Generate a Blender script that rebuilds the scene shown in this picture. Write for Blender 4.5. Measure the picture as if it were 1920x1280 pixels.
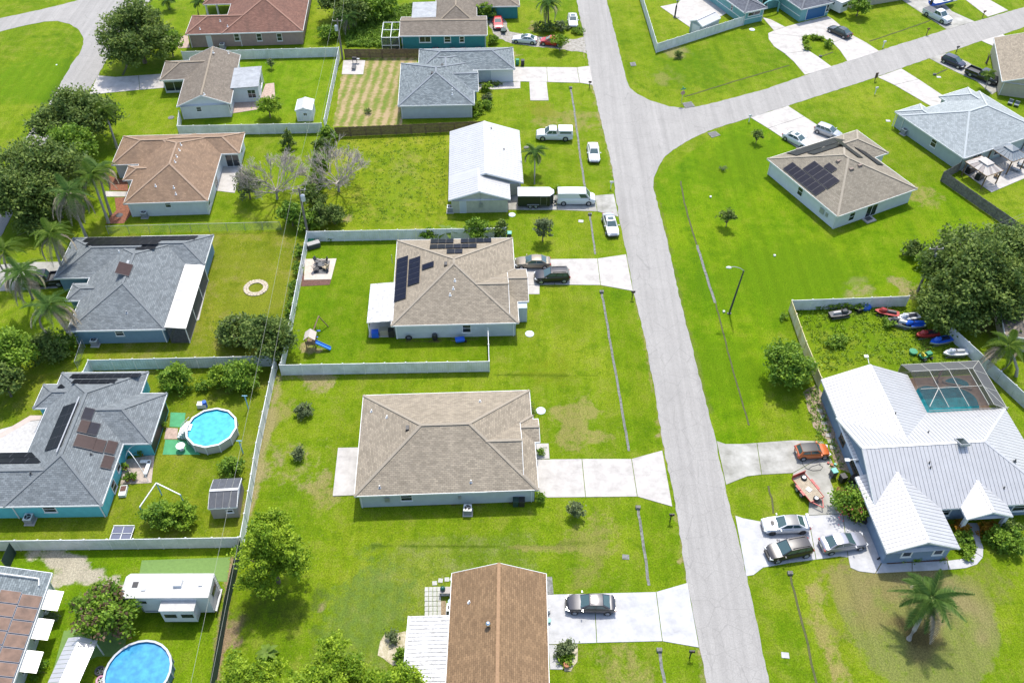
import bpy, bmesh, math, random
import numpy as np
from mathutils import Vector, Matrix
from mathutils.geometry import tessellate_polygon
for o in list(bpy.data.objects): bpy.data.objects.remove(o)
S = bpy.context.scene
C = S.collection
RAD = math.radians

# ------------------------------------------------------------------ camera
CAM_H, CAM_F, CAM_P, CAM_R = 80.0, 1700.0, RAD(45.5), RAD(0.5)      # drone height, focal length (px of 1920), pitch, roll
FW = Vector((0, math.cos(CAM_P), -math.sin(CAM_P)))
RT = Vector((1, 0, 0)); UP = Vector((0, math.sin(CAM_P), math.cos(CAM_P)))
RT2 = math.cos(CAM_R)*RT + math.sin(CAM_R)*UP
UP2 = -math.sin(CAM_R)*RT + math.cos(CAM_R)*UP
cd = bpy.data.cameras.new('camera'); cam = bpy.data.objects.new('camera', cd); C.objects.link(cam)
cd.sensor_width = 36; cd.lens = 36*CAM_F/1920; cd.clip_end = 6000; cd.clip_start = 1
m3 = Matrix((RT2, UP2, -FW)).transposed()
cam.matrix_world = Matrix.Translation((0, 0, CAM_H)) @ m3.to_4x4()
S.camera = cam
# ------------------------------------------------------------------ sky, sun, exposure
SUN_EL, SUN_AZ = 63.0, 9.0        # elevation, azimuth east of +Y
w = bpy.data.worlds.new('World'); S.world = w; w.use_nodes = True
wn = w.node_tree.nodes; bg = wn['Background']
sky = wn.new('ShaderNodeTexSky'); sky.sky_type = 'NISHITA'; sky.sun_disc = False
sky.air_density = 1.0; sky.dust_density = 2.0; sky.ozone_density = 1.0
sky.sun_elevation = RAD(SUN_EL); sky.sun_rotation = RAD(SUN_AZ)
w.node_tree.links.new(sky.outputs[0], bg.inputs[0]); bg.inputs[1].default_value = 0.15
sd = bpy.data.lights.new('sun', 'SUN'); sun = bpy.data.objects.new('sun', sd); C.objects.link(sun)
sd.energy = 2.4; sd.angle = RAD(2.0); sd.color = (1.0, 0.955, 0.87)
to_sun = Vector((math.sin(RAD(SUN_AZ))*math.cos(RAD(SUN_EL)), math.cos(RAD(SUN_AZ))*math.cos(RAD(SUN_EL)), math.sin(RAD(SUN_EL))))
sun.rotation_euler = to_sun.to_track_quat('Z', 'Y').to_euler(); sun.location = (0, 60, 200)
S.view_settings.view_transform = 'Standard'; S.view_settings.look = 'None'
S.view_settings.exposure = 1.06; S.view_settings.gamma = 1; S.view_settings.use_curve_mapping = False

# ------------------------------------------------------------------ survey: where on the plane of height z a sight line lands
def G(px, py, z=0.0):
    d = (px-960)/CAM_F*RT2 - (py-640)/CAM_F*UP2 + FW
    t = (z-CAM_H)/d.z
    return Vector((d.x*t, d.y*t, z))
def GXY(px, py, z=0.0):
    p = G(px, py, z); return Vector((p.x, p.y))
rnd = random.Random(7)

# ------------------------------------------------------------------ materials
MATS = {}
def nodes(m): return m.node_tree.nodes, m.node_tree.links
def mat(name, col, rough=0.7, metal=0.0, var=0.0, vscale=1.5, bump=0.0, bscale=8.0, coat=0.0, spec=None, dirt=None):
    if name in MATS: return MATS[name]
    m = bpy.data.materials.new(name); m.use_nodes = True; n, l = nodes(m); b = n['Principled BSDF']
    b.inputs['Base Color'].default_value = (*col, 1); b.inputs['Roughness'].default_value = rough; b.inputs['Metallic'].default_value = metal
    if coat: b.inputs['Coat Weight'].default_value = coat; b.inputs['Coat Roughness'].default_value = .08
    if spec is not None: b.inputs['Specular IOR Level'].default_value = spec
    if var or bump:
        g = n.new('ShaderNodeNewGeometry')
    if var:
        t = n.new('ShaderNodeTexNoise'); t.inputs['Scale'].default_value = vscale; t.inputs['Detail'].default_value = 6; t.inputs['Roughness'].default_value = .65
        l.new(g.outputs['Position'], t.inputs['Vector'])
        r = n.new('ShaderNodeValToRGB'); r.color_ramp.elements[0].position = .3; r.color_ramp.elements[1].position = .7
        lo = dirt if dirt else tuple(c*(1-var) for c in col); hi = tuple(min(.9, c*(1+var)) for c in col)
        r.color_ramp.elements[0].color = (*lo, 1); r.color_ramp.elements[1].color = (*hi, 1)
        l.new(t.outputs['Fac'], r.inputs['Fac']); l.new(r.outputs['Color'], b.inputs['Base Color'])
    if 'concrete' in name and var:
        for sc_, lo_, dk_, st_ in ((.32, .56, .80, (1, 2.2, 1)), (1.7, .66, .74, (1, 1, 1)), (6.0, .72, .70, (1, 1, 1))):
            q = n.new('ShaderNodeTexNoise'); q.inputs['Scale'].default_value = sc_; q.inputs['Detail'].default_value = 6; q.inputs['Roughness'].default_value = .7
            mp = n.new('ShaderNodeMapping'); mp.inputs['Scale'].default_value = st_; l.new(g.outputs['Position'], mp.inputs[0]); l.new(mp.outputs[0], q.inputs['Vector'])
            rr = n.new('ShaderNodeMapRange'); rr.inputs[1].default_value = lo_; rr.inputs[2].default_value = lo_+.14; rr.inputs[3].default_value = 1; rr.inputs[4].default_value = dk_; l.new(q.outputs['Fac'], rr.inputs[0])
            mu = n.new('ShaderNodeMix'); mu.data_type = 'RGBA'; mu.blend_type = 'MULTIPLY'; mu.inputs[0].default_value = 1
            src = b.inputs['Base Color'].links[0].from_socket; l.new(src, mu.inputs[6]); l.new(rr.outputs[0], mu.inputs[7]); l.new(mu.outputs[2], b.inputs['Base Color'])
    if bump:
        t2 = n.new('ShaderNodeTexNoise'); t2.inputs['Scale'].default_value = bscale; t2.inputs['Detail'].default_value = 4
        l.new(g.outputs['Position'], t2.inputs['Vector'])
        bp = n.new('ShaderNodeBump'); bp.inputs['Strength'].default_value = bump; bp.inputs['Distance'].default_value = .1
        l.new(t2.outputs['Fac'], bp.inputs['Height']); l.new(bp.outputs['Normal'], b.inputs['Normal'])
    MATS[name] = m; return m

def shingle_mat(name, c1, c2, mortar, stain=None, row=.2, bw=.42):
    m = bpy.data.materials.new(name); m.use_nodes = True; n, l = nodes(m); b = n['Principled BSDF']
    b.inputs['Roughness'].default_value = .9; b.inputs['Specular IOR Level'].default_value = .2
    uv = n.new('ShaderNodeUVMap'); br = n.new('ShaderNodeTexBrick')
    br.inputs['Scale'].default_value = 1; br.inputs['Mortar Size'].default_value = .016; br.inputs['Mortar Smooth'].default_value = .4
    br.inputs['Brick Width'].default_value = bw; br.inputs['Row Height'].default_value = row; br.inputs['Bias'].default_value = -.1
    br.inputs['Color1'].default_value = (*[c*1.08 for c in c1], 1); br.inputs['Color2'].default_value = (*[c*.92 for c in c2], 1); br.inputs['Mortar'].default_value = (*mortar, 1)
    l.new(uv.outputs[0], br.inputs['Vector'])
    g = n.new('ShaderNodeNewGeometry'); t = n.new('ShaderNodeTexNoise'); t.inputs['Scale'].default_value = .9; t.inputs['Detail'].default_value = 7; t.inputs['Roughness'].default_value = .7
    l.new(g.outputs['Position'], t.inputs['Vector'])
    r = n.new('ShaderNodeMapRange'); r.inputs[1].default_value = .3; r.inputs[2].default_value = .7; r.inputs[3].default_value = .86; r.inputs[4].default_value = 1.12
    l.new(t.outputs['Fac'], r.inputs[0])
    mx = n.new('ShaderNodeMix'); mx.data_type = 'RGBA'; mx.blend_type = 'MULTIPLY'; mx.inputs[0].default_value = 1
    l.new(br.outputs['Color'], mx.inputs[6]); l.new(r.outputs[0], mx.inputs[7])
    out = mx.outputs[2]
    weak = stain is None; stain = stain or tuple(c*.72 for c in c2)
    if stain:
        t2 = n.new('ShaderNodeTexNoise'); t2.inputs['Scale'].default_value = .35; t2.inputs['Detail'].default_value = 8; t2.inputs['Roughness'].default_value = .75
        mp = n.new('ShaderNodeMapping'); mp.inputs['Scale'].default_value = (2.2, .55, 1); l.new(uv.outputs[0], mp.inputs[0]); l.new(mp.outputs[0], t2.inputs['Vector'])
        r2 = n.new('ShaderNodeMapRange'); r2.inputs[1].default_value = .42; r2.inputs[2].default_value = .68; r2.inputs[3].default_value = 0; r2.inputs[4].default_value = .4 if weak else .75
        l.new(t2.outputs['Fac'], r2.inputs[0])
        m2 = n.new('ShaderNodeMix'); m2.data_type = 'RGBA'; l.new(r2.outputs[0], m2.inputs[0]); l.new(out, m2.inputs[6]); m2.inputs[7].default_value = (*stain, 1); out = m2.outputs[2]
    l.new(out, b.inputs['Base Color'])
    bp = n.new('ShaderNodeBump'); bp.inputs['Strength'].default_value = .5; bp.inputs['Distance'].default_value = .03
    l.new(br.outputs['Fac'], bp.inputs['Height']); bp.invert = True; l.new(bp.outputs['Normal'], b.inputs['Normal'])
    MATS[name] = m; return m

def leaf_mat(name, dark, light, trans=.35):
    m = bpy.data.materials.new(name); m.use_nodes = True; n, l = nodes(m); b = n['Principled BSDF']
    a = n.new('ShaderNodeAttribute'); a.attribute_name = 'tint'
    r = n.new('ShaderNodeValToRGB'); r.color_ramp.elements[0].color = (*dark, 1); r.color_ramp.elements[1].color = (*light, 1)
    l.new(a.outputs['Fac'], r.inputs['Fac']); l.new(r.outputs['Color'], b.inputs['Base Color'])
    b.inputs['Roughness'].default_value = .6; b.inputs['Specular IOR Level'].default_value = .25
    tr = n.new('ShaderNodeBsdfTranslucent'); l.new(r.outputs['Color'], tr.inputs['Color'])
    ms = n.new('ShaderNodeMixShader'); ms.inputs[0].default_value = trans
    l.new(b.outputs[0], ms.inputs[1]); l.new(tr.outputs[0], ms.inputs[2]); l.new(ms.outputs[0], n['Material Output'].inputs['Surface'])
    MATS[name] = m; return m

def mesh_screen_mat(name, col, alpha):
    m = bpy.data.materials.new(name); m.use_nodes = True; n, l = nodes(m); b = n['Principled BSDF']
    b.inputs['Base Color'].default_value = (*col, 1); b.inputs['Roughness'].default_value = .8
    t = n.new('ShaderNodeBsdfTransparent'); ms = n.new('ShaderNodeMixShader'); ms.inputs[0].default_value = alpha
    l.new(t.outputs[0], ms.inputs[1]); l.new(b.outputs[0], ms.inputs[2]); l.new(ms.outputs[0], n['Material Output'].inputs['Surface'])
    MATS[name] = m; return m

def water_mat(name, col):
    m = bpy.data.materials.new(name); m.use_nodes = True; n, l = nodes(m); b = n['Principled BSDF']
    b.inputs['Base Color'].default_value = (*col, 1); b.inputs['Roughness'].default_value = .08
    g = n.new('ShaderNodeNewGeometry'); t = n.new('ShaderNodeTexNoise'); t.inputs['Scale'].default_value = 1.6; t.inputs['Detail'].default_value = 4
    l.new(g.outputs['Position'], t.inputs['Vector'])
    r = n.new('ShaderNodeValToRGB'); r.color_ramp.elements[0].position = .35; r.color_ramp.elements[1].position = .7
    r.color_ramp.elements[0].color = (*[c*.72 for c in col], 1); r.color_ramp.elements[1].color = (*[min(1, c*1.12) for c in col], 1)
    l.new(t.outputs['Fac'], r.inputs['Fac']); l.new(r.outputs['Color'], b.inputs['Base Color'])
    bp = n.new('ShaderNodeBump'); bp.inputs['Strength'].default_value = .15; l.new(t.outputs['Fac'], bp.inputs['Height']); l.new(bp.outputs['Normal'], b.inputs['Normal'])
    MATS[name] = m; return m

white = mat('white_vinyl', (.66, .67, .68), .45, var=.06, vscale=.9, dirt=(.50, .53, .50))
fence_dirty = mat('yellowed_vinyl', (.58, .55, .40), .6, var=.2, vscale=.9, dirt=(.48, .36, .10))
trim = mat('white_trim', (.66, .67, .66), .5, var=.06, vscale=3)
glass = mat('window_glass', (.02, .028, .035), .06, spec=.8)
car_glass = mat('car_glass', (.045, .085, .085), .05, spec=.9)
rubber = mat('tyre_rubber', (.018, .018, .02), .85)
alloy = mat('alloy_rim', (.45, .46, .48), .3, .8)
black_plastic = mat('black_plastic', (.02, .02, .022), .5)
dark_grey = mat('dark_grey_metal', (.06, .062, .065), .5)
grey_metal = mat('grey_metal', (.35, .36, .37), .4, .4, var=.15, vscale=5)
chrome = mat('chrome', (.7, .7, .72), .18, 1)
concrete_new = mat('pale_concrete', (.435, .412, .385), .85, var=.08, vscale=.8, bump=.1, bscale=14, dirt=(.325, .305, .28))
concrete_white = mat('bright_concrete', (.425, .424, .428), .85, var=.08, vscale=.8, bump=.1, bscale=14, dirt=(.32, .32, .322))
concrete_old = mat('weathered_concrete', (.33, .322, .295), .9, var=.25, vscale=.45, bump=.12, bscale=12, dirt=(.19, .185, .155))
concrete_grey = mat('grey_concrete', (.17, .17, .163), .9, var=.4, vscale=3, bump=.15, dirt=(.07, .075, .055))
solar_blue = mat('solar_cell_blue', (.009, .011, .022), .3, spec=.08, var=.25, vscale=2)
solar_black = mat('solar_cell_black', (.008, .009, .012), .3, spec=.12)
solar_brown = mat('solar_cell_brown', (.038, .022, .022), .3, spec=.1, var=.2, vscale=2)
pool_heat = mat('pool_heater_panel', (.15, .092, .066), .6, var=.35, vscale=1.2, spec=.25)
solar_frame = mat('solar_frame', (.045, .047, .055), .5, .3)
wood = mat('weathered_wood', (.17, .115, .06), .85, var=.35, vscale=3, dirt=(.09, .06, .035))
wood_grey = mat('grey_wood', (.17, .16, .145), .9, var=.35, vscale=3, dirt=(.09, .085, .075))
bark = mat('bark', (.16, .125, .09), .95, var=.3, vscale=6, bump=.6, bscale=12)
bark_pale = mat('pale_bark', (.33, .30, .26), .95, var=.25, vscale=6, bump=.4, bscale=12)
twig = mat('dry_twig', (.36, .32, .27), .95, var=.25, vscale=3)
red_paint = mat('red_paint', (.34, .035, .03), .4, var=.15)
green_plastic = mat('green_plastic', (.01, .20, .09), .45)
teal_plastic = mat('teal_plastic', (.12, .40, .33), .5)
blue_plastic = mat('blue_plastic', (.015, .10, .50), .35)
mulch = mat('red_mulch', (.20, .08, .045), .95, var=.4, vscale=4, bump=.5, bscale=20)
mulch_brown = mat('brown_mulch', (.12, .06, .045), .95, var=.4, vscale=5, bump=.5, bscale=20)
sand = mat('pale_sand', (.42, .37, .29), .95, var=.3, vscale=2.5, dirt=(.22, .20, .09))
paver = mat('paver', (.37, .28, .23), .9, var=.25, vscale=3)
turf = mat('artificial_turf', (.13, .22, .055), .95, var=.12, vscale=3, bump=.2, bscale=30)
metal_white = mat('white_roof_metal', (.44, .437, .433), .42, .30, var=.06, vscale=.8)
metal_seam = mat('roof_metal_seam', (.24, .245, .255), .5, .2)
metal_grey = mat('grey_roof_metal', (.25, .265, .28), .6, .1, var=.25, vscale=1.2)
metal_dirty = mat('stained_roof_metal', (.50, .50, .50), .5, .1, var=.12, vscale=2.6, dirt=(.22, .22, .215))
terracotta = mat('terracotta', (.36, .15, .07), .8)
tan_sh = shingle_mat('tan_shingle', (.295, .252, .19), (.235, .20, .152), (.15, .128, .098))
tan2_sh = shingle_mat('grey_tan_shingle', (.25, .222, .172), (.205, .18, .14), (.135, .119, .094))
grey_sh = shingle_mat('slate_blue_shingle', (.21, .24, .248), (.122, .145, .153), (.08, .092, .10))
grey3_sh = shingle_mat('grey_shingle', (.185, .205, .212), (.13, .145, .152), (.085, .094, .10))
pale_sh = shingle_mat('pale_grey_green_shingle', (.33, .36, .365), (.26, .29, .295), (.17, .185, .19))
dark_sh = shingle_mat('dark_grey_shingle', (.13, .14, .16), (.095, .10, .12), (.06, .065, .075))
brown_sh = shingle_mat('red_brown_shingle', (.215, .112, .082), (.16, .083, .062), (.10, .058, .046), stain=(.11, .066, .052))
orange_sh = shingle_mat('orange_brown_shingle', (.255, .172, .112), (.205, .138, .09), (.14, .096, .066), stain=(.15, .105, .075))
rust_sh = shingle_mat('rust_brown_shingle', (.235, .152, .084), (.18, .115, .064), (.12, .078, .046))
olive_sh = shingle_mat('olive_brown_shingle', (.205, .175, .14), (.16, .136, .108), (.11, .092, .075), stain=(.125, .105, .085))
oak_leaf = leaf_mat('dark_green_leaf', (.050, .100, .020), (.225, .300, .060))
mid_leaf = leaf_mat('mid_green_leaf', (.065, .155, .014), (.26, .39, .035))
lime_leaf = leaf_mat('yellow_green_leaf', (.10, .20, .012), (.30, .42, .03))
grey_leaf = leaf_mat('grey_green_leaf', (0.089, 0.127, 0.052), (0.208, 0.253, 0.105))
pine_leaf = leaf_mat('pine_needle', (.10, .20, .008), (.36, .48, .03))
brown_leaf = leaf_mat('dry_brown_leaf', (0.100, 0.060, 0.035), (0.220, 0.150, 0.090))
orange_leaf = leaf_mat('orange_croton_leaf', (0.280, 0.120, 0.010), (0.480, 0.280, 0.020))
pink_leaf = leaf_mat('pink_bougainvillea_flower', (0.350, 0.030, 0.060), (0.550, 0.080, 0.120))
palm_leaf = leaf_mat('palm_leaf', (.050, .12, .025), (.18, .29, .06))
palm_lime = leaf_mat('light_palm_leaf', (.075, .15, .018), (.21, .30, .04))
palm_dead = leaf_mat('dead_palm_leaf', (.24, .20, .14), (.44, .39, .30), .2)
weed_leaf = leaf_mat('weed_leaf', (0.095, 0.189, 0.016), (0.257, 0.392, 0.041))

# ------------------------------------------------------------------ mesh helpers
class MB:
    def __init__(s): s.v = []; s.f = []; s.uv = {}; s.mi = []
    def add(s, verts, faces, mi=0, uv=None):
        k = len(s.v); s.v += [tuple(p) for p in verts]
        for i, f in enumerate(faces):
            s.f.append(tuple(k+j for j in f)); s.mi.append(mi)
            if uv: s.uv[len(s.f)-1] = uv[i]
        return s
    def box(s, c, d, rz=0.0, mi=0, taper=1.0):
        x, y, z = d[0]/2, d[1]/2, d[2]/2; ca, sa = math.cos(rz), math.sin(rz); vs = []
        for k in (-1, 1):
            t = taper if k > 0 else 1
            for i, j in ((-1, -1), (1, -1), (1, 1), (-1, 1)):
                a, b = i*x*t, j*y*t; vs.append((c[0]+a*ca-b*sa, c[1]+a*sa+b*ca, c[2]+k*z))
        return s.add(vs, [(3, 2, 1, 0), (4, 5, 6, 7), (0, 1, 5, 4), (1, 2, 6, 5), (2, 3, 7, 6), (3, 0, 4, 7)], mi)
    def bar(s, p, q, wd, ht=None, mi=0):
        p, q = Vector(p), Vector(q); d = q-p
        if d.length < 1e-6: return s
        ht = ht or wd; dn = d.normalized(); up = Vector((0, 0, 1)) if abs(dn.z) < .95 else Vector((0, 1, 0))
        a = dn.cross(up).normalized(); b = a.cross(dn).normalized(); vs = []
        for e in (p, q):
            for i, j in ((-1, -1), (1, -1), (1, 1), (-1, 1)): vs.append(e + a*i*wd/2 + b*j*ht/2)
        return s.add(vs, [(0, 1, 2, 3), (7, 6, 5, 4), (4, 5, 1, 0), (5, 6, 2, 1), (6, 7, 3, 2), (7, 4, 0, 3)], mi)
    def tube(s, pts, rs, n=8, mi=0, cap=True):
        pts = [Vector(p) for p in pts]; k = len(s.v)
        for i, p in enumerate(pts):
            d = (pts[min(i+1, len(pts)-1)]-pts[max(i-1, 0)]).normalized()
            up = Vector((0, 0, 1)) if abs(d.z) < .95 else Vector((1, 0, 0))
            a = d.cross(up).normalized(); b = d.cross(a).normalized(); r = rs[i] if isinstance(rs, (list, tuple)) else rs
            for j in range(n):
                t = 2*math.pi*j/n; s.v.append(tuple(p + a*math.cos(t)*r + b*math.sin(t)*r))
        for i in range(len(pts)-1):
            for j in range(n):
                s.f.append((k+i*n+j, k+i*n+(j+1) % n, k+(i+1)*n+(j+1) % n, k+(i+1)*n+j)); s.mi.append(mi)
        if cap:
            s.f.append(tuple(k+j for j in range(n-1, -1, -1))); s.mi.append(mi)
            s.f.append(tuple(k+(len(pts)-1)*n+j for j in range(n))); s.mi.append(mi)
        return s
    def cyl(s, c, r, z0, z1, n=16, mi=0, r1=None):
        return s.tube([(c[0], c[1], z0), (c[0], c[1], z1)], [r, r if r1 is None else r1], n, mi)
    def prism(s, poly, z0, z1, mi=0, side_mi=None):
        P2 = [Vector((p[0], p[1], 0)) for p in poly]
        if sum(P2[i].x*P2[(i+1) % len(P2)].y-P2[(i+1) % len(P2)].x*P2[i].y for i in range(len(P2))) < 0: P2.reverse()
        n = len(P2); tri = tessellate_polygon([P2]); k = len(s.v)
        s.v += [(p.x, p.y, z1) for p in P2] + [(p.x, p.y, z0) for p in P2]
        for t in tri:
            a, b, c_ = t
            cr = (P2[b]-P2[a]).cross(P2[c_]-P2[a]).z
            s.f.append((k+a, k+b, k+c_) if cr > 0 else (k+a, k+c_, k+b)); s.mi.append(mi)
        for i in range(n):
            j = (i+1) % n; s.f.append((k+i, k+n+i, k+n+j, k+j)); s.mi.append(mi if side_mi is None else side_mi)
        return s
    def ball(s, c, r, seg=10, rings=6, sc=(1, 1, 1), mi=0):
        k = len(s.v)
        for i in range(1, rings):
            t = math.pi*i/rings
            for j in range(seg):
                a = 2*math.pi*j/seg; s.v.append((c[0]+r*sc[0]*math.sin(t)*math.cos(a), c[1]+r*sc[1]*math.sin(t)*math.sin(a), c[2]+r*sc[2]*math.cos(t)))
        s.v.append((c[0], c[1], c[2]+r*sc[2])); s.v.append((c[0], c[1], c[2]-r*sc[2])); T = len(s.v)-2
        for i in range(rings-2):
            for j in range(seg): s.f.append((k+i*seg+j, k+(i+1)*seg+j, k+(i+1)*seg+(j+1) % seg, k+i*seg+(j+1) % seg)); s.mi.append(mi)
        for j in range(seg):
            s.f.append((T, k+j, k+(j+1) % seg)); s.mi.append(mi)
            s.f.append((T+1, k+(rings-2)*seg+(j+1) % seg, k+(rings-2)*seg+j)); s.mi.append(mi)
        return s
    def mesh(s, name, m, org=(0, 0, 0), smooth=False):
        me = bpy.data.meshes.new(name); o = Vector(org)
        me.from_pydata([(p[0]-o.x, p[1]-o.y, p[2]-o.z) for p in s.v], [], s.f)
        for q in (m if isinstance(m, (list, tuple)) else [m]): me.materials.append(q)
        if any(s.mi): me.polygons.foreach_set('material_index', s.mi)
        if s.uv:
            L = me.uv_layers.new(name='UVMap')
            for p in me.polygons:
                if p.index in s.uv:
                    for li, q in zip(p.loop_indices, s.uv[p.index]): L.data[li].uv = q
        if smooth:
            me.polygons.foreach_set('use_smooth', [True]*len(me.polygons)); me.set_sharp_from_angle(angle=RAD(38))
        me.update(); return me
    def build(s, name, m, parent=None, smooth=False, local=False):
        org = (0, 0, 0) if (local or parent is None) else world_org(parent)
        return link(name, s.mesh(name, m, org, smooth), parent)
def world_org(o):
    p = Vector((0, 0, 0))
    while o: p += o.location; o = o.parent
    return p
def link(name, me, parent=None, loc=None, rot=None):
    o = bpy.data.objects.new(name, me); C.objects.link(o); o.parent = parent
    if loc is not None: o.location = loc
    if rot is not None: o.rotation_euler = rot
    return o
def tag(o, label, cat, group=None):
    o['label'] = label; o['category'] = cat
    if group: o['group'] = group
    return o
def thing(name, label, cat, loc=(0, 0, 0), rz=0.0, group=None):
    o = bpy.data.objects.new(name, None); o.empty_display_size = .3; C.objects.link(o)
    o.location = (loc[0], loc[1], loc[2] if len(loc) > 2 else 0); o.rotation_euler = (0, 0, rz)
    return tag(o, label, cat, group)
def kind(o, k): o['kind'] = k; return o
def copy_tree(o, parent=None):
    c = o.copy(); C.objects.link(c); c.parent = parent
    for ch in list(o.children): copy_tree(ch, c)
    return c

# ================================================================== SETTING: ground
def value_noise(x, y, scale, seed, octv=4, gain=.55):
    rg = np.random.default_rng(seed); out = np.zeros_like(x); amp = 1; tot = 0
    for _ in range(octv):
        g = rg.uniform(0, 1, (257, 257)); u = (x*scale) % 256; v = (y*scale) % 256; i = u.astype(int); j = v.astype(int); fu = u-i; fv = v-j
        fu = fu*fu*(3-2*fu); fv = fv*fv*(3-2*fv); i2 = (i+1) % 256; j2 = (j+1) % 256
        out += amp*((g[i, j]*(1-fu)+g[i2, j]*fu)*(1-fv)+(g[i, j2]*(1-fu)+g[i2, j2]*fu)*fv); tot += amp; amp *= gain; scale *= 2.07
    return out/tot
def inside(px, py, poly):
    r = np.zeros(px.shape, bool); n = len(poly)
    for i in range(n):
        a, b = poly[i], poly[(i+1) % n]
        if a.y == b.y: continue
        r ^= ((a.y > py) != (b.y > py)) & (px < (b.x-a.x)*(py-a.y)/(b.y-a.y)+a.x)
    return r
def area(pxs, z=0): return [GXY(x, y, z) for x, y in pxs]
def ground_sheet():
    # one sheet: half-metre cells where the lots are, wide cells out to the horizon; it carries two wear maps (bare / dry places, lot-by-lot turf tint)
    far = [-1600, -700, -300, -160]; xs = np.array(far+list(np.arange(-112, 112.1, .5))+[-q for q in far[::-1]]); ys = np.array([-600, -200, -60, 0]+list(np.arange(24, 186.1, .5))+[230, 320, 600, 1200, 2600])
    X, Y = np.meshgrid(xs, ys); nx, ny = len(xs), len(ys); X, Y = X.ravel(), Y.ravel()
    wx = X+(value_noise(X+300, Y+300, .16, 1)-.5)*5; wy = Y+(value_noise(X+300, Y+300, .16, 2)-.5)*5; nz = value_noise(X+300, Y+300, .55, 3)
    tan, straw, dirt_, lush = (.25, .205, .10), (.205, .19, .055), (.10, .065, .035), (.082, .155, .002); sand_c = (.36, .32, .25)
    col = np.zeros((len(X), 4)); col[:, :3] = (.15, .16, .03)
    def patch(px, py, r, c, k, rag=1.0, soft=.7):
        p = G(px, py); ax, ay = (X, Y) if rag < .3 or r < 1 else (wx, wy); d = np.hypot(ax-p.x, ay-p.y)/r+rag*(nz-.5)*1.3
        m = np.clip((1-d)/soft, 0, 1); m = m*m*(3-2*m)*k; a0 = col[:, 3]; a1 = m+a0*(1-m); w_ = np.where(a1 > 1e-4, m/np.maximum(a1, 1e-4), 0)[:, None]
        col[:, :3] = col[:, :3]*(1-w_)+np.array(c)*w_; col[:, 3] = a1
    for a in [(1480, 520, 16, lush, .75, .5), (1400, 300, 12, lush, .7, .5), (1360, 700, 9, lush, .7, .5), (1300, 130, 12, (.07, .14, .003), .6, .5),
              (60, 150, 14, (.085, .165, .003), .7, .4), (440, 180, 12, (.07, .15, .003), .7, .4), (1060, 230, 8, straw, .6, .8), (1000, 200, 5, (.14, .16, .01), .6, .7),
              (470, 560, 8, (.145, .17, .012), .65, .6), (430, 480, 7, (.125, .155, .01), .55, .6), (420, 800, 9, (.10, .15, .006), .5, .6),
              (1080, 790, 4.5, straw, .7, 1.1), (1040, 700, 6, (.13, .165, .006), .5, .9), (600, 720, 3, tan, .6, 1.2), (530, 760, 3, straw, .6, 1.2), (560, 870, 4.2, tan, .5, 1.3), (600, 930, 3.5, straw, .6, 1.2),
              (700, 1130, 8, (.10, .155, .025), .6, .6), (1120, 1000, 5, straw, .45, 1.1), (1180, 1250, 6, straw, .55, 1.0), (1100, 1050, 4, (.15, .165, .03), .6, 1),
              (1720, 1160, 8.4, (.150, .165, .045), .75, .22, .2), (1690, 1090, 5, (.195, .155, .07), .7, 1.1), (1770, 1110, 4, (.20, .16, .08), .6, 1.2), (1650, 1150, 3, (.18, .15, .06), .6, 1.2), (1815, 1140, 3, (.20, .165, .08), .6, 1.2), (1720, 1215, 3.4, (.13, .095, .045), .7, 1.1, .8), (1700, 1180, 2.4, dirt_, .6, 1.2), (1716, 1198, 1.6, (.065, .045, .022), .8, .8),
              (1560, 1180, 3, (.17, .17, .04), .6, .8), (1480, 1200, 3.2, lush, .6, .5), (1590, 1090, 3.5, (.19, .15, .07), .55, 1), (1860, 1090, 4, (.14, .16, .03), .6, .8), (1540, 1090, 2.5, straw, .6, 1),
              (1610, 550, 2.8, tan, .6, 1.2), (1700, 540, 2.5, tan, .6, 1.2), (1715, 370, 4, straw, .6, 1), (1850, 600, 4.5, (.14, .13, .05), .6, 1), (1740, 640, 2.5, dirt_, .5, 1.2),
              (1660, 650, 7, (.085, .155, .004), .5, .5), (1260, 98, 2.5, tan, .55, 1.2), (1245, 140, 3, straw, .5, 1.2), (1000, 50, 3, tan, .5, 1.2), (990, 50, 1.6, dirt_, .4, 1), (965, 98, 2, tan, .6, 1.2),
              (100, 1057, 2.2, sand_c, .95, .9), (140, 1066, 2.2, sand_c, .95, .9), (175, 1078, 2.0, sand_c, .95, .9), (210, 1092, 2.0, sand_c, .95, .9), (225, 1108, 1.6, sand_c, .9, .9), (60, 1050, 1.7, sand_c, .7, 1.1), (118, 1095, 1.6, sand_c, .8, 1.0),
              (190, 330, 5, (.10, .08, .03), .5, .8), (640, 300, 3, tan, .45, 1.2), (655, 405, 2, tan, .8, 1.2), (740, 350, 7, (.13, .19, .01), .5, .7), (760, 300, 4, straw, .4, 1.2),
              (570, 650, 1.6, tan, .8, 1.2), (505, 1150, 5, (.06, .085, .008), .6, .9), (430, 1190, 1.6, (.25, .17, .11), .6, 1.2), (605, 1138, .45, tan, .95, .4), (1273, 1053, .5, tan, .9, .6), (1231, 817, .6, tan, .9, .6), (1533, 690, 2, tan, .4, 1.2), (600, 560, 6, (.075, .155, .002), .5, .5), (1070, 590, 6, (.125, .17, .008), .5, .9), (1555, 740, 2.6, (.07, .12, .01), .5, .7)]: patch(*a)
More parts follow.
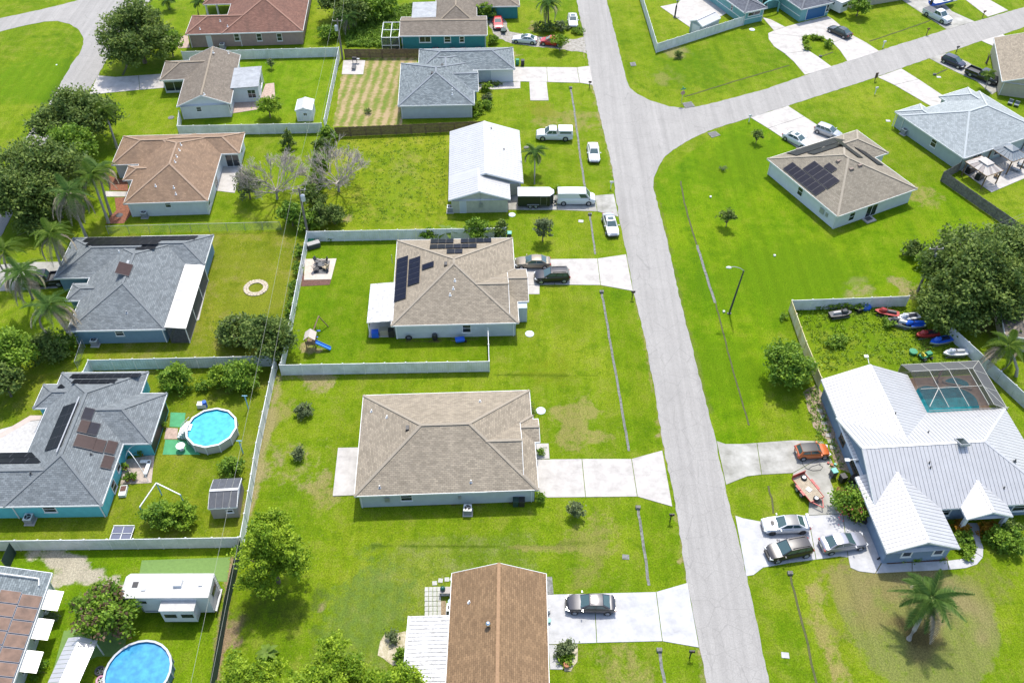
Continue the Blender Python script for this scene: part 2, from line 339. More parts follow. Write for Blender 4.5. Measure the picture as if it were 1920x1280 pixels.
    # worn streaks: trodden lines along fences and verges
    def streak(pts, wd, c, k):
        P = [GXY(*q) for q in pts]; d = np.full(len(X), 1e9)
        for p, q in zip(P, P[1:]):
            e = q-p; t = np.clip(((X-p.x)*e.x+(Y-p.y)*e.y)/e.length_squared, 0, 1); d = np.minimum(d, np.hypot(X-p.x-t*e.x, Y-p.y-t*e.y))
        m = np.clip(1.3-d/wd-(nz-.5)*1.6, 0, 1)*k; a0 = col[:, 3]; a1 = m+a0*(1-m); w_ = np.where(a1 > 1e-4, m/np.maximum(a1, 1e-4), 0)[:, None]
        col[:, :3] = col[:, :3]*(1-w_)+np.array(c)*w_; col[:, 3] = a1
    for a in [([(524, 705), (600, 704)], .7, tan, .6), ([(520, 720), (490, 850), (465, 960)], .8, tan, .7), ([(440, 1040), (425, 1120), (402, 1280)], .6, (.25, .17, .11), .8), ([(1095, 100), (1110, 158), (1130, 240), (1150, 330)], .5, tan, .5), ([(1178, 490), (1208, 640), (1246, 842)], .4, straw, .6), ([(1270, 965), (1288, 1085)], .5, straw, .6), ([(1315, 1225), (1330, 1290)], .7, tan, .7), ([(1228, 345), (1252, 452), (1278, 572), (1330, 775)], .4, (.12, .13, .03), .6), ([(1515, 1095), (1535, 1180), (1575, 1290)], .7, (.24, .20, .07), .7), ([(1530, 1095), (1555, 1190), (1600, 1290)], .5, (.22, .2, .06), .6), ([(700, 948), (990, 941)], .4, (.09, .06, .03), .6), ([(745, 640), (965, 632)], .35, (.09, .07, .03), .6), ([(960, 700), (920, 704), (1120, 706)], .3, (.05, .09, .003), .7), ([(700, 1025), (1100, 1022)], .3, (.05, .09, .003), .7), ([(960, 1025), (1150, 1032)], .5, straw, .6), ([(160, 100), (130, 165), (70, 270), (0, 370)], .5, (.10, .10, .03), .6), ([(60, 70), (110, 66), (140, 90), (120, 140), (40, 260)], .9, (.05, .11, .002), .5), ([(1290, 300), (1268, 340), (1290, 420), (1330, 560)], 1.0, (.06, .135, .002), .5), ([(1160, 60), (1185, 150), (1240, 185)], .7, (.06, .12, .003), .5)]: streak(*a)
    lot = np.ones((len(X), 4))
    deepg, olive, fresh, light = (.84, .92, .6), (1.10, .88, 1.8), (.90, 1.02, .7), (1.2, 1.06, 1.3)
    for q, c in (([(948, 427), (575, 434), (557, 526), (540, 614), (526, 680), (524, 684), (917, 677), (915, 616)], deepg), ([(340, 97), (635, 89), (607, 224), (602, 231), (332, 236), (335, 208)], fresh), ([(198, 424), (524, 416), (572, 434), (554, 526), (537, 614), (508, 667), (165, 675)], olive), ([(165, 676), (508, 668), (478, 830), (447, 1006), (200, 1010), (-60, 1013), (-60, 690)], (1.0, .9, 1.3)), ([(-60, 1016), (444, 1009), (418, 1122), (391, 1282), (380, 1340), (-60, 1340)], fresh), ([(627, 241), (906, 229), (845, 400), (850, 425), (578, 433), (600, 330)], light),
                 ([(1128, 520), (1187, 522), (1206, 595), (1225, 695), (1244, 815), (1181, 830), (1144, 612)], deepg), ([(1197, 930), (1262, 930), (1285, 1062), (1219, 1078)], deepg), ([(1226, 310), (1440, 180), (1500, 260), (1440, 300), (1560, 430), (1705, 350), (1770, 320), (1900, 420), (1700, 530), (1480, 540), (1420, 820), (1345, 810), (1270, 540)], (.86, 1.0, .4)), ([(1150, 40), (1230, 90), (1400, 40), (1500, 110), (1300, 175), (1180, 140)], (.92, .95, .8)), ([(640, 1100), (760, 990), (1010, 980), (1010, 1060), (840, 1060), (800, 1240), (560, 1240)], (.98, .93, 2.2))):
        P = [GXY(x, y, 1.8) for x, y in q]; lot[inside(X, Y, P), :3] = c
    me = bpy.data.meshes.new('ground'); me.vertices.add(nx*ny); me.vertices.foreach_set('co', np.column_stack([X, Y, np.zeros(len(X))]).ravel())
    i, j = np.meshgrid(np.arange(nx-1), np.arange(ny-1)); k = (j*nx+i).ravel(); F = np.column_stack([k, k+1, k+nx+1, k+nx]).astype(np.int32); n = len(F)
    me.loops.add(n*4); me.loops.foreach_set('vertex_index', F.ravel()); me.polygons.add(n); me.polygons.foreach_set('loop_start', np.arange(0, n*4, 4, dtype=np.int32)); me.polygons.foreach_set('loop_total', np.full(n, 4, np.int32))
    for nm, v in (('bare', col), ('lot', lot)): me.attributes.new(nm, 'FLOAT_COLOR', 'POINT').data.foreach_set('color', v.astype(np.float32).ravel())
    me.update(calc_edges=True); return me
def ground_material():
    m = bpy.data.materials.new('lawn_ground'); m.use_nodes = True; n, l = nodes(m); b = n['Principled BSDF']
    b.inputs['Roughness'].default_value = .95; b.inputs['Specular IOR Level'].default_value = .08
    g = n.new('ShaderNodeNewGeometry'); pos = g.outputs['Position']
    def noise(sc, det=6, ro=.6, scale=None, rot=0):
        t = n.new('ShaderNodeTexNoise'); t.noise_dimensions = '2D'; t.inputs['Scale'].default_value = sc; t.inputs['Detail'].default_value = det; t.inputs['Roughness'].default_value = ro
        if scale:
            mp = n.new('ShaderNodeMapping'); mp.inputs['Scale'].default_value = scale; mp.inputs['Rotation'].default_value = (0, 0, rot); l.new(pos, mp.inputs[0]); l.new(mp.outputs[0], t.inputs['Vector'])
        else: l.new(pos, t.inputs['Vector'])
        return t.outputs['Fac']
    def rng(fac, a, b_, c, d):
        r = n.new('ShaderNodeMapRange'); r.interpolation_type = 'SMOOTHSTEP'
        for i, q in enumerate((a, b_, c, d)): r.inputs[i+1].default_value = q
        l.new(fac, r.inputs[0]); return r.outputs[0]
    def mix(fac, a, b_, mode='MIX'):
        x = n.new('ShaderNodeMix'); x.data_type = 'RGBA'; x.blend_type = mode
        if isinstance(fac, float): x.inputs[0].default_value = fac
        else: l.new(fac, x.inputs[0])
        for k, q in ((6, a), (7, b_)):
            if isinstance(q, tuple): x.inputs[k].default_value = (*q, 1)
            else: l.new(q, x.inputs[k])
        return x.outputs[2]
    r = n.new('ShaderNodeValToRGB'); e = r.color_ramp.elements; e[0].position, e[1].position = .3, .7; e[0].color = (.090, .160, .003, 1); e[1].color = (.165, .215, .010, 1); k = e.new(.5); k.color = (.124, .188, .005, 1)
    big = noise(.075, 7, .68); l.new(big, r.inputs['Fac']); col = r.outputs['Color']
    mid = noise(.42, 9, .74); col = mix(rng(mid, .48, .68, 0, .6), col, (.185, .205, .028)); col = mix(rng(mid, .50, .34, 0, .55), col, (.062, .124, .002))
    sm = noise(2.2, 7, .8); col = mix(rng(sm, .55, .71, 0, .5), col, (.20, .205, .05)); col = mix(rng(sm, .46, .32, 0, .45), col, (.066, .122, .003))
    at = n.new('ShaderNodeAttribute'); at.attribute_name = 'lot'; col = mix(1.0, col, at.outputs['Color'], 'MULTIPLY')
    ab = n.new('ShaderNodeAttribute'); ab.attribute_name = 'bare'
    def math_(op, a, b_, c=None):
        q = n.new('ShaderNodeMath'); q.operation = op
        for i, v in enumerate((a, b_, c)):
            if v is None: continue
            if isinstance(v, float): q.inputs[i].default_value = v
            else: l.new(v, q.inputs[i])
        return q.outputs[0]
    brk = noise(1.1, 9, .78); fac = rng(math_('MULTIPLY_ADD', math_('SUBTRACT', brk, .5), 1.5, ab.outputs['Alpha']), .28, .78, 0, .92)
    col = mix(fac, col, ab.outputs['Color'])
    fine = noise(6.0, 6, .95); col = mix(1.0, col, rng(fine, .30, .70, .50, 1.48), 'MULTIPLY')
    mow = noise(1, 2, .5, (1.05, .03, 1), RAD(2)); col = mix(1.0, col, rng(mow, .35, .65, .95, 1.045), 'MULTIPLY')
    l.new(col, b.inputs['Base Color'])
    bp = n.new('ShaderNodeBump'); bp.inputs['Strength'].default_value = .6; bp.inputs['Distance'].default_value = .12
    l.new(fine, bp.inputs['Height']); l.new(bp.outputs['Normal'], b.inputs['Normal'])
    return m
gs = ground_sheet(); gs.materials.append(ground_material()); kind(link('ground', gs), 'structure')

def road_material():
    m = bpy.data.materials.new('aged_asphalt'); m.use_nodes = True; n, l = nodes(m); b = n['Principled BSDF']; b.inputs['Roughness'].default_value = .9
    g = n.new('ShaderNodeNewGeometry'); pos = g.outputs['Position']
    def noise(sc, scale, det=6, rot=0):
        t = n.new('ShaderNodeTexNoise'); t.inputs['Scale'].default_value = sc; t.inputs['Detail'].default_value = det; t.inputs['Roughness'].default_value = .65
        mp = n.new('ShaderNodeMapping'); mp.inputs['Scale'].default_value = scale; mp.inputs['Rotation'].default_value = (0, 0, rot); l.new(pos, mp.inputs[0]); l.new(mp.outputs[0], t.inputs['Vector']); return t.outputs['Fac']
    def rng(f, a, b_, c, d):
        r = n.new('ShaderNodeMapRange'); 
        for i, q in enumerate((a, b_, c, d)): r.inputs[i+1].default_value = q
        l.new(f, r.inputs[0]); return r.outputs[0]
    def mul(x, y):
        k = n.new('ShaderNodeMath'); k.operation = 'MULTIPLY'; l.new(x, k.inputs[0]); l.new(y, k.inputs[1]); return k.outputs[0]
    v = mul(rng(noise(.35, (1, 1, 1)), .3, .7, .94, 1.05), rng(noise(1, (1.1, .03, 1), 4, RAD(2.2)), .3, .7, .84, 1.08))
    v = mul(v, rng(noise(9, (1, 1, 1), 4), .3, .7, .86, 1.12))
    for sc, wd, dk in ((.42, .012, .78), (1.4, .03, .86)):
        vo = n.new('ShaderNodeTexVoronoi'); vo.feature = 'DISTANCE_TO_EDGE'; vo.inputs['Scale'].default_value = sc
        wa = n.new('ShaderNodeMix'); wa.data_type = 'VECTOR'; wa.inputs[0].default_value = .12
        nt = n.new('ShaderNodeTexNoise'); nt.inputs['Scale'].default_value = 1.2; l.new(pos, nt.inputs['Vector'])
        l.new(pos, wa.inputs[4]); l.new(nt.outputs['Color'], wa.inputs[5]); l.new(wa.outputs[1], vo.inputs['Vector'])
        v = mul(v, rng(vo.outputs['Distance'], 0, wd, dk, 1))
    cb = n.new('ShaderNodeMix'); cb.data_type = 'RGBA'; cb.blend_type = 'MULTIPLY'; cb.inputs[0].default_value = 1; cb.inputs[6].default_value = (.285, .274, .256, 1); l.new(v, cb.inputs[7])
    l.new(cb.outputs[2], b.inputs['Base Color'])
    return m
asphalt = road_material()
def ragged(poly, step=1.1, amp=.09, seed=1):
    r = random.Random(seed); out = []
    for i, p in enumerate(poly):
        q = poly[(i+1) % len(poly)]; L = (q-p).length; k = max(1, int(min(L/step, 120)))
        nrm = Vector((-(q-p).y, (q-p).x)).normalized() if L > 0 else Vector((0, 0))
        for j in range(k): out.append(p.lerp(q, j/k) + nrm*r.uniform(-amp, amp))
    return out
road_pts = [(1021, -330), (1053, -150), (1081, 0), (1095, 71), (1099, 97), (1111, 160), (1130, 240), (1149, 320), (1155, 370), (1161, 410), (1176, 480), (1187, 545), (1206, 620), (1225, 720), (1245, 840), (1268, 955), (1287, 1085), (1312, 1212), (1324, 1280), (1346, 1400),
    (1473, 1400), (1440, 1267), (1422, 1185), (1400, 1080), (1385, 1010), (1371, 960), (1360, 912), (1342, 827), (1330, 777), (1310, 702), (1295, 640), (1277, 570), (1266, 520), (1252, 455), (1235, 390), (1225, 352), (1226, 333), (1232, 318), (1247, 293), (1267, 278), (1297, 260), (1340, 241), (1407, 221), (1440, 210), (1477, 199), (1640, 146), (1690, 128), (1740, 111), (1840, 77), (1880, 65), (1920, 51), (2100, -10),
    (2080, -36), (1920, 14), (1827, 41), (1775, 56), (1647, 96), (1540, 131), (1440, 166), (1350, 190), (1310, 200), (1282, 203), (1255, 200), (1220, 189), (1195, 177), (1181, 166), (1172, 140), (1151, 55), (1137, 0), (1105, -150), (1066, -330)]
kind(MB().prism(ragged(area(road_pts), .7, .08, 3), -.2, .03).build('street_road', asphalt), 'structure')
road2 = [(-120, 62), (0, 35), (75, 19), (140, 3), (260, -45), (380, -60), (300, -30), (282, 0), (262, 25), (225, 80), (213, 100), (200, 113), (185, 140), (165, 172), (130, 218), (92, 268), (45, 350), (10, 430), (-40, 510), (-90, 490), (-15, 350), (12, 318), (45, 265), (72, 225), (100, 182), (120, 145), (135, 120), (150, 100), (157, 83), (156, 70), (148, 56), (130, 45), (108, 40), (83, 41), (43, 49), (0, 60), (-130, 90)]
kind(MB().prism(ragged(area(road2), .7, .08, 4), -.2, .03).build('corner_road', asphalt), 'structure')

def inset_poly(pts, d):
    A = sum(pts[i].x*pts[(i+1) % len(pts)].y-pts[(i+1) % len(pts)].x*pts[i].y for i in range(len(pts)))
    if A < 0: pts = pts[::-1]
    out = []
    for i, p in enumerate(pts):
        a = (p-pts[i-1]).normalized(); b = (pts[(i+1) % len(pts)]-p).normalized()
        na, nb = Vector((-a.y, a.x)), Vector((-b.y, b.x)); k = na+nb
        if k.length < .3: out.append(p+na*d); continue
        k.normalize(); out.append(p + k*(d/max(.4, k.dot(na))))
    return out
def paved(name, m, polys, z=.05, gap=.07, piece='slab'):
    if len(polys) == 1: return kind(MB().prism(area(polys[0]), -.12, z).build(name, m), 'structure')
    o = bpy.data.objects.new(name, None); C.objects.link(o); kind(o, 'structure')
    for i, q in enumerate(polys): MB().prism(inset_poly(area(q), gap/2), -.12, z+.003*(i % 3)).build(piece, m, o)
    return o
paved('driveway', concrete_white, [[(1024, 1114), (1114, 1112), (1119, 1205), (1028, 1208)], [(1114, 1112), (1230, 1109), (1242, 1202), (1119, 1205)], [(1230, 1109), (1289, 1092), (1311, 1214), (1242, 1202)], [(1028, 1208), (1052, 1208), (1056, 1255), (1031, 1255)]])
paved('footpath', concrete_grey, [[(1020, 1081), (1035, 1081), (1038, 1113.5), (1022, 1114)]])
paved('driveway', concrete_new, [[(1004, 861), (1091, 860), (1098, 932), (1008, 933)], [(1091, 860), (1184, 860), (1195, 931), (1098, 932)], [(1184, 860), (1242, 844), (1261, 950), (1195, 931)], [(1000, 831), (1029, 831), (1031, 860), (1003, 861)]])
paved('back_patio', concrete_new, [[(634, 840), (680, 839), (675, 928), (624, 930)]], .09)
paved('driveway', concrete_new, [[(960, 489), (1031, 486), (1040, 534), (965, 535)], [(1031, 486), (1120, 485), (1126, 535), (1040, 534)], [(1120, 485), (1174, 477), (1187, 546), (1126, 535)], [(975, 535), (1012, 534), (1012, 552), (978, 552)]])
paved('driveway', concrete_old, [[(935, 367), (1040, 366), (1045, 394), (938, 394)], [(1040, 366), (1115, 367), (1120, 397), (1045, 394)], [(1115, 367), (1151, 364), (1160, 407), (1120, 397)]])
paved('driveway', concrete_new, [[(955, 126), (1025, 126.5), (1027, 154.5), (960, 153)], [(1025, 126.5), (1082, 127), (1087, 156), (1027, 154.5)], [(1082, 127), (1106, 124), (1112, 160), (1087, 156)], [(992, 153), (1025, 154.5), (1029, 189), (994, 189)], [(890, 159), (976, 153), (976, 166), (890, 170)]])
gravel = mat('pale_gravel', (.30, .285, .26), .95, var=.3, vscale=2, bump=.4, bscale=18, dirt=(.17, .155, .12))
kind(MB().prism(ragged(area([(955, 60), (985, 66), (1020, 71), (1050, 74), (1080, 73), (1095, 69), (1101, 100), (1080, 97), (1050, 92), (1010, 88), (960, 83), (930, 70), (915, 45), (920, 22), (940, 22), (948, 42)]), .7, .2, 5), -.1, .022).build('gravel_driveway', gravel), 'structure')
paved('driveway', concrete_new, [[(1429, 33), (1445, 37), (1472, 51), (1451, 58)], [(1451, 58), (1472, 51), (1509, 41), (1552, 31), (1562, 37), (1597, 66), (1561, 81), (1539, 69), (1519, 66), (1506, 69), (1440, 63)], [(1440, 63), (1506, 69), (1504, 81), (1517, 96), (1471, 101), (1451, 87.5), (1441, 74)], [(1471, 101), (1517, 96), (1534, 107), (1560, 126), (1509, 141), (1488, 116)], [(1561, 81), (1597, 66), (1625, 81), (1649, 97), (1600, 113), (1589, 116), (1574, 94)]])
paved('driveway', concrete_new, [[(1407, 221), (1477.5, 199), (1508, 219), (1440, 241)], [(1440, 241), (1508, 219), (1539, 239), (1592, 264), (1505, 292), (1494, 277)]])
paved('driveway', concrete_new, [[(1645, 145), (1690, 129), (1722, 149), (1677, 160)], [(1677, 160), (1722, 149), (1767, 179), (1800, 200), (1770, 215), (1744, 199)]])
paved('driveway', concrete_old, [[(1742, 110), (1772, 100), (1815, 117), (1848, 139), (1800, 139), (1765, 122)], [(1800, 139), (1848, 139), (1885, 162), (1860, 178), (1830, 152)]])
paved('driveway', concrete_new, [[(1840, 77), (1880, 65), (1920, 89), (1960, 112), (1930, 125), (1900, 104)]])
paved('driveway', concrete_old, [[(1690, 0), (1775, 56), (1827, 41), (1785, 22), (1762, 0), (1740, -20), (1665, -18)]])
paved('driveway', concrete_new, [[(1810, 0), (1852, 32), (1890, 20), (1855, 0), (1830, -14), (1785, -12)]])
paved('driveway', concrete_old, [[(1343, 826), (1360, 832), (1391, 832), (1419, 830), (1428, 890), (1401, 893), (1361, 909)], [(1419, 830), (1486, 825), (1543, 827), (1552, 850), (1486, 887), (1428, 890)], [(1486, 887), (1552, 850), (1566, 877), (1557, 901), (1563, 917), (1567, 942), (1580, 963), (1515, 966), (1517, 934), (1490, 911)]])
paved('driveway', concrete_white, [[(1378, 966), (1393, 971), (1425, 977), (1460, 968), (1515, 966), (1530, 1049), (1482, 1055), (1431, 1064), (1413, 1078), (1399, 1080)], [(1515, 966), (1580, 963), (1590, 1045), (1574, 1043), (1530, 1049)], [(1580, 963), (1645, 983), (1658, 1045), (1641, 1075), (1610, 1071), (1594, 1064), (1590, 1045)]])
paved('footpath', concrete_grey if 0 else concrete_white, [[(1641, 1075), (1658, 1047), (1663, 1057), (1710, 1054), (1710, 1071)], [(1710, 1054), (1776, 1050.6), (1779, 1068), (1710, 1071)], [(1776, 1050.6), (1820, 1045), (1829, 1036), (1843, 1045), (1832, 1058), (1811, 1065), (1779, 1068)], [(1829, 1036), (1828, 1015), (1821, 1002), (1813, 980), (1836, 980), (1838, 1011), (1844, 1026), (1843, 1045)]])
paved('driveway', concrete_new, [[(184, 142), (217, 145), (260, 142), (262, 169), (200, 175), (165, 179)], [(260, 142), (306, 139), (312, 165), (262, 169)]])
paved('footpath', concrete_new, [[(198, 359), (240, 360), (240, 369), (198, 369)]])
paved('mulch_bed', mulch, [[(205, 330), (240, 340), (240, 359), (205, 357)]], .04)
paved('mulch_bed', mulch, [[(215, 371), (240, 370), (250, 398), (232, 419), (198, 420), (208, 405), (218, 395)]], .04)
paved('driveway', concrete_old, [[(-40, 500), (52, 492), (115, 491), (124, 532), (107, 540), (0, 546), (-40, 548)]])
o = paved('courtyard', mat('white_paver', (.42, .41, .40), .9, var=.2, vscale=3), [[(-40, 816), (57, 790), (84, 787), (75, 822), (66, 850), (-40, 852)]])
paved('courtyard_border', mat('pink_concrete', (.44, .37, .33), .9, var=.12), [[(-40, 830), (0, 813), (57, 779), (84, 779), (84, 786.5), (58, 789), (-40, 846)]], .06)
paved('paver_patio', paver, [[(434, 192), (486, 190), (498, 158), (514, 156), (516, 182), (488, 205), (430, 214)]])
paved('paver_patio', paver, [[(325, 72), (352, 66), (356, 90), (335, 91)]])
paved('side_patio', concrete_new, [[(405, 358), (440, 362), (455, 312), (448, 300), (415, 300)]])
paved('side_patio', concrete_new, [[(358, 605), (373, 600), (386, 545), (370, 550)]], .06)
# turf with stripes of bare earth behind the slate roofed house
def striped_material():
    m = bpy.data.materials.new('striped_bare_lawn'); m.use_nodes = True; n, l = nodes(m); b = n['Principled BSDF']; b.inputs['Roughness'].default_value = .95
    g = n.new('ShaderNodeNewGeometry'); mp = n.new('ShaderNodeMapping'); mp.inputs['Rotation'].default_value = (0, 0, RAD(3)); l.new(g.outputs['Position'], mp.inputs[0])
    wv = n.new('ShaderNodeTexWave'); wv.bands_direction = 'X'; wv.inputs['Scale'].default_value = .21; wv.inputs['Distortion'].default_value = 1.6; wv.inputs['Detail'].default_value = 5; wv.inputs['Detail Scale'].default_value = 1.6; l.new(mp.outputs[0], wv.inputs['Vector'])
    t = n.new('ShaderNodeTexNoise'); t.inputs['Scale'].default_value = .22; t.inputs['Detail'].default_value = 7; t.inputs['Roughness'].default_value = .7; l.new(g.outputs['Position'], t.inputs['Vector'])
    t2 = n.new('ShaderNodeTexNoise'); t2.inputs['Scale'].default_value = 2; t2.inputs['Detail'].default_value = 6; l.new(g.outputs['Position'], t2.inputs['Vector'])
    a = n.new('ShaderNodeMath'); a.operation = 'MULTIPLY_ADD'; l.new(t.outputs['Fac'], a.inputs[0]); a.inputs[1].default_value = 4.2; l.new(wv.outputs['Fac'], a.inputs[2])
    a2 = n.new('ShaderNodeMath'); a2.operation = 'MULTIPLY_ADD'; l.new(t2.outputs['Fac'], a2.inputs[0]); a2.inputs[1].default_value = 2.2; l.new(a.outputs[0], a2.inputs[2])
    r = n.new('ShaderNodeValToRGB'); e = r.color_ramp.elements; e[0].position = .46; e[0].color = (.10, .155, .008, 1); e[1].position = .72; e[1].color = (.31, .23, .12, 1); k = e.new(.57); k.color = (.16, .165, .03, 1)
    dv = n.new('ShaderNodeMath'); dv.operation = 'MULTIPLY'; dv.inputs[1].default_value = .165; l.new(a2.outputs[0], dv.inputs[0]); l.new(dv.outputs[0], r.inputs['Fac']); l.new(r.outputs['Color'], b.inputs['Base Color'])
    return m
kind(MB().prism(ragged(area([(645, 112), (786, 106), (760, 160), (752, 236), (624, 238)]), .8, .2, 8), -.1, .008).build('bare_lawn', striped_material()), 'structure')

# swale gutters along the verge, each with a pipe mouth at its upper end
def gutter(pts, label, wd=.3, m=None, grp='concrete swale gutters in the verges', mouth=True):
    P = [G(x, y) for x, y in pts]; t = thing('swale_gutter', label, 'gutter', P[0], 0, grp)
    a = MB()
    L = ragged_line(P, .8, .05)
    for i in range(len(L)-1):
        p, q = L[i], L[i+1]; d = (q-p).normalized(); s_ = Vector((-d.y, d.x, 0))*wd/2
        a.add([p-s_+Vector((0, 0, .012)), p+s_+Vector((0, 0, .012)), q+s_+Vector((0, 0, .012)), q-s_+Vector((0, 0, .012))], [(0, 3, 2, 1)])
        for sg in (-1, 1): a.bar(p+s_*sg+Vector((0, 0, .01)), q+s_*sg+Vector((0, 0, .01)), .05, .05)
    a.build('channel', m or concrete_grey, t)
    if mouth:
        b = MB().box((P[0].x, P[0].y, .12), (.5, .35, .3)); b.build('headwall', concrete_grey, t)
        MB().cyl((P[0].x, P[0].y), .17, .27, .285, 10).build('pipe_opening', black_plastic, t)
    return t
def ragged_line(P, step, amp, seed=2):
    r = random.Random(seed); out = []
    for i in range(len(P)-1):
        k = max(1, int((P[i+1]-P[i]).length/step))
        for j in range(k): out.append(P[i].lerp(P[i+1], j/k)+Vector((r.uniform(-amp, amp), r.uniform(-amp, amp), 0)))
    return out+[P[-1]]
swale_dark = mat('overgrown_swale', (.07, .06, .03), .95, var=.4, vscale=3, dirt=(.05, .08, .01))
gutter([(1070, 166), (1078, 215), (1083, 255), (1087, 290), (1092, 320), (1097, 355)], 'long grey gutter in the verge beside the white pickup with a cap', .24)
gutter([(1106, 403), (1111, 440), (1116, 477)], 'short grey gutter in the verge beside the parked silver sedan', .2)
gutter([(1128, 548), (1144, 640), (1162, 745), (1179, 845)], 'grey concrete gutter running between the two tan roofed houses\' driveways', .22)
gutter([(1196, 952), (1207, 1027), (1217, 1097)], 'grey concrete gutter between the tan house driveway and the brown house driveway', .22)
gutter([(1236, 1219), (1241, 1250), (1252, 1320)], 'grey concrete gutter in the lawn below the brown roofed house\'s driveway', .22)
gutter([(1307, 460), (1316, 490), (1325, 520), (1334, 546), (1341, 568)], 'weathered gutter showing in the lawn across the road by the street lamp', .28, concrete_grey, mouth=False)
gutter([(1276, 340), (1283, 380), (1292, 412), (1306, 458)], 'overgrown swale line in the open corner lawn', .16, swale_dark, mouth=False)
gutter([(1342, 570), (1360, 640), (1382, 722), (1404, 797)], 'thin overgrown swale line between the street lamp and the weathered driveway', .13, swale_dark, mouth=False)
gutter([(1481, 1075), (1494, 1130), (1510, 1190), (1531, 1282)], 'dark swale line in the lawn beside the big dry grass circle', .16, swale_dark)
gutter([(1283, 182), (1380, 152), (1480, 123)], 'thin dark swale line behind the street name sign', .16, swale_dark, mouth=False)
gutter([(1630, 78), (1690, 58), (1744, 39)], 'dark swale line in the lawn behind the white mailbox', .16, swale_dark, mouth=False)
gutter([(1752, 141), (1776, 130)], 'short swale line in the lawn between the two driveways by the pale grey house', .2, swale_dark)
gutter([(1538, 107), (1562, 98)], 'short swale line crossing the shrub island in the looping driveway', .16, swale_dark)
gutter([(240, 118), (230, 142)], 'dark swale ditch under the big round oak tree', .3, swale_dark, mouth=False)
gutter([(1440, 911), (1447, 935), (1450, 962)], 'swale line in the grass island between the two driveways of the blue house', .14, swale_dark, mouth=False)

# roadside storm drain slabs and septic lids
def lid(px, py, r, label, m=concrete_white, h=.06, name='septic_lid'):
    p = G(px, py); t = thing(name, label, 'lid', p, 0, 'round septic lids in the lawns')
    MB().cyl((p.x, p.y), r, -.05, h, 20).build('cover', m, t, True); MB().cyl((p.x, p.y), r*.86, h, h+.02, 20).build('rim_ring', m, t, True)
lid_m = mat('pale_lid', (.50, .55, .60), .6, var=.12)
lid(1014, 770, .55, 'round pale lid in the lawn beside the plain tan roofed house', lid_m)
lid(993, 626, .55, 'round pale lid in the lawn beside the tan house with roof panels', lid_m)
lid(987, 277, .42, 'round grey lid beside the white metal roofed building', concrete_grey)
lid(1410, 56, .55, 'round pale lid beside the teal house wall', lid_m)
lid(960, 403, .5, 'round pale lid below the black trailer', lid_m)
lid(321, 221, .5, 'round grey lid in the lawn beside the gabled white house', concrete_grey)
lid(224, 404, .5, 'round dark lid on the red mulch bed', dark_grey)
def drain(poly, label):
    P = area(poly); c = sum(P, Vector((0, 0)))/len(P); t = thing('storm_drain', label, 'drain', (c.x, c.y), 0, 'concrete storm drain slabs')
    MB().prism(P, -.1, .07).build('slab', concrete_grey, t); MB().prism(inset_poly(P, .25), .07, .085).build('grate', dark_grey, t)
drain([(1279, 194), (1296, 191), (1303, 200), (1285, 204)], 'grey drain slab at the kerb below the street name sign')
drain([(1326, 250), (1341, 246), (1351, 254), (1335, 259)], 'grey drain slab at the inside of the street corner')
drain([(1181, 118), (1191, 117), (1193, 124), (1183, 125)], 'small square drain slab in the verge beside the main road')

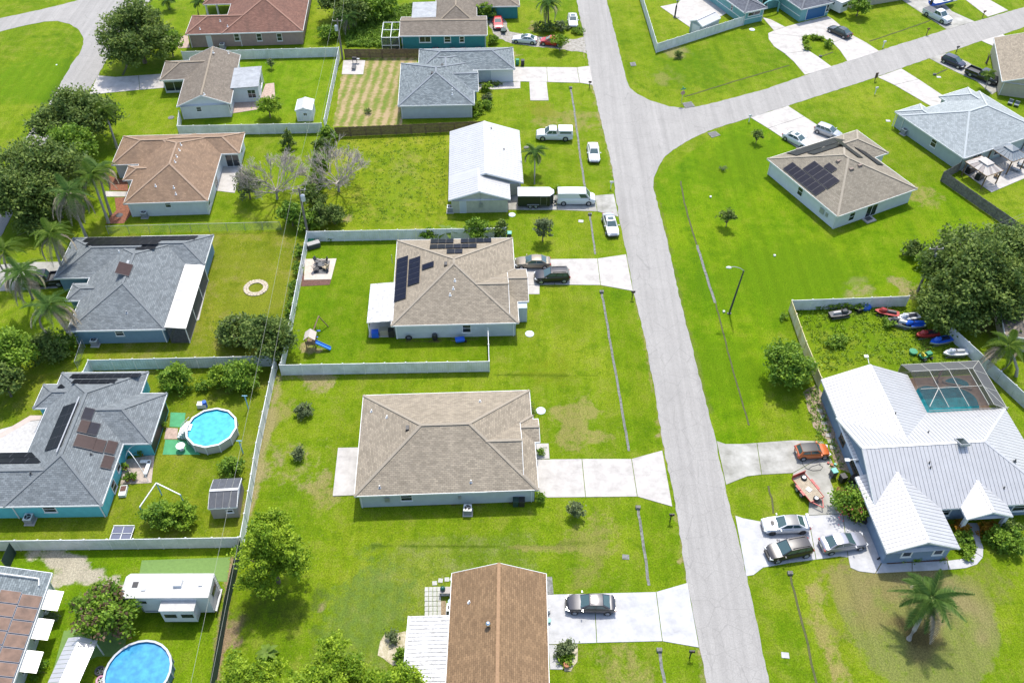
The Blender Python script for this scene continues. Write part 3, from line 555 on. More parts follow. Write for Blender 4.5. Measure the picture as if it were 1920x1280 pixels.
# ================================================================== HOUSES
def clip_poly(pts, axis, lo, hi):
    for sgn, lim in ((1, lo), (-1, -hi)):
        out = []
        for i, p in enumerate(pts):
            q = pts[(i+1) % len(pts)]; a, b = sgn*p[axis]-lim, sgn*q[axis]-lim
            if a >= 0: out.append(p)
            if (a >= 0) != (b >= 0):
                t = a/(a-b); out.append(tuple(p[k]+(q[k]-p[k])*t for k in range(3)))
        pts = out
        if len(pts) < 3: return []
    return pts
class House:
    def __init__(s, label, A, B, z=2.6, slope=.4, wall=None, roof=None, cap=None, name='house', cat='house', metal=0, fascia=None):
        a, b = GXY(*A, z), GXY(*B, z); s.o = a; s.u = (b-a).normalized(); s.v = Vector((-s.u.y, s.u.x))
        s.z, s.sl, s.wallm, s.roofm, s.capm = z, slope, wall, roof, cap or roof; s.metal = metal; s.wings = []; s.fm = fascia or trim
        s.label, s.name, s.cat = label, name, cat; s.rm, s.wm, s.fs, s.caps, s.panels, s.lines = MB(), MB(), MB(), [], [], []
        s.t = None
    def W(s, u, v, z=0.0): p = s.o+s.u*u+s.v*v; return Vector((p.x, p.y, z))
    def uv(s, px, py, z): p = GXY(px, py, z)-s.o; return p.dot(s.u), p.dot(s.v)
    def wing(s, u0, u1, v0, v1, ends='hh', axis=None, z=None, sl=None, inset=.4, d=1.5, walls=True):
        i = len(s.wings); z = (s.z if z is None else z)+.009*i; sl = sl or s.sl
        axis = axis or ('u' if u1-u0 >= v1-v0 else 'v'); ins = inset+.006*i
        a0, a1, b0, b1 = (u0, u1, v0, v1) if axis == 'u' else (v0, v1, u0, u1)
        M = (lambda a, b, q: s.W(a, b, q)) if axis == 'u' else (lambda a, b, q: s.W(b, a, q))
        hb = (b1-b0)/2; bm = (b0+b1)/2; zr = z+sl*hb; r0 = {'h': a0+hb, 'g': a0, 'i': a0, 'd': a0+d}[ends[0]]; r1 = {'h': a1-hb, 'g': a1, 'i': a1, 'd': a1-d}[ends[1]]
        if ends == 'hh' and r1 < r0: r0 = r1 = (a0+a1)/2
        zd = z+sl*d; cs = math.sqrt(1+sl*sl); L = []
        for sg, be in ((1, b0), (-1, b1)):
            p = [(a0, be, z), (a1, be, z)]
            if ends[1] == 'd': p.append((a1-d, be+sg*d, zd))
            p.append((r1, bm, zr))
            if r0 < r1-1e-4: p.append((r0, bm, zr))
            if ends[0] == 'd': p.append((a0+d, be+sg*d, zd))
            L.append((p, 0, [(q[0], abs(q[1]-be)*cs) for q in p]))
        for k, e, ae, sg in ((0, ends[0], a0, 1), (1, ends[1], a1, -1)):
            if e == 'h':
                p = [(ae, b0, z), (ae, b1, z), ((r0, r1)[k], bm, zr)]; L.append((p, 1, [(q[1], abs(q[0]-ae)*cs) for q in p]))
            elif e == 'd':
                p = [(ae, b0, z), (ae, b1, z), (ae+sg*d, b1-d, zd), (ae+sg*d, b0+d, zd)]; L.append((p, 1, [(q[1], abs(q[0]-ae)*cs) for q in p]))
                s.wm.add([M(ae+sg*(d+.02), b0+d, zd-.05), M(ae+sg*(d+.02), b1-d, zd-.05), M(ae+sg*(d+.02), bm, zr-.05)], [(0, 1, 2)])
        for p, ax, uvs in L:
            w3 = [M(*q) for q in p]; f = tuple(range(len(p)))
            nrm = (w3[1]-w3[0]).cross(w3[2]-w3[0])
            if nrm.z < 0: w3.reverse(); uvs = uvs[::-1]
            s.rm.add(w3, [f], 0, [uvs])
            s.rm.add([q-Vector((0, 0, .12)) for q in w3[::-1]], [f], 0, [uvs[::-1]])
            if s.metal:
                lo, hi = min(q[ax] for q in p), max(q[ax] for q in p); k = max(1, round((hi-lo)/s.metal)); st = (hi-lo)/k
                for j in range(k):
                    c = clip_poly(p, ax, lo+j*st+.024, lo+(j+1)*st-.024)
                    if len(c) >= 3: s.panels.append([M(*q) for q in c])
        s.lines.append((M(r0, bm, zr), M(r1, bm, zr)))
        for k, e, ae, sg in ((0, ends[0], a0, 1), (1, ends[1], a1, -1)):
            for be, sb in ((b0, 1), (b1, -1)):
                if e == 'h': s.lines.append((M(ae, be, z), M((r0, r1)[k], bm, zr)))
                if e == 'd': s.lines.append((M(ae, be, z), M(ae+sg*d, be+sb*d, zd)))
                if e == 'g': s.fs.bar(M(ae, be, z-.09), M(ae, bm, zr-.09), .05, .2)
                if e == 'd': s.fs.bar(M(ae+sg*d, be+sb*d, zd-.09), M(ae+sg*d, bm, zr-.09), .05, .2)
            if e in 'hd': s.fs.bar(M(ae, b0, z-.09), M(ae, b1, z-.09), .05, .2)
        for be in (b0, b1): s.fs.bar(M(a0, be, z-.091), M(a1, be, z-.091), .06, .2)
        s.fs.add([M(a0+.03, b0+.03, z-.15), M(a1-.03, b0+.03, z-.15), M(a1-.03, b1-.03, z-.15), M(a0+.03, b1-.03, z-.15)], [(3, 2, 1, 0)])
        if walls:
            c = [(a0+ins, b0+ins), (a1-ins, b0+ins), (a1-ins, b1-ins), (a0+ins, b1-ins)]
            for j in range(4):
                p, q = c[j], c[(j+1) % 4]; s.wm.add([M(*p, -.1), M(*q, -.1), M(*q, z-.02), M(*p, z-.02)], [(0, 1, 2, 3)])
            for e, ae, sg in ((ends[0], a0, 1), (ends[1], a1, -1)):
                if e == 'g': s.wm.add([M(ae+sg*ins, b0+ins, z-.03), M(ae+sg*ins, b1-ins, z-.03), M(ae+sg*ins, bm, zr-.06-sl*0)], [(0, 1, 2)])
        s.wings.append(dict(r=(u0, u1, v0, v1), z=z, sl=sl, ins=ins, axis=axis, ends=ends)); return i
    def done(s):
        us = [w_['r'] for w_ in s.wings]; cu = sum(r[0]+r[1] for r in us[:1])/2; cv = sum(r[2]+r[3] for r in us[:1])/2
        s.t = thing(s.name, s.label, s.cat, s.W(cu, cv, 0))
        s.wm.build('wall', s.wallm, s.t); s.roof = s.rm.build('roof', metal_seam if s.metal else s.roofm, s.t); s.fs.build('fascia', s.fm, s.t)
        if s.cat == 'house':
            u0, u1, v0, v1 = s.wings[0]['r']; i_ = s.wings[0]['ins']; zz = s.wings[0]['z']
            for a_ in (u0+i_+.15, u1-i_-.15):
                b = MB(); b.bar(s.W(a_, v0+i_-.05, 0), s.W(a_, v0+i_-.05, zz-.25), .09); b.bar(s.W(a_, v0+i_-.05, zz-.3), s.W(a_, v0+.05, zz-.12), .08); b.build('downspout', s.fm, s.t)
        for p, q in s.lines:
            if (q-p).length > .3:
                b = MB(); up = Vector((0, 0, .028)); b.bar(p+up, q+up, .3, .05); b.build('ridge_cap', s.capm, s.roof)
        for P in s.panels:
            n = (P[1]-P[0]).cross(P[2]-P[0]).normalized(); n = n if n.z > 0 else -n
            if (P[1]-P[0]).cross(P[2]-P[0]).z < 0: P = P[::-1]
            k = len(P); T = [p+n*.05 for p in P]; B = [p+n*.004 for p in P]
            MB().add(T+B, [tuple(range(k))]+[(i, k+i, k+(i+1) % k, (i+1) % k) for i in range(k)]).build('roof_panel', s.roofm, s.roof)
        return s
    # ---- things fixed to walls and roof
    def wall_hit(s, wi, side, px, py):
        w_ = s.wings[wi]; u0, u1, v0, v1 = w_['r']; i = w_['ins']; d = (px-960)/CAM_F*RT2-(py-640)/CAM_F*UP2+FW; c = Vector((0, 0, CAM_H))
        ax, val = {'S': (s.v, v0+i), 'N': (s.v, v1-i), 'W': (s.u, u0+i), 'E': (s.u, u1-i)}[side]
        d2, c2 = Vector((d.x, d.y)), Vector((c.x, c.y)); t = (val-(c2-s.o).dot(ax))/d2.dot(ax); p = c+d*t; q = Vector((p.x, p.y))-s.o
        return (q.dot(s.u) if side in 'SN' else q.dot(s.v)), p.z
    def wall_frame(s, wi, side):
        w_ = s.wings[wi]; u0, u1, v0, v1 = w_['r']; i = w_['ins']
        if side == 'S': return (lambda a, q, z: s.W(a, v0+i-q, z))
        if side == 'N': return (lambda a, q, z: s.W(a, v1-i+q, z))
        if side == 'W': return (lambda a, q, z: s.W(u0+i-q, a, z))
        return (lambda a, q, z: s.W(u1-i+q, a, z))
    def slab(s, F, a0, a1, z0, z1, q0, q1, b):
        vs = [F(a, q, z) for q in (q0, q1) for a, z in ((a0, z0), (a1, z0), (a1, z1), (a0, z1))]
        b.add(vs, [(0, 1, 2, 3), (7, 6, 5, 4), (4, 5, 1, 0), (5, 6, 2, 1), (6, 7, 3, 2), (7, 4, 0, 3)])
    def opening(s, wi, side, a, z, wd, ht, name='window', frame=trim, pane=glass, mid='h', fw=.07, proud=.05):
        F = s.wall_frame(wi, side); a0, a1, z0, z1 = a-wd/2, a+wd/2, z-ht/2, z+ht/2
        b = MB()
        for q in ((a0-fw, a1+fw, z0-fw, z0), (a0-fw, a1+fw, z1, z1+fw), (a0-fw, a0, z0, z1), (a1, a1+fw, z0, z1)): s.slab(F, *q, -.02, proud, b)
        if mid == 'h': s.slab(F, a0, a1, z-.025, z+.025, -.02, proud-.01, b)
        if mid == 'v': s.slab(F, a-.03, a+.03, z0, z1, -.02, proud-.01, b)
        if mid == '+':
            s.slab(F, a0, a1, z-.02, z+.02, -.02, proud-.01, b); s.slab(F, a-.02, a+.02, z0, z1, -.02, proud-.013, b)
        o = b.build(name, frame, s.t); c = MB(); s.slab(F, a0, a1, z0, z1, -.02, .012, c); c.build('pane' if pane is glass else 'panel', pane, o)
        if name == 'window':
            c = MB(); s.slab(F, a0-fw-.04, a1+fw+.04, z0-fw-.06, z0-fw, -.01, .11, c); c.build('sill', frame, o)
        return o
    def win(s, wi, side, px, py, wd=.95, ht=1.25, **k):
        a, z = s.wall_hit(wi, side, px, py); z = max(ht/2+.1, min(z, s.wings[wi]['z']-ht/2-.25)); return s.opening(wi, side, a, z, wd, ht, **k)
    def plane(s, wi, side):
        w_ = s.wings[wi]; u0, u1, v0, v1 = w_['r']; z, sl = w_['z'], w_['sl']
        return {'S': lambda u, v: z+sl*(v-v0), 'N': lambda u, v: z+sl*(v1-v), 'W': lambda u, v: z+sl*(u-u0), 'E': lambda u, v: z+sl*(u1-u)}[side]
    def roof_hit(s, wi, side, px, py):
        f = s.plane(wi, side); z = s.z+1
        for _ in range(80): u, v = s.uv(px, py, z); z = z+.6*(f(u, v)-z)
        return u, v, z
    def roof_axes(s, wi, side):
        sl = s.wings[wi]['sl']; k = 1/math.sqrt(1+sl*sl); U, V = Vector((s.u.x, s.u.y, 0)), Vector((s.v.x, s.v.y, 0)); Z = Vector((0, 0, 1))
        al, up = {'S': (U, V), 'N': (U, -V), 'W': (V, U), 'E': (V, -U)}[side]
        upv = (up+Z*sl)*k; n = al.cross(upv); n = n if n.z > 0 else -n
        return al, upv, n.normalized()
    def solar(s, wi, side, px, py, n, dr=1, pw=1.0, ph=1.65, m=None, skip=(), uv=None, fr=None):
        u, v, z = s.roof_hit(wi, side, px, py) if uv is None else (*uv, s.plane(wi, side)(*uv)); al, up, nn = s.roof_axes(wi, side); p0 = s.W(u, v, z)+nn*.1
        for i in range(n):
            if i in skip: continue
            o_ = p0+al*dr*(i*(pw+(.025 if fr is None else .09))); a, b = al*dr*pw, up*ph
            q = [o_, o_+a, o_+a+b, o_+b]; T = [x+nn*.045 for x in q]
            e, h = a*.025, b*.016; I = [q[0]+e+h, q[1]-e+h, q[2]-e-h, q[3]+e-h]; I = [x+nn*.049 for x in I]
            b_ = MB().add(T+q, [(0, 1, 2, 3), (7, 6, 5, 4), (0, 4, 5, 1), (1, 5, 6, 2), (2, 6, 7, 3), (3, 7, 4, 0)], 0); b_.add(I, [(0, 1, 2, 3)], 1)
            b_.build('solar_panel', [fr or solar_frame, m or solar_blue], s.t)
    def vent(s, wi, side, px, py, k='pipe', m=None):
        u, v, z = s.roof_hit(wi, side, px, py); p = s.W(u, v, z)
        if k == 'pipe': MB().cyl((p.x, p.y), .075, p.z-.1, p.z+.3, 8).cyl((p.x, p.y), .2, p.z-.05, p.z+.05, 8, 0, .09).build('vent_pipe', m or trim, s.t, True)
        elif k == 'turbine': MB().cyl((p.x, p.y), .16, p.z-.2, p.z+.3, 10).ball((p.x, p.y, p.z+.48), .27, 10, 6).build('turbine_vent', m or chrome, s.t, True)
        else: MB().box((p.x, p.y, p.z+.08), (.42, .75, .28), math.atan2(s.u.y, s.u.x), 0, .8).build('roof_vent', m or black_plastic, s.t)
    def flat_roof(s, u0, u1, v0, v1, z0, z1, m, posts=True, th=.1, name='patio_roof', drop='u'):
        # thin lean-to roof, z0 at the low (outer) edge and z1 at the house
        Z = (lambda u, v: z0+(z1-z0)*(u-u0)/(u1-u0)) if drop == 'u' else (lambda u, v: z0+(z1-z0)*(v-v0)/(v1-v0))
        q = [(u0, v0), (u1, v0), (u1, v1), (u0, v1)]; b = MB(); n = 4
        T = [s.W(a, c, Z(a, c)+th) for a, c in q]; B = [s.W(a, c, Z(a, c)) for a, c in q]
        b.add(T+B, [(0, 1, 2, 3), (7, 6, 5, 4)]+[(i, 4+i, 4+(i+1) % 4, (i+1) % 4) for i in range(4)])
        o = b.build(name, m, s.t)
        if posts:
            for a, c in posts:
                p = s.W(a, c, 0); MB().box((p.x, p.y, Z(a, c)/2), (.12, .12, Z(a, c)), math.atan2(s.u.y, s.u.x)).build('post', trim, s.t)
        return o
wall_pale = mat('pale_blue_stucco', (.42, .47, .49), .9, var=.06, vscale=1.5, bump=.1, bscale=25)
wall_white = mat('white_stucco', (.56, .59, .60), .9, var=.06, vscale=1.5, bump=.1, bscale=25)
wall_seafoam = mat('grey_green_stucco', (.33, .40, .39), .9, var=.06, vscale=1.5, bump=.1, bscale=25)
wall_blue = mat('slate_blue_stucco', (.17, .235, .32), .9, var=.08, vscale=1.5, bump=.1, bscale=25)
wall_steel = mat('steel_blue_stucco', (.13, .22, .29), .9, var=.08, vscale=1.5, bump=.1, bscale=25)
wall_turq = mat('turquoise_stucco', (.10, .42, .47), .9, var=.08, vscale=1.5, bump=.1, bscale=25)
wall_teal = mat('teal_stucco', (.035, .20, .21), .9, var=.1, vscale=1.5, bump=.1, bscale=25)
wall_teal2 = mat('pale_teal_stucco', (.15, .33, .33), .9, var=.08, vscale=1.5, bump=.1, bscale=25)
wall_beige = mat('beige_stucco', (.42, .38, .28), .9, var=.08, vscale=1.5, bump=.1, bscale=25)
wall_cream = mat('cream_board', (.45, .45, .36), .9, var=.12, vscale=2)
wall_pink = mat('pinkish_brown_stucco', (.27, .205, .18), .9, var=.1, vscale=1.5, bump=.1, bscale=25)
cap_tan = mat('tan_cap_shingle', (.262, .226, .175), .9, var=.12, vscale=5)
cap_tan_l = mat('light_tan_cap_shingle', (.275, .242, .19), .9, var=.12, vscale=5)
cap_grey = mat('grey_cap_shingle', (.18, .20, .22), .9, var=.12, vscale=5)
cap_grey2 = mat('mid_grey_cap_shingle', (.14, .154, .16), .9, var=.12, vscale=5)
cap_pale = mat('pale_cap_shingle', (.36, .39, .395), .9, var=.1, vscale=5)
cap_orange = mat('orange_cap_shingle', (.265, .188, .13), .9, var=.15, vscale=5)
cap_rust = mat('rust_cap_shingle', (.275, .17, .092), .9, var=.15, vscale=5)
cap_olive = mat('olive_cap_shingle', (.225, .185, .135), .9, var=.15, vscale=5)
garage_white = mat('garage_door_white', (.6, .61, .62), .5)
door_grey = mat('door_grey', (.5, .54, .58), .5)

# ---- tan house with roof panels
h = House('pale blue house with tan shingle roof and rows of blue-black solar panels', (733, 611), (970, 605), wall=wall_pale, roof=tan_sh, cap=cap_tan)
h.wing(0, 15.5, 0, 16.4, 'hh', 'v'); h.wing(10.4, 15.6, 0, 10.0, 'id', 'u', d=1.1); h.wing(11.5, 17.0, 3.75, 9.9, 'ig', 'u'); h.done()
h.win(0, 'S', 875, 615, .95, 1.35); h.opening(1, 'E', 2.2, 1.3, 1.0, 1.3)
for a in [(347, 795), ]: pass
h.solar(0, 'W', 739.5, 567, 8, 1, 1.0, 1.62); h.solar(0, 'W', 765, 537.5, 5, 1, 1.0, 1.62); h.solar(0, 'W', 792, 507.5, 1, 1, 1.0, 1.62)
h.solar(0, 'N', 808, 450.5, 3, 1, 1.0, 1.65); h.solar(0, 'N', 864, 449.5, 4, 1, 1.0, 1.65); h.solar(0, 'N', 806.5, 460.2, 6, 1, 1.0, 1.65); h.solar(0, 'N', 838, 469, 2, 1, 1.0, 1.65)
h.vent(0, 'W', 836, 496, 'box'); [h.vent(1, 'S', *q) for q in ((853, 526), (850, 541), (844, 553))]
h.flat_roof(-3.0, .35, .8, 7.9, 2.35, 2.6, metal_dirty, [(-2.85, .95), (-2.85, 7.7), (-2.85, 4.3)])
b = MB(); b.box((*h.W(-1.4, 4.2).xy, .06), (3.2, 7.0, .12), math.atan2(h.u.y, h.u.x)); b.build('porch_slab', concrete_new, h.t)
b = MB(); p = h.W(16.3, 4.6); b.box((p.x, p.y, 1.25), (.25, .25, 2.5)); b.build('porch_column', trim, h.t)
b = MB(); p = h.W(16.0, 3.3); b.box((p.x, p.y, 1.2), (1.5, 1.0, 2.4), math.atan2(h.u.y, h.u.x)); b.build('porch_wall', wall_pale, h.t)
b = MB(); b.bar(h.W(-.5, 12.4, 3.4), h.W(-.5, 12.4, 2.0), .06); b.build('conduit', grey_metal, h.t)
H1 = h
# ---- plain tan house
h = House('pale blue house with plain tan shingle roof and empty pale driveway', (664, 930), (1010, 918), wall=wall_pale, roof=tan_sh, cap=cap_tan)
h.wing(0, 18.8, 0, 13.7, 'hh', 'u'); h.wing(13.6, 18.95, 0, 10.0, 'id', 'u', d=1.5); h.wing(15.2, 19.5, 6.2, 9.45, 'ig', 'u'); h.done()
h.win(0, 'S', 762, 932, 1.1, 1.0); h.vent(0, 'W', 764, 803, 'box'); h.vent(0, 'W', 697, 771); h.vent(0, 'W', 726, 782); h.vent(0, 'N', 900, 753); h.vent(1, 'S', 883, 903, 'pipe', grey_metal); h.vent(0, 'S', 712, 913, 'pipe', grey_metal)
h.opening(1, 'E', 4.9, 1.1, 4.8, 2.1, 'garage_door', trim, garage_white, None)
b = MB(); h.slab(h.wall_frame(0, 'S'), 3.0, 3.5, 1.0, 1.7, -.01, .16, b); b.build('meter_box', grey_metal, h.t)
b = MB(); h.slab(h.wall_frame(0, 'S'), 10.6, 10.9, 1.0, 1.5, -.01, .12, b); b.build('switch_box', grey_metal, h.t)
H2 = h
# ---- brown gabled house at the bottom
h = House('house with long rust brown gable roof and white patio roof beside it', (847, 1074), (1022, 1075), slope=.42, wall=wall_cream, roof=rust_sh, cap=cap_rust)
h.wing(0, 9.05, -19, 0, 'gg', 'v'); h.done()
h.vent(0, 'W', 915, 1174, 'turbine'); h.vent(0, 'W', 880, 1129); h.opening(0, 'E', -4.2, 1.1, 4.6, 2.1, 'garage_door', trim, garage_white, None)
h.flat_roof(-3.7, .42, -16, -4.3, 2.2, 2.5, metal_dirty, [(-3.5, -4.5), (-3.5, -8), (-3.5, -12)])
b = MB()
for i in range(30):
    p, q = h.W(-3.65, -4.45-i*.38, 2.315), h.W(.3, -4.45-i*.38, 2.615); b.bar(p, q, .04, .05)
kind(b.build('roof_rib', metal_dirty, h.t), 'stuff')
b = MB(); b.bar(h.W(-3.78, -4.3, 2.27), h.W(-3.78, -16, 2.27), .14, .14); b.build('gutter', trim, h.t)
H3 = h
# ---- white metal roofed building
h = House('cream walled building with white ribbed metal gable roof', (841, 376), (957, 374), 2.5, .33, wall=wall_cream, roof=metal_white, cap=metal_white, metal=.52)
h.wing(0, 10.75, 3.95, 17.65, 'gg', 'v', inset=.35); h.wing(0, 8.75, 0, 5.6, 'gi', 'v', inset=.35); h.done()
h.opening(1, 'S', 2.0, 1.05, .85, 2.0, 'door', trim, door_grey, None); h.opening(0, 'E', 7, 1.5, 1.1, 1.2)
b = MB(); h.slab(h.wall_frame(1, 'S'), 4.3, 4.8, 1.0, 1.7, -.01, .14, b); b.build('meter_box', grey_metal, h.t)
b = MB(); b.bar(h.W(4.5, .3, 1.6), h.W(4.5, .3, 3.6), .07); b.build('conduit', grey_metal, h.t)
[h.vent(0, 'E', *q, 'pipe', dark_grey) for q in ((921, 242), (945, 281))]
H4 = h
# ---- slate blue hip house
h = House('pale house with blue-grey shingle hip roof beside striped bare lawn', (746, 199), (890, 196), wall=wall_pale, roof=grey_sh, cap=cap_grey)
h.wing(0, 12.3, 0, 13.75, 'hh', 'v'); h.wing(3.0, 19.4, 11.05, 18.6, 'hh', 'u'); h.wing(3.3, 12.1, 4, 16.5, 'hh', 'v'); h.wing(9.0, 13.05, 4.1, 10.8, 'ig', 'u'); h.done()
h.vent(0, 'N', 830, 112, 'box'); h.vent(0, 'N', 829, 123, 'box'); h.vent(0, 'W', 810, 138, 'box'); h.vent(0, 'S', 848, 168); h.vent(0, 'S', 848, 177)
h.opening(1, 'S', 17.2, 1.1, 3.6, 2.0, 'garage_door', trim, garage_white, None)
H5 = h
# ---- teal house at the top
h = House('teal house with olive brown shingle roof behind the plank fence', (749, 68), (913, 66), 2.6, .3, wall=wall_teal, roof=olive_sh, cap=cap_olive)
h.wing(0, 15.7, 0, 7.4, 'gg', 'u', sl=.29, inset=.25); h.wing(6.2, 13.9, 4, 23, 'hh', 'v', sl=.5); h.wing(10, 22, 11.2, 18, 'hh', 'u'); h.done()
h.flat_roof(1.9, 6.4, 6.5, 12.8, 2.75, 2.85, metal_grey, [(2.0, 12.6)])
for px, wd in ((797, 1.9), (839, 1.0), (866, .7)): h.win(0, 'S', px, 74, wd, 1.0, mid='v' if wd > 1.5 else 'h', fw=.12)
H6 = h
# ---- red brown hip house top left
h = House('pinkish brown house with large red-brown shingle hip roof', (347, 65), (560, 59), 2.7, .42, wall=wall_pink, roof=brown_sh, cap=mat('red_brown_cap', (.25, .14, .10), .9, var=.15, vscale=5))
h.wing(0, 10.0, 0, 7.3, 'hi', 'u'); h.wing(6.4, 20.8, 0, 22, 'hh', 'v'); h.wing(1.2, 8.4, 11.7, 18, 'hh', 'u', walls=False); h.done()
for px in (486, 524, 444): h.win(1 if px > 450 else 0, 'S', px, 70, .8, 1.3)
h.win(0, 'S', 393, 78, .8, 2.0, name='door', pane=door_grey, mid=None)
h.vent(0, 'S', 413, 40); h.vent(0, 'S', 427, 50); h.vent(0, 'S', 375, 55)
for a in (1.6, 3.6): p = h.W(a, 12.1); MB().box((p.x, p.y, 1.3), (.3, .3, 2.6)).build('porch_column', trim, h.t)
H7 = h
# ---- gabled white house
h = House('white house with weathered olive brown roof and gable inside the white fence', (331, 200), (426, 195), 2.6, .42, wall=wall_white, roof=olive_sh, cap=cap_olive)
h.wing(0, 8.5, 0, 16, 'gg', 'v'); h.wing(-4.0, 3.3, 8.6, 15, 'hi', 'u'); h.done()
h.win(0, 'S', 373, 205, .7, .7); h.win(0, 'E', 430, 200, .8, 1.2)
h.flat_roof(8.0, 12.6, 4.3, 11.0, 2.8, 2.9, metal_grey, [(12.4, 4.5), (12.4, 10.8)])
p = h.W(10.2, 7.7); MB().box((p.x, p.y, 1.35), (4.2, 6.0, 2.7), math.atan2(h.u.y, h.u.x)).build('sunroom', wall_white, h.t)
h.wings.append(dict(r=(8.1, 12.3, 4.7, 10.7), z=2.8, sl=0, ins=0)); h.opening(2, 'S', 11.2, 1.5, 1.2, 1.4, mid='+'); h.opening(2, 'E', 8.5, 1.5, 1.8, 1.3, mid='v')
h.vent(0, 'W', 400, 99); h.vent(0, 'E', 428, 100); h.vent(0, 'W', 383, 177)
p = h.W(-2.2, 9.0); h.opening(1, 'S', -2.0, 1.2, 2.9, 1.6, name='screen_window', mid='v')
H8 = h
# ---- orange brown hip house
h = House('white house with patchy orange-brown shingle hip roof', (231, 382), (388, 377), 2.6, .42, wall=wall_white, roof=orange_sh, cap=cap_orange)
h.wing(0, 11.7, 0, 17, 'hh', 'v'); h.wing(-4.0, 7, 9.6, 17.3, 'hh', 'u'); h.wing(4, 14.4, 11.65, 17.3, 'ih', 'u'); h.wing(-1.4, 1.85, 5.6, 9.2, 'hi', 'u'); h.done()
h.win(0, 'S', 315, 384, .7, .8); h.opening(0, 'E', 1.5, 1.4, .9, 1.1); h.opening(0, 'E', 7.0, 1.1, 1.6, 2.0, mid='v'); h.opening(2, 'S', 13.0, 1.1, 1.9, 2.0, mid='v'); h.opening(2, 'E', 14.5, 1.4, .8, 1.2)
[h.vent(0, 'E', *q) for q in ((339, 272), (336, 282), (331, 294), (328, 304))]; [h.vent(0, 'S', *q) for q in ((292, 349), (326, 352), (330, 364))]
H9 = h
# ---- grey-blue hip house with long screened porch
h = House('steel blue house with mid grey shingle hip roof and long white porch roof', (124, 621), (309, 617), 2.6, .4, wall=wall_steel, roof=grey3_sh, cap=cap_grey2)
h.wing(0, 11.8, 0, 17.4, 'hh', 'v'); h.wing(4.5, 14.2, 11.85, 18, 'ih', 'u'); h.wing(-4.5, 6, 9.7, 17.9, 'hi', 'u'); h.wing(-1.75, 1.65, 5.4, 8.6, 'hi', 'u'); h.done()
h.solar(0, 'E', 241.5, 519.5, 1, 1, 2.2, 1.7, solar_brown)
h.solar(2, 'N', 0, 0, 12, 1, 1.2, 1.75, solar_black, uv=(-2.4, 17.5)); h.solar(2, 'N', 0, 0, 8, 1, 1.14, 1.7, solar_black, uv=(-1.4, 15.8)); h.solar(0, 'N', 0, 0, 2, 1, 1.2, 1.2, solar_black, uv=(5.5, 14.0))
h.flat_roof(11.75, 14.25, 0.1, 11.75, 2.75, 2.45, metal_white, [(14.1, .2), (14.1, 4), (14.1, 8), (14.1, 11.6)])
b = MB()
for k in range(1, 7): b.bar(h.W(11.8, k*1.66, 2.86), h.W(14.2, k*1.66, 2.56), .06, .05)
b.build('roof_seam', metal_seam, h.t)
scr = mesh_screen_mat('insect_screen', (.06, .065, .07), .75)
b = MB(); b.add([h.W(14.12, .15, .1), h.W(14.12, 11.7, .1), h.W(14.12, 11.7, 2.42), h.W(14.12, .15, 2.42)], [(0, 1, 2, 3)]); b.add([h.W(11.9, .13, .1), h.W(14.1, .13, .1), h.W(14.1, .13, 2.5), h.W(11.9, .13, 2.65)], [(0, 1, 2, 3)]); b.build('porch_screen', scr, h.t)
b = MB(); b.box((*h.W(13, 5.9).xy, .05), (2.3, 11.4, .1), math.atan2(h.u.y, h.u.x)); b.build('porch_slab', concrete_grey, h.t)
h.win(0, 'S', 224, 624, .9, .8); h.vent(0, 'W', 224, 473); h.vent(0, 'S', 238, 586, 'pipe', grey_metal)
u, v, z = h.roof_hit(0, 'W', 238, 500); al, up, nn = h.roof_axes(0, 'W'); p = h.W(u, v, z); b = MB(); b.bar(p+nn*.1-al*1.1, p+nn*.1+al*1.1, .3, .12); b.build('roof_vent', grey_metal, h.t)
H10 = h
# ---- turquoise house
h = House('turquoise house with mid grey roof carrying brown and black solar panels', (0, 950), (195, 947), 2.6, .42, wall=wall_turq, roof=grey3_sh, cap=cap_grey2)
h.wing(.3, 10.2, 0, 18.4, 'hh', 'v'); h.wing(-18, 3.75, 0, 6.95, 'gi', 'u'); h.wing(5.0, 13.15, 7.85, 15.05, 'ih', 'u'); h.wing(-1.2, 4.5, 13.0, 16.6, 'hi', 'u'); h.done()
h.solar(0, 'N', 137, 703, 8, 1, .95, 1.0, solar_black); h.solar(0, 'N', 140, 713, 5, 1, .95, 1.0, solar_black); h.solar(3, 'N', 114, 722, 6, 1, .95, .9, solar_black)
u, v, z = h.roof_hit(0, 'W', 85, 846); [h.solar(0, 'W', 0, 0, 4, 1, 1.5, 1.05, solar_black, uv=(u+k*1.0, v)) for k in (0, 1)]

h.solar(1, 'N', -30, 851, 6, 1, 1.55, 1.0, solar_black); h.solar(1, 'N', -30, 861, 5, 1, 1.55, 1.0, solar_black)
h.solar(0, 'E', 170, 790, 1, 1, 1.65, 1.05, solar_blue); h.solar(0, 'E', 180.5, 818, 1, 1, 1.65, 1.05, solar_blue); h.solar(0, 'E', 163, 814, 1, 1, 1.65, 1.05, solar_brown)
h.solar(0, 'E', 174, 845, 1, 1, 1.65, 1.05, solar_brown); h.solar(0, 'E', 156, 841, 1, 1, 1.65, 1.05, solar_brown); h.solar(0, 'E', 192, 850, 1, 1, 1.65, 1.05, solar_brown); h.solar(0, 'E', 214, 853, 1, 1, 1.65, 1.05, solar_brown); h.solar(0, 'E', 207, 881, 1, 1, 1.65, 1.05, solar_brown)
h.win(0, 'S', 93, 954, 1.2, .9); h.win(0, 'E', 213, 911, .9, 1.3); h.opening(0, 'E', 5.8, 1.4, .8, 1.2)
h.vent(0, 'E', 171, 852, 'pipe', dark_grey); h.vent(1, 'S', 58, 888, 'pipe', dark_grey)
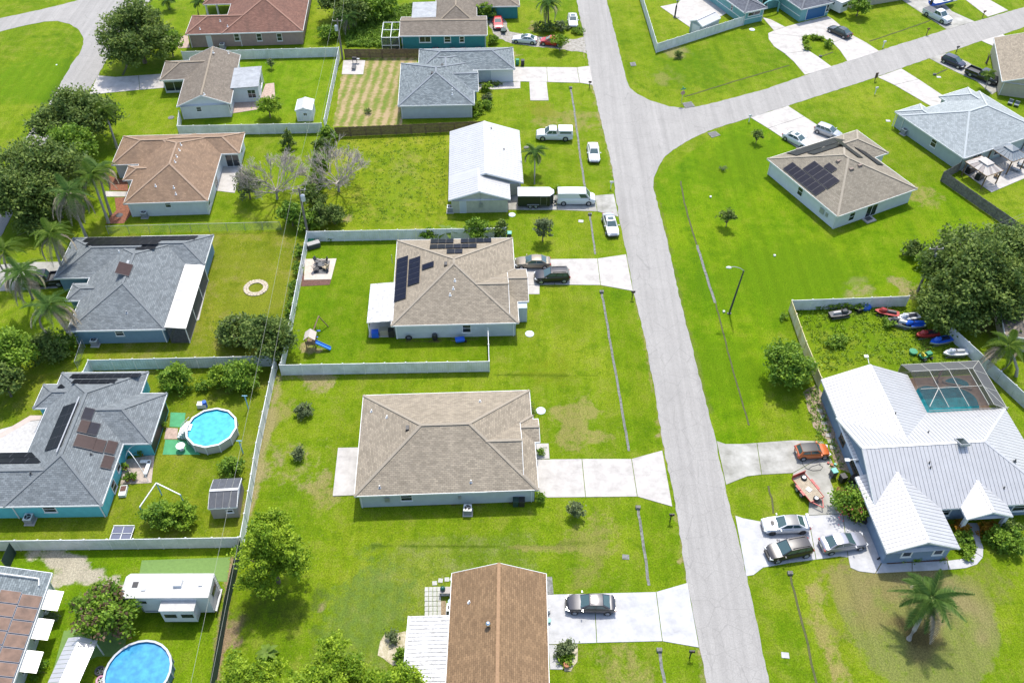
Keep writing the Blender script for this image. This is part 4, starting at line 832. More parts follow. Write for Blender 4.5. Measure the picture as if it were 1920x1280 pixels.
b = MB(); b.add([h.W(12.78, 8.4, .2), h.W(12.78, 14.5, .2), h.W(12.78, 14.5, 2.4), h.W(12.78, 8.4, 2.4)], [(0, 1, 2, 3)]); b.build('porch_screen', mat('dark_screen', (.02, .02, .025), .5), h.t)
p = h.W(3.6, 6.9, 0); b = MB(); b.bar(h.W(5.6, 5.5, 4.75), h.W(6.1, 13, 4.75), .3, .12) if 0 else b.bar(h.W(4.7, 5.2, 4.72), h.W(4.7, 12.8, 4.72), .12, .1); b.build('ridge_vent', grey_metal, h.t)
H11 = h
# ---- bottom left house with pool heater panels
h = House('house with grey roof covered in brown rubber pool heater panels and white awnings', (25, 1280), (97, 1076), 2.6, .36, wall=wall_white, roof=grey_sh, cap=cap_grey)
h.wing(-12, 10.75, 0, 14, 'gg', 'u'); h.done()
for r_, (px, py, k) in enumerate(((80, 1118.5, 14), (41, 1110.5, 14))): h.solar(0, 'S', px, py, k, -1, 1.22, 1.78, pool_heat, fr=mat('blue_grey_header', (.13, .16, .22), .5))
for a in (8.2, 5.3, 2.2, -1.5):
    b = MB(); q = [h.W(a-1.0, .3, 2.3), h.W(a+1.0, .3, 2.3), h.W(a+1.0, -1.3, 1.75), h.W(a-1.0, -1.3, 1.75)]
    b.add(q+[x+Vector((0, 0, .06)) for x in q], [(0, 1, 2, 3), (7, 6, 5, 4), (0, 4, 5, 1), (1, 5, 6, 2), (2, 6, 7, 3), (3, 7, 4, 0)]); b.build('awning', metal_white, h.t)
    h.opening(0, 'S', a, 1.3, 1.2, 1.1)
b = MB(); b.bar(h.W(9.9, .8, 3.1), h.W(9.9, 6, 5.0), .09); b.bar(h.W(9.9, .8, 3.1), h.W(9.2, .6, 3.0), .09); b.build('pool_pipe', trim, h.t)
H12 = h
# ---- blue house with white metal roof
h = House('slate blue house with white standing seam metal roof and several gables', (1570, 783), (1859, 767), 2.7, .42, wall=wall_blue, roof=metal_white, cap=metal_white, metal=.43)
h.wing(-.15, 19.2, -12.5, 0, 'gh', 'u', inset=.45); h.wing(0, 10.2, -6.0, 5.7, 'ig', 'v', inset=.45); h.wing(-.75, 6.6, -17.1, -8.0, 'gi', 'v', inset=.45); h.wing(8.7, 13.5, -13.9, -8.5, 'gi', 'v', inset=.3, walls=False); h.done()
h.opening(2, 'S', 1.8, 1.55, .8, .75, fw=.14, mid=None); h.opening(2, 'S', 5.0, 1.55, .8, .75, fw=.14, mid=None); h.opening(0, 'S', 15.6, 1.5, 1.3, 1.2, fw=.14); h.opening(0, 'S', 7.6, 1.5, 1.1, 1.2, fw=.14); h.opening(0, 'S', 13.2, 1.4, .7, 1.5, fw=.1)
brown_frame = mat('brown_window_frame', (.10, .06, .035), .6)
h.opening(0, 'W', -6.4, 1.5, 3.0, 1.0, frame=brown_frame, mid='+'); h.opening(0, 'W', -2.0, 1.4, 1.2, 1.0, frame=brown_frame)
for a in (9.0, 13.2): p = h.W(a, -13.5); MB().box((p.x, p.y, 1.3), (.35, .35, 2.6)).build('porch_column', trim, h.t)
b = MB(); b.add([h.W(9.0, -13.55, 2.45), h.W(13.2, -13.55, 2.45), h.W(11.1, -13.55, 3.5)], [(0, 1, 2)]); b.build('porch_gable', wall_blue, h.t)
h.vent(0, 'S', 1742, 868, 'pipe', dark_grey); h.vent(0, 'S', 1744, 877, 'pipe', dark_grey); h.vent(0, 'N', 1740, 811, 'pipe', dark_grey); h.vent(0, 'S', 1903, 864, 'pipe', dark_grey); h.vent(0, 'S', 1882, 915, 'pipe', dark_grey); h.vent(1, 'E', 1678, 776, 'pipe', dark_grey)
u, v, z = h.roof_hit(0, 'N', 1804, 830); al, up, nn = h.roof_axes(0, 'N'); p = h.W(u, v, z)
b = MB(); b.bar(p+nn*.1-up*.7, p+nn*.1+up*.7, 1.0, .2); sk = b.build('skylight', grey_metal, h.t); b = MB(); b.bar(p+nn*.205-up*.58, p+nn*.205+up*.58, .78, .03); b.build('pane', glass, sk)
b = MB(); b.bar(h.W(-1.1, -6.4, 3.6), h.W(-.1, -6.4, 3.6), .06); b.box((*h.W(-1.3, -6.4).xy, 3.6), (.5, .35, .12)); b.build('wall_light', trim, h.t)
b = MB(); b.bar(h.W(5.1, 5.9, 4.8), h.W(5.1, 6.6, 5.1), .06); b.box((*h.W(4.95, 6.7).xy, 5.2), (.45, .35, .12)); b.build('wall_light', trim, h.t)
H13 = h
# ---- rotated tan house with panels
h = House('white house with grey-tan shingle roof and stepped dark solar arrays on the corner lawn', (1440.6, 299.4), (1573.8, 409), 2.6, .4, wall=wall_white, roof=tan2_sh, cap=cap_tan_l)
h.wing(-.3, 15.4, 0, 14.8, 'hh', 'u'); h.wing(-.4, 6.6, 5.5, 17.5, 'hh', 'v'); h.done()
h.win(0, 'S', 1500.5, 359, .95, 1.3); h.win(0, 'E', 1597, 406, .95, 1.3); h.win(0, 'E', 1634, 394, 1.9, 2.0, name='sliding_door', mid='v')
h.solar(0, 'S', 0, 0, 7, 1, 1.03, 1.72, uv=(3.05, .3)); h.solar(0, 'S', 0, 0, 5, 1, 1.08, 2.15, uv=(5.1, 2.02)); h.solar(0, 'S', 0, 0, 1, 1, 1.75, 1.0, uv=(6.85, 4.2))
h.solar(0, 'W', 0, 0, 9, 1, 1.0, 2.3, solar_black, uv=(.1, 3.25)); h.solar(0, 'W', 0, 0, 6, 1, .95, 1.5, solar_black, uv=(2.45, 4.95))
h.solar(0, 'N', 1656, 311, 5, -1, 1.0, 1.4, solar_black); h.solar(0, 'N', 1618, 297, 5, -1, 1.0, 1.3, solar_black)
[h.vent(0, *q, 'box', mat('tan_vent', (.2, .15, .12), .7)) for q in (('S', 1572, 303), ('E', 1596, 318), ('E', 1612, 311))]
b = MB(); h.slab(h.wall_frame(0, 'S'), 11.8, 12.6, .9, 1.7, -.01, .14, b); h.slab(h.wall_frame(0, 'S'), 13.0, 13.4, 1.0, 1.6, -.01, .12, b); b.build('meter_box', grey_metal, h.t)
p = h.W(15.5, 6.4); b = MB(); b.box((p.x, p.y, .06), (1.5, 1.7, .14), math.atan2(h.u.y, h.u.x)); b.build('step_slab', concrete_new, h.t)
b = MB(); b.box((p.x, p.y, .14), (.7, 1.0, .03), math.atan2(h.u.y, h.u.x)); b.build('doormat', dark_grey, h.t)
H14 = h
# ---- pale grey-green house on the right
h = House('grey-green house with pale grey shingle hip roof and two garden pavilions behind', (1679.7, 210.6), (1811, 299.7), 2.6, .4, wall=wall_seafoam, roof=pale_sh, cap=cap_pale)
h.wing(1.1, 14.4, 0, 17.1, 'hh', 'v'); h.wing(-.2, 3.75, 0, 5.4, 'hi', 'u'); h.wing(-.6, 4.4, 9.8, 16.3, 'hi', 'u'); h.done()
h.win(0, 'S', 1751, 268, .95, 1.3); h.opening(0, 'E', 3.5, 1.2, 1.8, 2.0, mid='v', name='sliding_door'); h.opening(0, 'E', 8, 1.4, 1.2, 1.3)
b = MB(); b.bar(h.W(.15, .1, 2.4), h.W(.15, .1, .1), .1); b.build('downspout', trim, h.t)
H15 = h
# ---- teal house upper right
h = House('teal house with dark grey shingle roof and blue garage door', (1402, 23), (1438, 15), 2.7, .4, wall=wall_teal2, roof=dark_sh, cap=mat('dark_cap', (.13, .14, .155), .9))
h.wing(-.7, 4.5, 0, 15, 'hh', 'v'); h.wing(9.9, 17.4, -3.2, 12, 'hh', 'v'); h.wing(1, 13, 3.6, 16, 'hh', 'u'); h.done()
h.opening(1, 'S', 14.0, 1.1, 4.4, 2.1, 'garage_door', trim, mat('blue_garage', (.012, .10, .24), .5), None)
for wi, sd, a, b_ in ((0, 'S', -.2, 4.0), (0, 'W', .5, 14.5), (1, 'W', -2.7, 3.0)):
    b = MB(); h.slab(h.wall_frame(wi, sd), a, b_, 1.0, 1.14, -.01, .06, b); b.build('trim_band', trim, h.t)
h.opening(0, 'S', 1.9, 1.9, 2.6, .6, mid='v'); h.opening(0, 'W', 4.4, 1.7, .5, .9); h.opening(2, 'S', 7.0, 1.3, 1.2, 1.9, name='door', mid=None); h.opening(1, 'S', 16.6, 1.5, .5, 1.3)
b = MB()
for i in range(10):
    t0, t1 = math.pi*i/10, math.pi*(i+1)/10; f_ = lambda t: h.W(7.2-2.0*math.cos(t), 2.4, 1.5+1.15*math.sin(t)); b.bar(f_(t0), f_(t1), .3, .16)
b.bar(h.W(5.2, 2.4, 0), h.W(5.2, 2.4, 1.55), .3); b.bar(h.W(9.2, 2.4, 0), h.W(9.2, 2.4, 1.55), .3); b.build('entry_arch', wall_teal2, h.t)
H16 = h
# ---- beige house at the right edge
h = House('beige gabled house at the end of the black pickup\'s driveway', (1879, 153), (1960, 164), 2.6, .35, wall=wall_beige, roof=tan_sh, cap=cap_tan)
h.wing(0, 12, 0, 16, 'gg', 'v', inset=.3); h.done()
H17 = h
# ---- slivers of two more houses at the frame's edges
h = House('brown roofed house behind the trees beside the big spreading tree', (1885, 628), (1960, 640), 2.6, .35, wall=wall_beige, roof=olive_sh, cap=cap_olive)
h.wing(0, 12, 0, 8, 'hh', 'u'); h.done(); H18 = h
h = House('cream house behind the teal house, only its low wall corner showing', (1600, -6), (1650, -14), 2.6, .35, wall=wall_beige, roof=tan_sh, cap=cap_tan)
h.wing(0, 14, 0, 12, 'hh', 'u'); h.done(); h.opening(0, 'S', 2.5, 1.3, 1.2, 1.2); H19 = h

# ================================================================== FENCES
MC = {}
def mesh_once(key, fn):
    if key not in MC: MC[key] = fn()
    return MC[key]
def fence(label, pts, h=1.8, step=2.4, style='vinyl', m=None, cat='fence', pm=None, grp=None, sub='panel'):
    """pts: sight lines to the TOP edge of the fence, at height h"""
    P = [G(x, y, h) for x, y in pts]; P = [Vector((p.x, p.y, 0)) for p in P]
    name = {'vinyl': 'vinyl_fence', 'wood': 'wooden_fence', 'chain': 'chain_link_fence', 'mesh': 'mesh_fence'}[style]
    t = thing(name, label, cat, P[0], 0, grp); m = m or white; pm = pm or m; done_posts = set()
    for i in range(len(P)-1):
        p, q = P[i], P[i+1]; L = (q-p).length; k = max(1, round(L/step)); st = L/k; d = (q-p)/L; ang = math.atan2(d.y, d.x)
        for j in range(k+1):
            c = p+d*st*j; key = (round(c.x, 1), round(c.y, 1))
            if key not in done_posts:
                done_posts.add(key)
                if style == 'vinyl':
                    b = MB().box((0, 0, h/2), (.12, .12, h+.02)); b.box((0, 0, h+.04), (.16, .16, .06)); b.box((0, 0, h+.09), (.13, .13, .05), 0, 0, .2)
                elif style == 'wood': b = MB().box((0, 0, h/2-.02), (.11, .11, h-.02))
                else: b = MB().cyl((0, 0), .035, 0, h+.03, 6)
                link('post', mesh_once(('post', style, h, m.name), lambda: b.mesh('post', m)), t, c-P[0], (0, 0, ang))
            if j == k: continue
            ls = round(st, 2)
            def panel():
                b = MB(); a0, a1 = (.075, ls-.075) if style == 'vinyl' else (.05, ls-.05)
                if style == 'vinyl':
                    n = max(3, round((a1-a0)/.3)); wd = (a1-a0)/n
                    for z in range(n): b.box((a0+wd*(z+.5), 0, h/2), (wd-.012, .03 if z % 2 else .036, h-.14))
                    b.box(((a0+a1)/2, 0, h-.05), (a1-a0, .06, .1)); b.box(((a0+a1)/2, 0, .09), (a1-a0, .06, .12))
                elif style == 'wood':
                    r = random.Random(int(ls*1000)); n = max(3, round((a1-a0)/.15)); wd = (a1-a0)/n
                    for z in range(n):
                        hh = h-r.uniform(.02, .09); b.box((a0+wd*(z+.5), .035+r.uniform(-.008, .008), hh/2+.03), (wd-.012, .02, hh))
                    for z in (.35, h*.55, h-.25): b.box(((a0+a1)/2, 0, z), (ls, .04, .09))
                elif style == 'mesh': b.box(((a0+a1)/2, 0, h/2), (ls, .012, h-.04))
                else:
                    b.add([(0, 0, .03), (ls, 0, .03), (ls, 0, h-.02), (0, 0, h-.02)], [(0, 1, 2, 3)]); b.bar((0, 0, h), (ls, 0, h), .04, .04, 1)
                return b.mesh(sub, [pm, m])
            link(sub, mesh_once((style, ls, h, pm.name), panel), t, c-P[0], (0, 0, ang))
    return t
screen_green = mat('green_privacy_mesh', (.012, .032, .026), .8, var=.2)
chain = mesh_screen_mat('chain_link', (.30, .33, .34), .22)
fence('white vinyl fence around the lawn of the tan house with roof panels', [(948, 427), (575, 434), (557, 526), (540, 614), (526, 680)])
fence('white vinyl fence running between the two tan roofed houses', [(524, 684), (917, 677), (915, 616)])
fence('white vinyl fence behind the plain tan house', [(515, 672), (510, 690), (480, 830), (465, 920), (450, 1006)])
fence('white vinyl fence between the turquoise house and the steel blue house', [(155, 697), (165, 675), (330, 671), (508, 667)])
fence('white vinyl fence below the turquoise house', [(-60, 1014), (200, 1011), (446, 1007)])
fence('tall dark green mesh fence beside the travel trailer', [(447, 1010), (420, 1122), (393, 1282)], 2.0, 2.6, 'mesh', dark_grey, pm=screen_green)
fence('short dark mesh fence panel at the corner of the pool heater house', [(17, 1017), (2, 1050)], 1.9, 2.6, 'mesh', dark_grey, pm=screen_green)
fence('white vinyl fence around the yard of the gabled white house', [(335, 208), (332, 236), (602, 231)])
fence('long white vinyl fence behind the gabled white house reaching the striped lawn', [(340, 97), (635, 89), (607, 224)])
fence('white vinyl fence beside the teal house by the basketball hoop', [(1198, -30), (1232.5, 82), (1395, 31)])
fence('white vinyl fence behind the personal watercraft yard', [(1486, 563), (1600, 559), (1705, 555)])
fence('yellowed vinyl fence along the side of the watercraft yard', [(1485, 564), (1512, 640), (1541, 708)], m=fence_dirty)
fence('white vinyl fence slanting past the screened pool', [(1786, 613), (1850, 671), (1935, 749)])
fence('brown plank fence behind the blue-grey roofed house', [(645, 92), (786, 92)], 1.8, 2.4, 'wood', wood)
fence('brown plank fence between the striped lawn and the white metal roofed building', [(627, 239), (770, 233), (906, 227)], 1.8, 2.4, 'wood', wood)
fence('grey weathered plank fence below the two garden pavilions', [(1804, 303), (1771, 321), (1925, 427)], 1.8, 2.4, 'wood', wood_grey)
fence('low chain link fence between the orange-brown roof and the grey roof', [(198, 424), (355, 420), (524, 416)], 1.4, 2.6, 'chain', grey_metal, pm=chain)
fence('short chain link fence beside the corner of the steel blue house', [(139, 677), (153, 636)], 1.4, 2.6, 'chain', grey_metal, pm=chain)

# ================================================================== VEGETATION
def leaf_mesh(name, pts, size, m, tint, rng, up=.35, long=1.5):
    n = len(pts); nr = rng.normal(size=(n, 3)); nr[:, 2] = np.abs(nr[:, 2])+up; nr /= np.linalg.norm(nr, axis=1)[:, None]
    a = np.cross(nr, rng.normal(size=(n, 3))); a /= np.linalg.norm(a, axis=1)[:, None]; b = np.cross(nr, a)
    s = (size*rng.uniform(.6, 1.35, n))[:, None]
    v = np.empty((n, 4, 3)); v[:, 0] = pts-a*s*long/2; v[:, 1] = pts+b*s/2; v[:, 2] = pts+a*s*long/2; v[:, 3] = pts-b*s/2
    me = bpy.data.meshes.new(name); me.vertices.add(n*4); me.vertices.foreach_set('co', v.ravel())
    me.loops.add(n*4); me.loops.foreach_set('vertex_index', np.arange(n*4, dtype=np.int32))
    me.polygons.add(n); me.polygons.foreach_set('loop_start', np.arange(0, n*4, 4, dtype=np.int32)); me.polygons.foreach_set('loop_total', np.full(n, 4, dtype=np.int32))
    at = me.attributes.new('tint', 'FLOAT', 'FACE'); at.data.foreach_set('value', np.clip(tint, 0, 1).astype(np.float32))
    me.materials.append(m); me.update(calc_edges=True); return me
def crown_pts(lobes, n, rng, clump=26, cr=.45, shell=.5):
    lobes = np.array(lobes, float); wgt = (lobes[:, 3]*lobes[:, 4]*lobes[:, 5])**(2/3); wgt /= wgt.sum()
    k = max(3, n//clump); li = rng.choice(len(lobes), k, p=wgt); d = rng.normal(size=(k, 3)); d[:, 2] += .25; d /= np.linalg.norm(d, axis=1)[:, None]
    r = shell+(1.1-shell)*rng.uniform(0, 1, k)**.65; c = lobes[li, :3]+d*lobes[li, 3:6]*r[:, None]
    ct = rng.uniform(0, 1, k)
    pts = np.repeat(c, clump, 0)+rng.normal(size=(k*clump, 3))*np.array([cr, cr, cr*.75])*np.repeat(rng.uniform(.55, 1.25, k), clump)[:, None]
    tint = np.repeat(ct, clump)**1.2*.8+rng.uniform(0, 1, k*clump)*.35-.06
    return pts, tint
def auto_lobes(R, H, z0, rng, k=7, flat=1.0):
    L = [(0, 0, z0+(H-z0)*.5, R*.62, R*.62, (H-z0)*.5*flat)]
    for i in range(k):
        a = 2*math.pi*(i+rng.uniform(-.3, .3))/k; q = R*rng.uniform(.45, .66); rr = R*rng.uniform(.32, .48)
        L.append((q*math.cos(a), q*math.sin(a), z0+(H-z0)*rng.uniform(.3, .72), rr, rr, rr*.85*flat))
    for i in range(k+3):
        a = rng.uniform(0, 6.28); q = R*rng.uniform(.7, .98); rr = R*rng.uniform(.15, .27); L.append((q*math.cos(a), q*math.sin(a), z0+(H-z0)*rng.uniform(.18, .7), rr, rr, rr*.8))
    for i in range(4):
        a = rng.uniform(0, 6.28); q = R*rng.uniform(.1, .45); rr = R*rng.uniform(.18, .3); L.append((q*math.cos(a), q*math.sin(a), z0+(H-z0)*rng.uniform(.82, .98), rr, rr, rr*.8))
    return L
def tree(label, px, py, zc, R, H, m, n=4000, size=.3, z0=None, lobes=None, trunk=.0, tm=None, seed=None, k=7, clump=26, cr=None, name='tree', cat='tree', group=None, squash=(1, 1), shell=.5, extra=None, lean=(0, 0)):
    """px,py: sight line to the middle of the crown, which is at height zc"""
    seed = seed or int(px*7+py*13); rng = np.random.default_rng(seed); p = G(px, py, zc); base = Vector((p.x-lean[0], p.y-lean[1], 0))
    t = thing(name, label, cat, base, 0, group); z0 = H*.3 if z0 is None else z0
    L = lobes or auto_lobes(R, H, z0, rng, k); L = [(a*squash[0]+lean[0], b*squash[1]+lean[1], c, d*squash[0], e*squash[1], f) for a, b, c, d, e, f in L]
    n = int(n*1.45); size *= .84
    pts, tint = crown_pts(L, n, rng, clump, cr or max(.16, min(.5, R*.13)), shell); pts[:, 2] = np.maximum(pts[:, 2], .04)
    link('crown', leaf_mesh('crown', pts, size, m, tint, rng), t)
    tr = trunk or max(.05, R*.055); b = MB(); top = Vector((lean[0], lean[1], z0+(H-z0)*.45))
    b.tube([(0, 0, -.1), (lean[0]*.3+.02, lean[1]*.3, z0*.6+.05), top], [tr*1.2, tr*.9, tr*.4], 8)
    for a in L[1:]:
        s0 = Vector((lean[0]*.4, lean[1]*.4, max(.1, z0*.75))); e = Vector(a[:3]); b.tube([s0, s0.lerp(e, .5)+Vector((0, 0, .1*R)), e], [tr*.5, tr*.35, tr*.15], 5)
    b.build('trunk', tm or bark, t, True, local=True)
    if extra:
        for en, em, kn, es in extra:
            q, tt = crown_pts(L, kn, rng, max(6, clump//2), cr or .3, .85); link(en, leaf_mesh(en, q, es, em, tt, rng), t)
    return t
def shrub(label, px, py, R, H, m, n=900, size=.2, **k):
    k.setdefault('name', 'shrub'); k.setdefault('cat', 'shrub')
    return tree(label, px, py, H*.5, R, H, m, n, size, z0=.1, trunk=max(.03, R*.05), **k)
# left side, from the top
tree('large round dark oak tree beside the corner road', 256, 66, 5.2, 6.3, 10, oak_leaf, 12000, .34, z0=1.6, k=9)
tree('light green tree against the big round oak', 318, 82, 2.6, 2.4, 4.6, mid_leaf, 2200, .3)
tree('dark spreading tree beside the corner road and a palm', 150, 216, 4.2, 5.4, 7.4, oak_leaf, 8000, .33, squash=(1.15, .9))
tree('dark tree leaning over the corner road', 98, 240, 3.6, 3.3, 6, oak_leaf, 4000, .33)
tree('yellow-green leafy tree among the dark roadside trees', 136, 274, 4.4, 3.2, 7.2, mid_leaf, 4500, .32)
tree('broad dark tree by the road at the orange-brown roofed house', 78, 322, 4.6, 5.4, 8.2, oak_leaf, 9000, .34, squash=(1.2, 1))
tree('dark tree next to the road above the palms', 36, 372, 4.2, 4.6, 7.6, oak_leaf, 6500, .33)
tree('dark tree filling the gap between the roadside trees and palms', 100, 372, 3.4, 3.4, 6.4, oak_leaf, 4000, .32)
shrub('low dark hedge under the roadside palms', 60, 420, 2.6, 3.0, oak_leaf, 1800, .28)
shrub('leafy shrub in front of the steel blue house corner', 92, 650, 2.4, 3.2, oak_leaf, 2200, .26)
shrub('round dark shrub below the palms by the steel blue house', 118, 640, 1.6, 2.6, mid_leaf, 1200, .24)
tree('bright green tree at the left edge beyond the turquoise house', 10, 660, 3, 3.2, 5.4, mid_leaf, 3600, .3)
tree('dark green tree at the left edge below the bright one', 5, 715, 2.6, 2.2, 4.6, oak_leaf, 2000, .3)
shrub('bushy green tree left of the power lines in the grey roofed house\'s yard', 440, 622, 2.3, 3.4, oak_leaf, 3000, .26, extra=[('dry_leaves', grey_leaf, 600, .24)])
tree('dark round tree under the power lines by the white fence corner', 505, 636, 2.6, 3.0, 5.2, oak_leaf, 4200, .28, z0=.6)
shrub('round clipped green tree near the above ground pool', 328, 707, 1.75, 3.0, mid_leaf, 2600, .22)
shrub('wide leafy citrus tree above the pool, beside the round clipped one', 452, 706, 2.1, 3.2, mid_leaf, 3000, .22)
shrub('lighter leafy tree touching the wide citrus tree', 416, 708, 1.7, 2.8, lime_leaf, 1800, .22)
shrub('small low bush between the two round trees above the pool', 379, 723, .75, 1.1, mid_leaf, 420, .18)
shrub('scruffy bush beside the dark plastic shed', 434, 872, 1.3, 2.0, mid_leaf, 1100, .22)
shrub('round bright green bush below the swing frame', 302, 963, 1.65, 2.6, mid_leaf, 2400, .22)
shrub('round bright green bush next to the cut green one', 341, 966, 1.5, 2.5, lime_leaf, 2000, .22)
tree('leafy tree with dry brown top beside the travel trailer', 200, 1142, 2.8, 2.7, 4.6, mid_leaf, 4000, .26, z0=.8, extra=[('dry_branches', brown_leaf, 1300, .22)])
shrub('scrubby plants along the white awning wall', 96, 1160, .8, .9, grey_leaf, 300, .16)
shrub('leafy plants below the white awnings', 68, 1255, .9, 1.0, mid_leaf, 400, .18)
tree('small yellow-green tree beside the white garden shed', 503, 202, 1.9, 1.9, 3.4, lime_leaf, 1900, .24, z0=1.4)
tree('small thin tree in the white fenced lawn', 507, 120, .9, .7, 1.7, grey_leaf, 320, .18)
tree('small dark conifer below the white fence', 539, 262, 1.5, 1.2, 3.4, oak_leaf, 1100, .2, z0=.3, lobes=[(0, 0, 1, 1.1, 1.1, .5), (0, 0, 1.7, .8, .8, .5), (0, 0, 2.4, .5, .5, .5), (0, 0, 3, .25, .25, .4)], cr=.16)
shrub('tiny sapling in the striped bare lawn', 690, 208, .5, .8, oak_leaf, 220, .14)
for i, (x, y, r, hh, mm) in enumerate(((612, 252, 1.4, 2.6, mid_leaf), (608, 275, 1.5, 2.4, oak_leaf), (603, 300, 1.3, 2.4, mid_leaf), (592, 345, 1.6, 3.4, mid_leaf), (588, 372, 1.8, 4.0, oak_leaf), (600, 402, 1.7, 3.6, oak_leaf), (578, 415, 1.7, 2.6, mid_leaf), (625, 404, 1.6, 3.0, oak_leaf))):
    shrub(['bright shrub at the corner where plank and vinyl fences meet', 'dark shrub just below the fence corner shrub', 'light hedge shrub along the wire fence', 'tall light shrub beside the bare branches', 'tall dark vine covered shrub by the transformer pole', 'dark leafy shrub at the foot of the bare trees', 'low green shrub below the transformer pole', 'dark leafy bush on the lawn side of the bare trees'][i], x, y, r, hh, mm, int(900*r), .24)
for i, (x, y) in enumerate(((560, 470), (556, 505), (548, 540), (543, 575))):
    shrub(['green vine heap outside the white fence near its top corner', 'green vine heap outside the white fence level with the patio', 'green vine heap outside the white fence above the playset', 'green vine heap outside the white fence by the dark tree'][i], x, y, .7, 1.3, mid_leaf, 500, .18, squash=(.8, 2.2))
tree('fan palmetto clump under the power lines', 545, 402, 2.0, 1.9, 3.4, mid_leaf, 1800, .3, z0=.8)
tree('leafy tree half bare beside the orange-brown roofed house', 464, 350, 2.2, 2.2, 4.4, grey_leaf, 1500, .22)
# top middle
for x, y, r, hh, mm, lb in ((660, 28, 3.0, 5.5, oak_leaf, 'dark tree at the utility pole behind the teal house'), (690, 18, 3.0, 5, mid_leaf, 'green tree left of the teal house'), (632, 6, 3.2, 6, oak_leaf, 'dark tree beyond the red-brown roofed house'), (718, 14, 2.4, 4, mid_leaf, 'leafy tree by the pale flat roof of the teal house')):
    tree(lb, x, y, hh*.5, r, hh, mm, int(1100*r), .32)
shrub('bushy shrub in the strip of lawn beside the red-brown roof', 615, 62, 1.9, 2.4, mid_leaf, 1500, .26)
shrub('yellow-green bush at the corner of the teal house', 746, 80, 1.3, 1.8, lime_leaf, 900, .24)
shrub('leafy bush by the red car at the teal house', 910, 22, 2.0, 3, mid_leaf, 1500, .28)
shrub('weedy bush below the teal house\'s corner', 925, 74, 1.2, 1.4, mid_leaf, 700, .22)
tree('small tree beside the red car on the gravel drive', 1050, 80, 1.6, 1.5, 2.9, lime_leaf, 1000, .24, z0=1.1)
shrub('low dark shrubs under the palm by the gravel drive', 1026, 52, 1.7, 1.4, oak_leaf, 1000, .24, squash=(1.5, .7))
shrub('light shrub beside the palm by the gravel drive', 1052, 48, 1.4, 1.5, grey_leaf, 700, .22)
shrub('low green plants below the white sedan at the gravel drive', 1084, 58, 1.2, .8, mid_leaf, 500, .2)
shrub('small round shrub at the corner of the white fence by the crossroads', 1272, 103, .75, 1.1, oak_leaf, 420, .18)
tree('small tree behind the teal house\'s garage', 1612, 10, 2.2, 2.0, 3.6, mid_leaf, 1500, .28)
shrub('bright plants along the side of the blue-grey roofed house', 896, 202, 1.3, 1.6, lime_leaf, 800, .24, squash=(.8, 1.5))
shrub('spiky green plant clump beside the blue-grey roofed house', 912, 196, 1.0, 1.2, mid_leaf, 600, .22)
shrub('rounded grass clump beside the blue-grey roofed house', 914, 182, .8, 1.0, grey_leaf, 500, .22)
shrub('yellow palm-like shrub at the walk of the blue-grey roofed house', 912, 165, .9, 1.2, lime_leaf, 400, .26)
shrub('low hedge under the garage wall of the blue-grey roofed house', 925, 157, .6, .7, oak_leaf, 400, .18, squash=(3.4, .6))
# middle
tree('small slim tree on the lawn above the beige sedan', 1018, 428, 2.3, 1.35, 3.6, grey_leaf, 1500, .2, z0=1.2)
tree('small dark tree alone on the big corner lawn', 1365, 407, 1.7, 1.1, 2.9, oak_leaf, 900, .2, z0=.8)
tree('thin sapling on the corner lawn near the white sedan\'s driveway', 1420, 256, 1.3, .8, 2.4, oak_leaf, 420, .2, z0=.7)
shrub('tiny seedling on the corner lawn below the sapling', 1357, 316, .4, .6, grey_leaf, 120, .14)
tree('round glossy tree at the yellowed fence', 1477, 688, 2.2, 2.7, 4.4, mid_leaf, 6000, .27, z0=.5)
tree('huge spreading dark tree over the watercraft yard', 1822, 520, 4.4, 6.6, 9, oak_leaf, 16000, .34, z0=1.6, k=11)
tree('dark crown joining the huge spreading tree on its upper side', 1880, 480, 4.6, 4.4, 8.6, oak_leaf, 7000, .34)
tree('lower dark limb mass of the huge tree over the fence', 1770, 580, 2.8, 3.2, 5.4, oak_leaf, 5000, .32, z0=1.0)
shrub('light green shrub at the foot of the utility pole', 1748, 488, 1.9, 2.4, mid_leaf, 1600, .26)
shrub('small dark shrub at the end of the pole thicket', 1712, 468, 1.3, 2.2, oak_leaf, 1000, .24)
shrub('yellow-green shrub beside the utility pole', 1785, 480, 1.9, 2.2, lime_leaf, 1500, .28)
shrub('leafy shrub behind the utility pole near the plank fence', 1800, 452, 1.7, 2.0, mid_leaf, 1300, .26)
shrub('green shrub at the plank fence by the huge tree', 1840, 448, 1.6, 2.0, mid_leaf, 1100, .26)
shrub('weedy bush among the personal watercraft', 1668, 605, .9, .9, weed_leaf, 420, .2)
shrub('low weedy bush in the watercraft yard', 1567, 640, 1.3, .9, weed_leaf, 650, .2)
shrub('weeds along the white fence of the watercraft yard', 1575, 575, .7, .9, weed_leaf, 700, .18, squash=(5, .7))
shrub('ragged weed beside the yellowed fence end', 1470, 594, .5, .6, weed_leaf, 180, .16)
shrub('flowering bougainvillea bush beside the blue house', 1600, 942, 2.1, 2.4, mid_leaf, 2600, .2, extra=[('flowers', pink_leaf, 260, .14)])
shrub('orange croton bush at the blue house entry path', 1853, 992, .9, 1.2, orange_leaf, 700, .2)
shrub('orange croton bush at the blue house side porch', 1805, 990, .8, 1.1, orange_leaf, 560, .2)
shrub('green shrub mass beside the entry path of the blue house', 1812, 1018, 1.2, 1.1, mid_leaf, 900, .22, squash=(.8, 1.5))
shrub('big green shrub on the lawn beside the entry path', 1884, 1012, 1.7, 1.8, mid_leaf, 1500, .24)
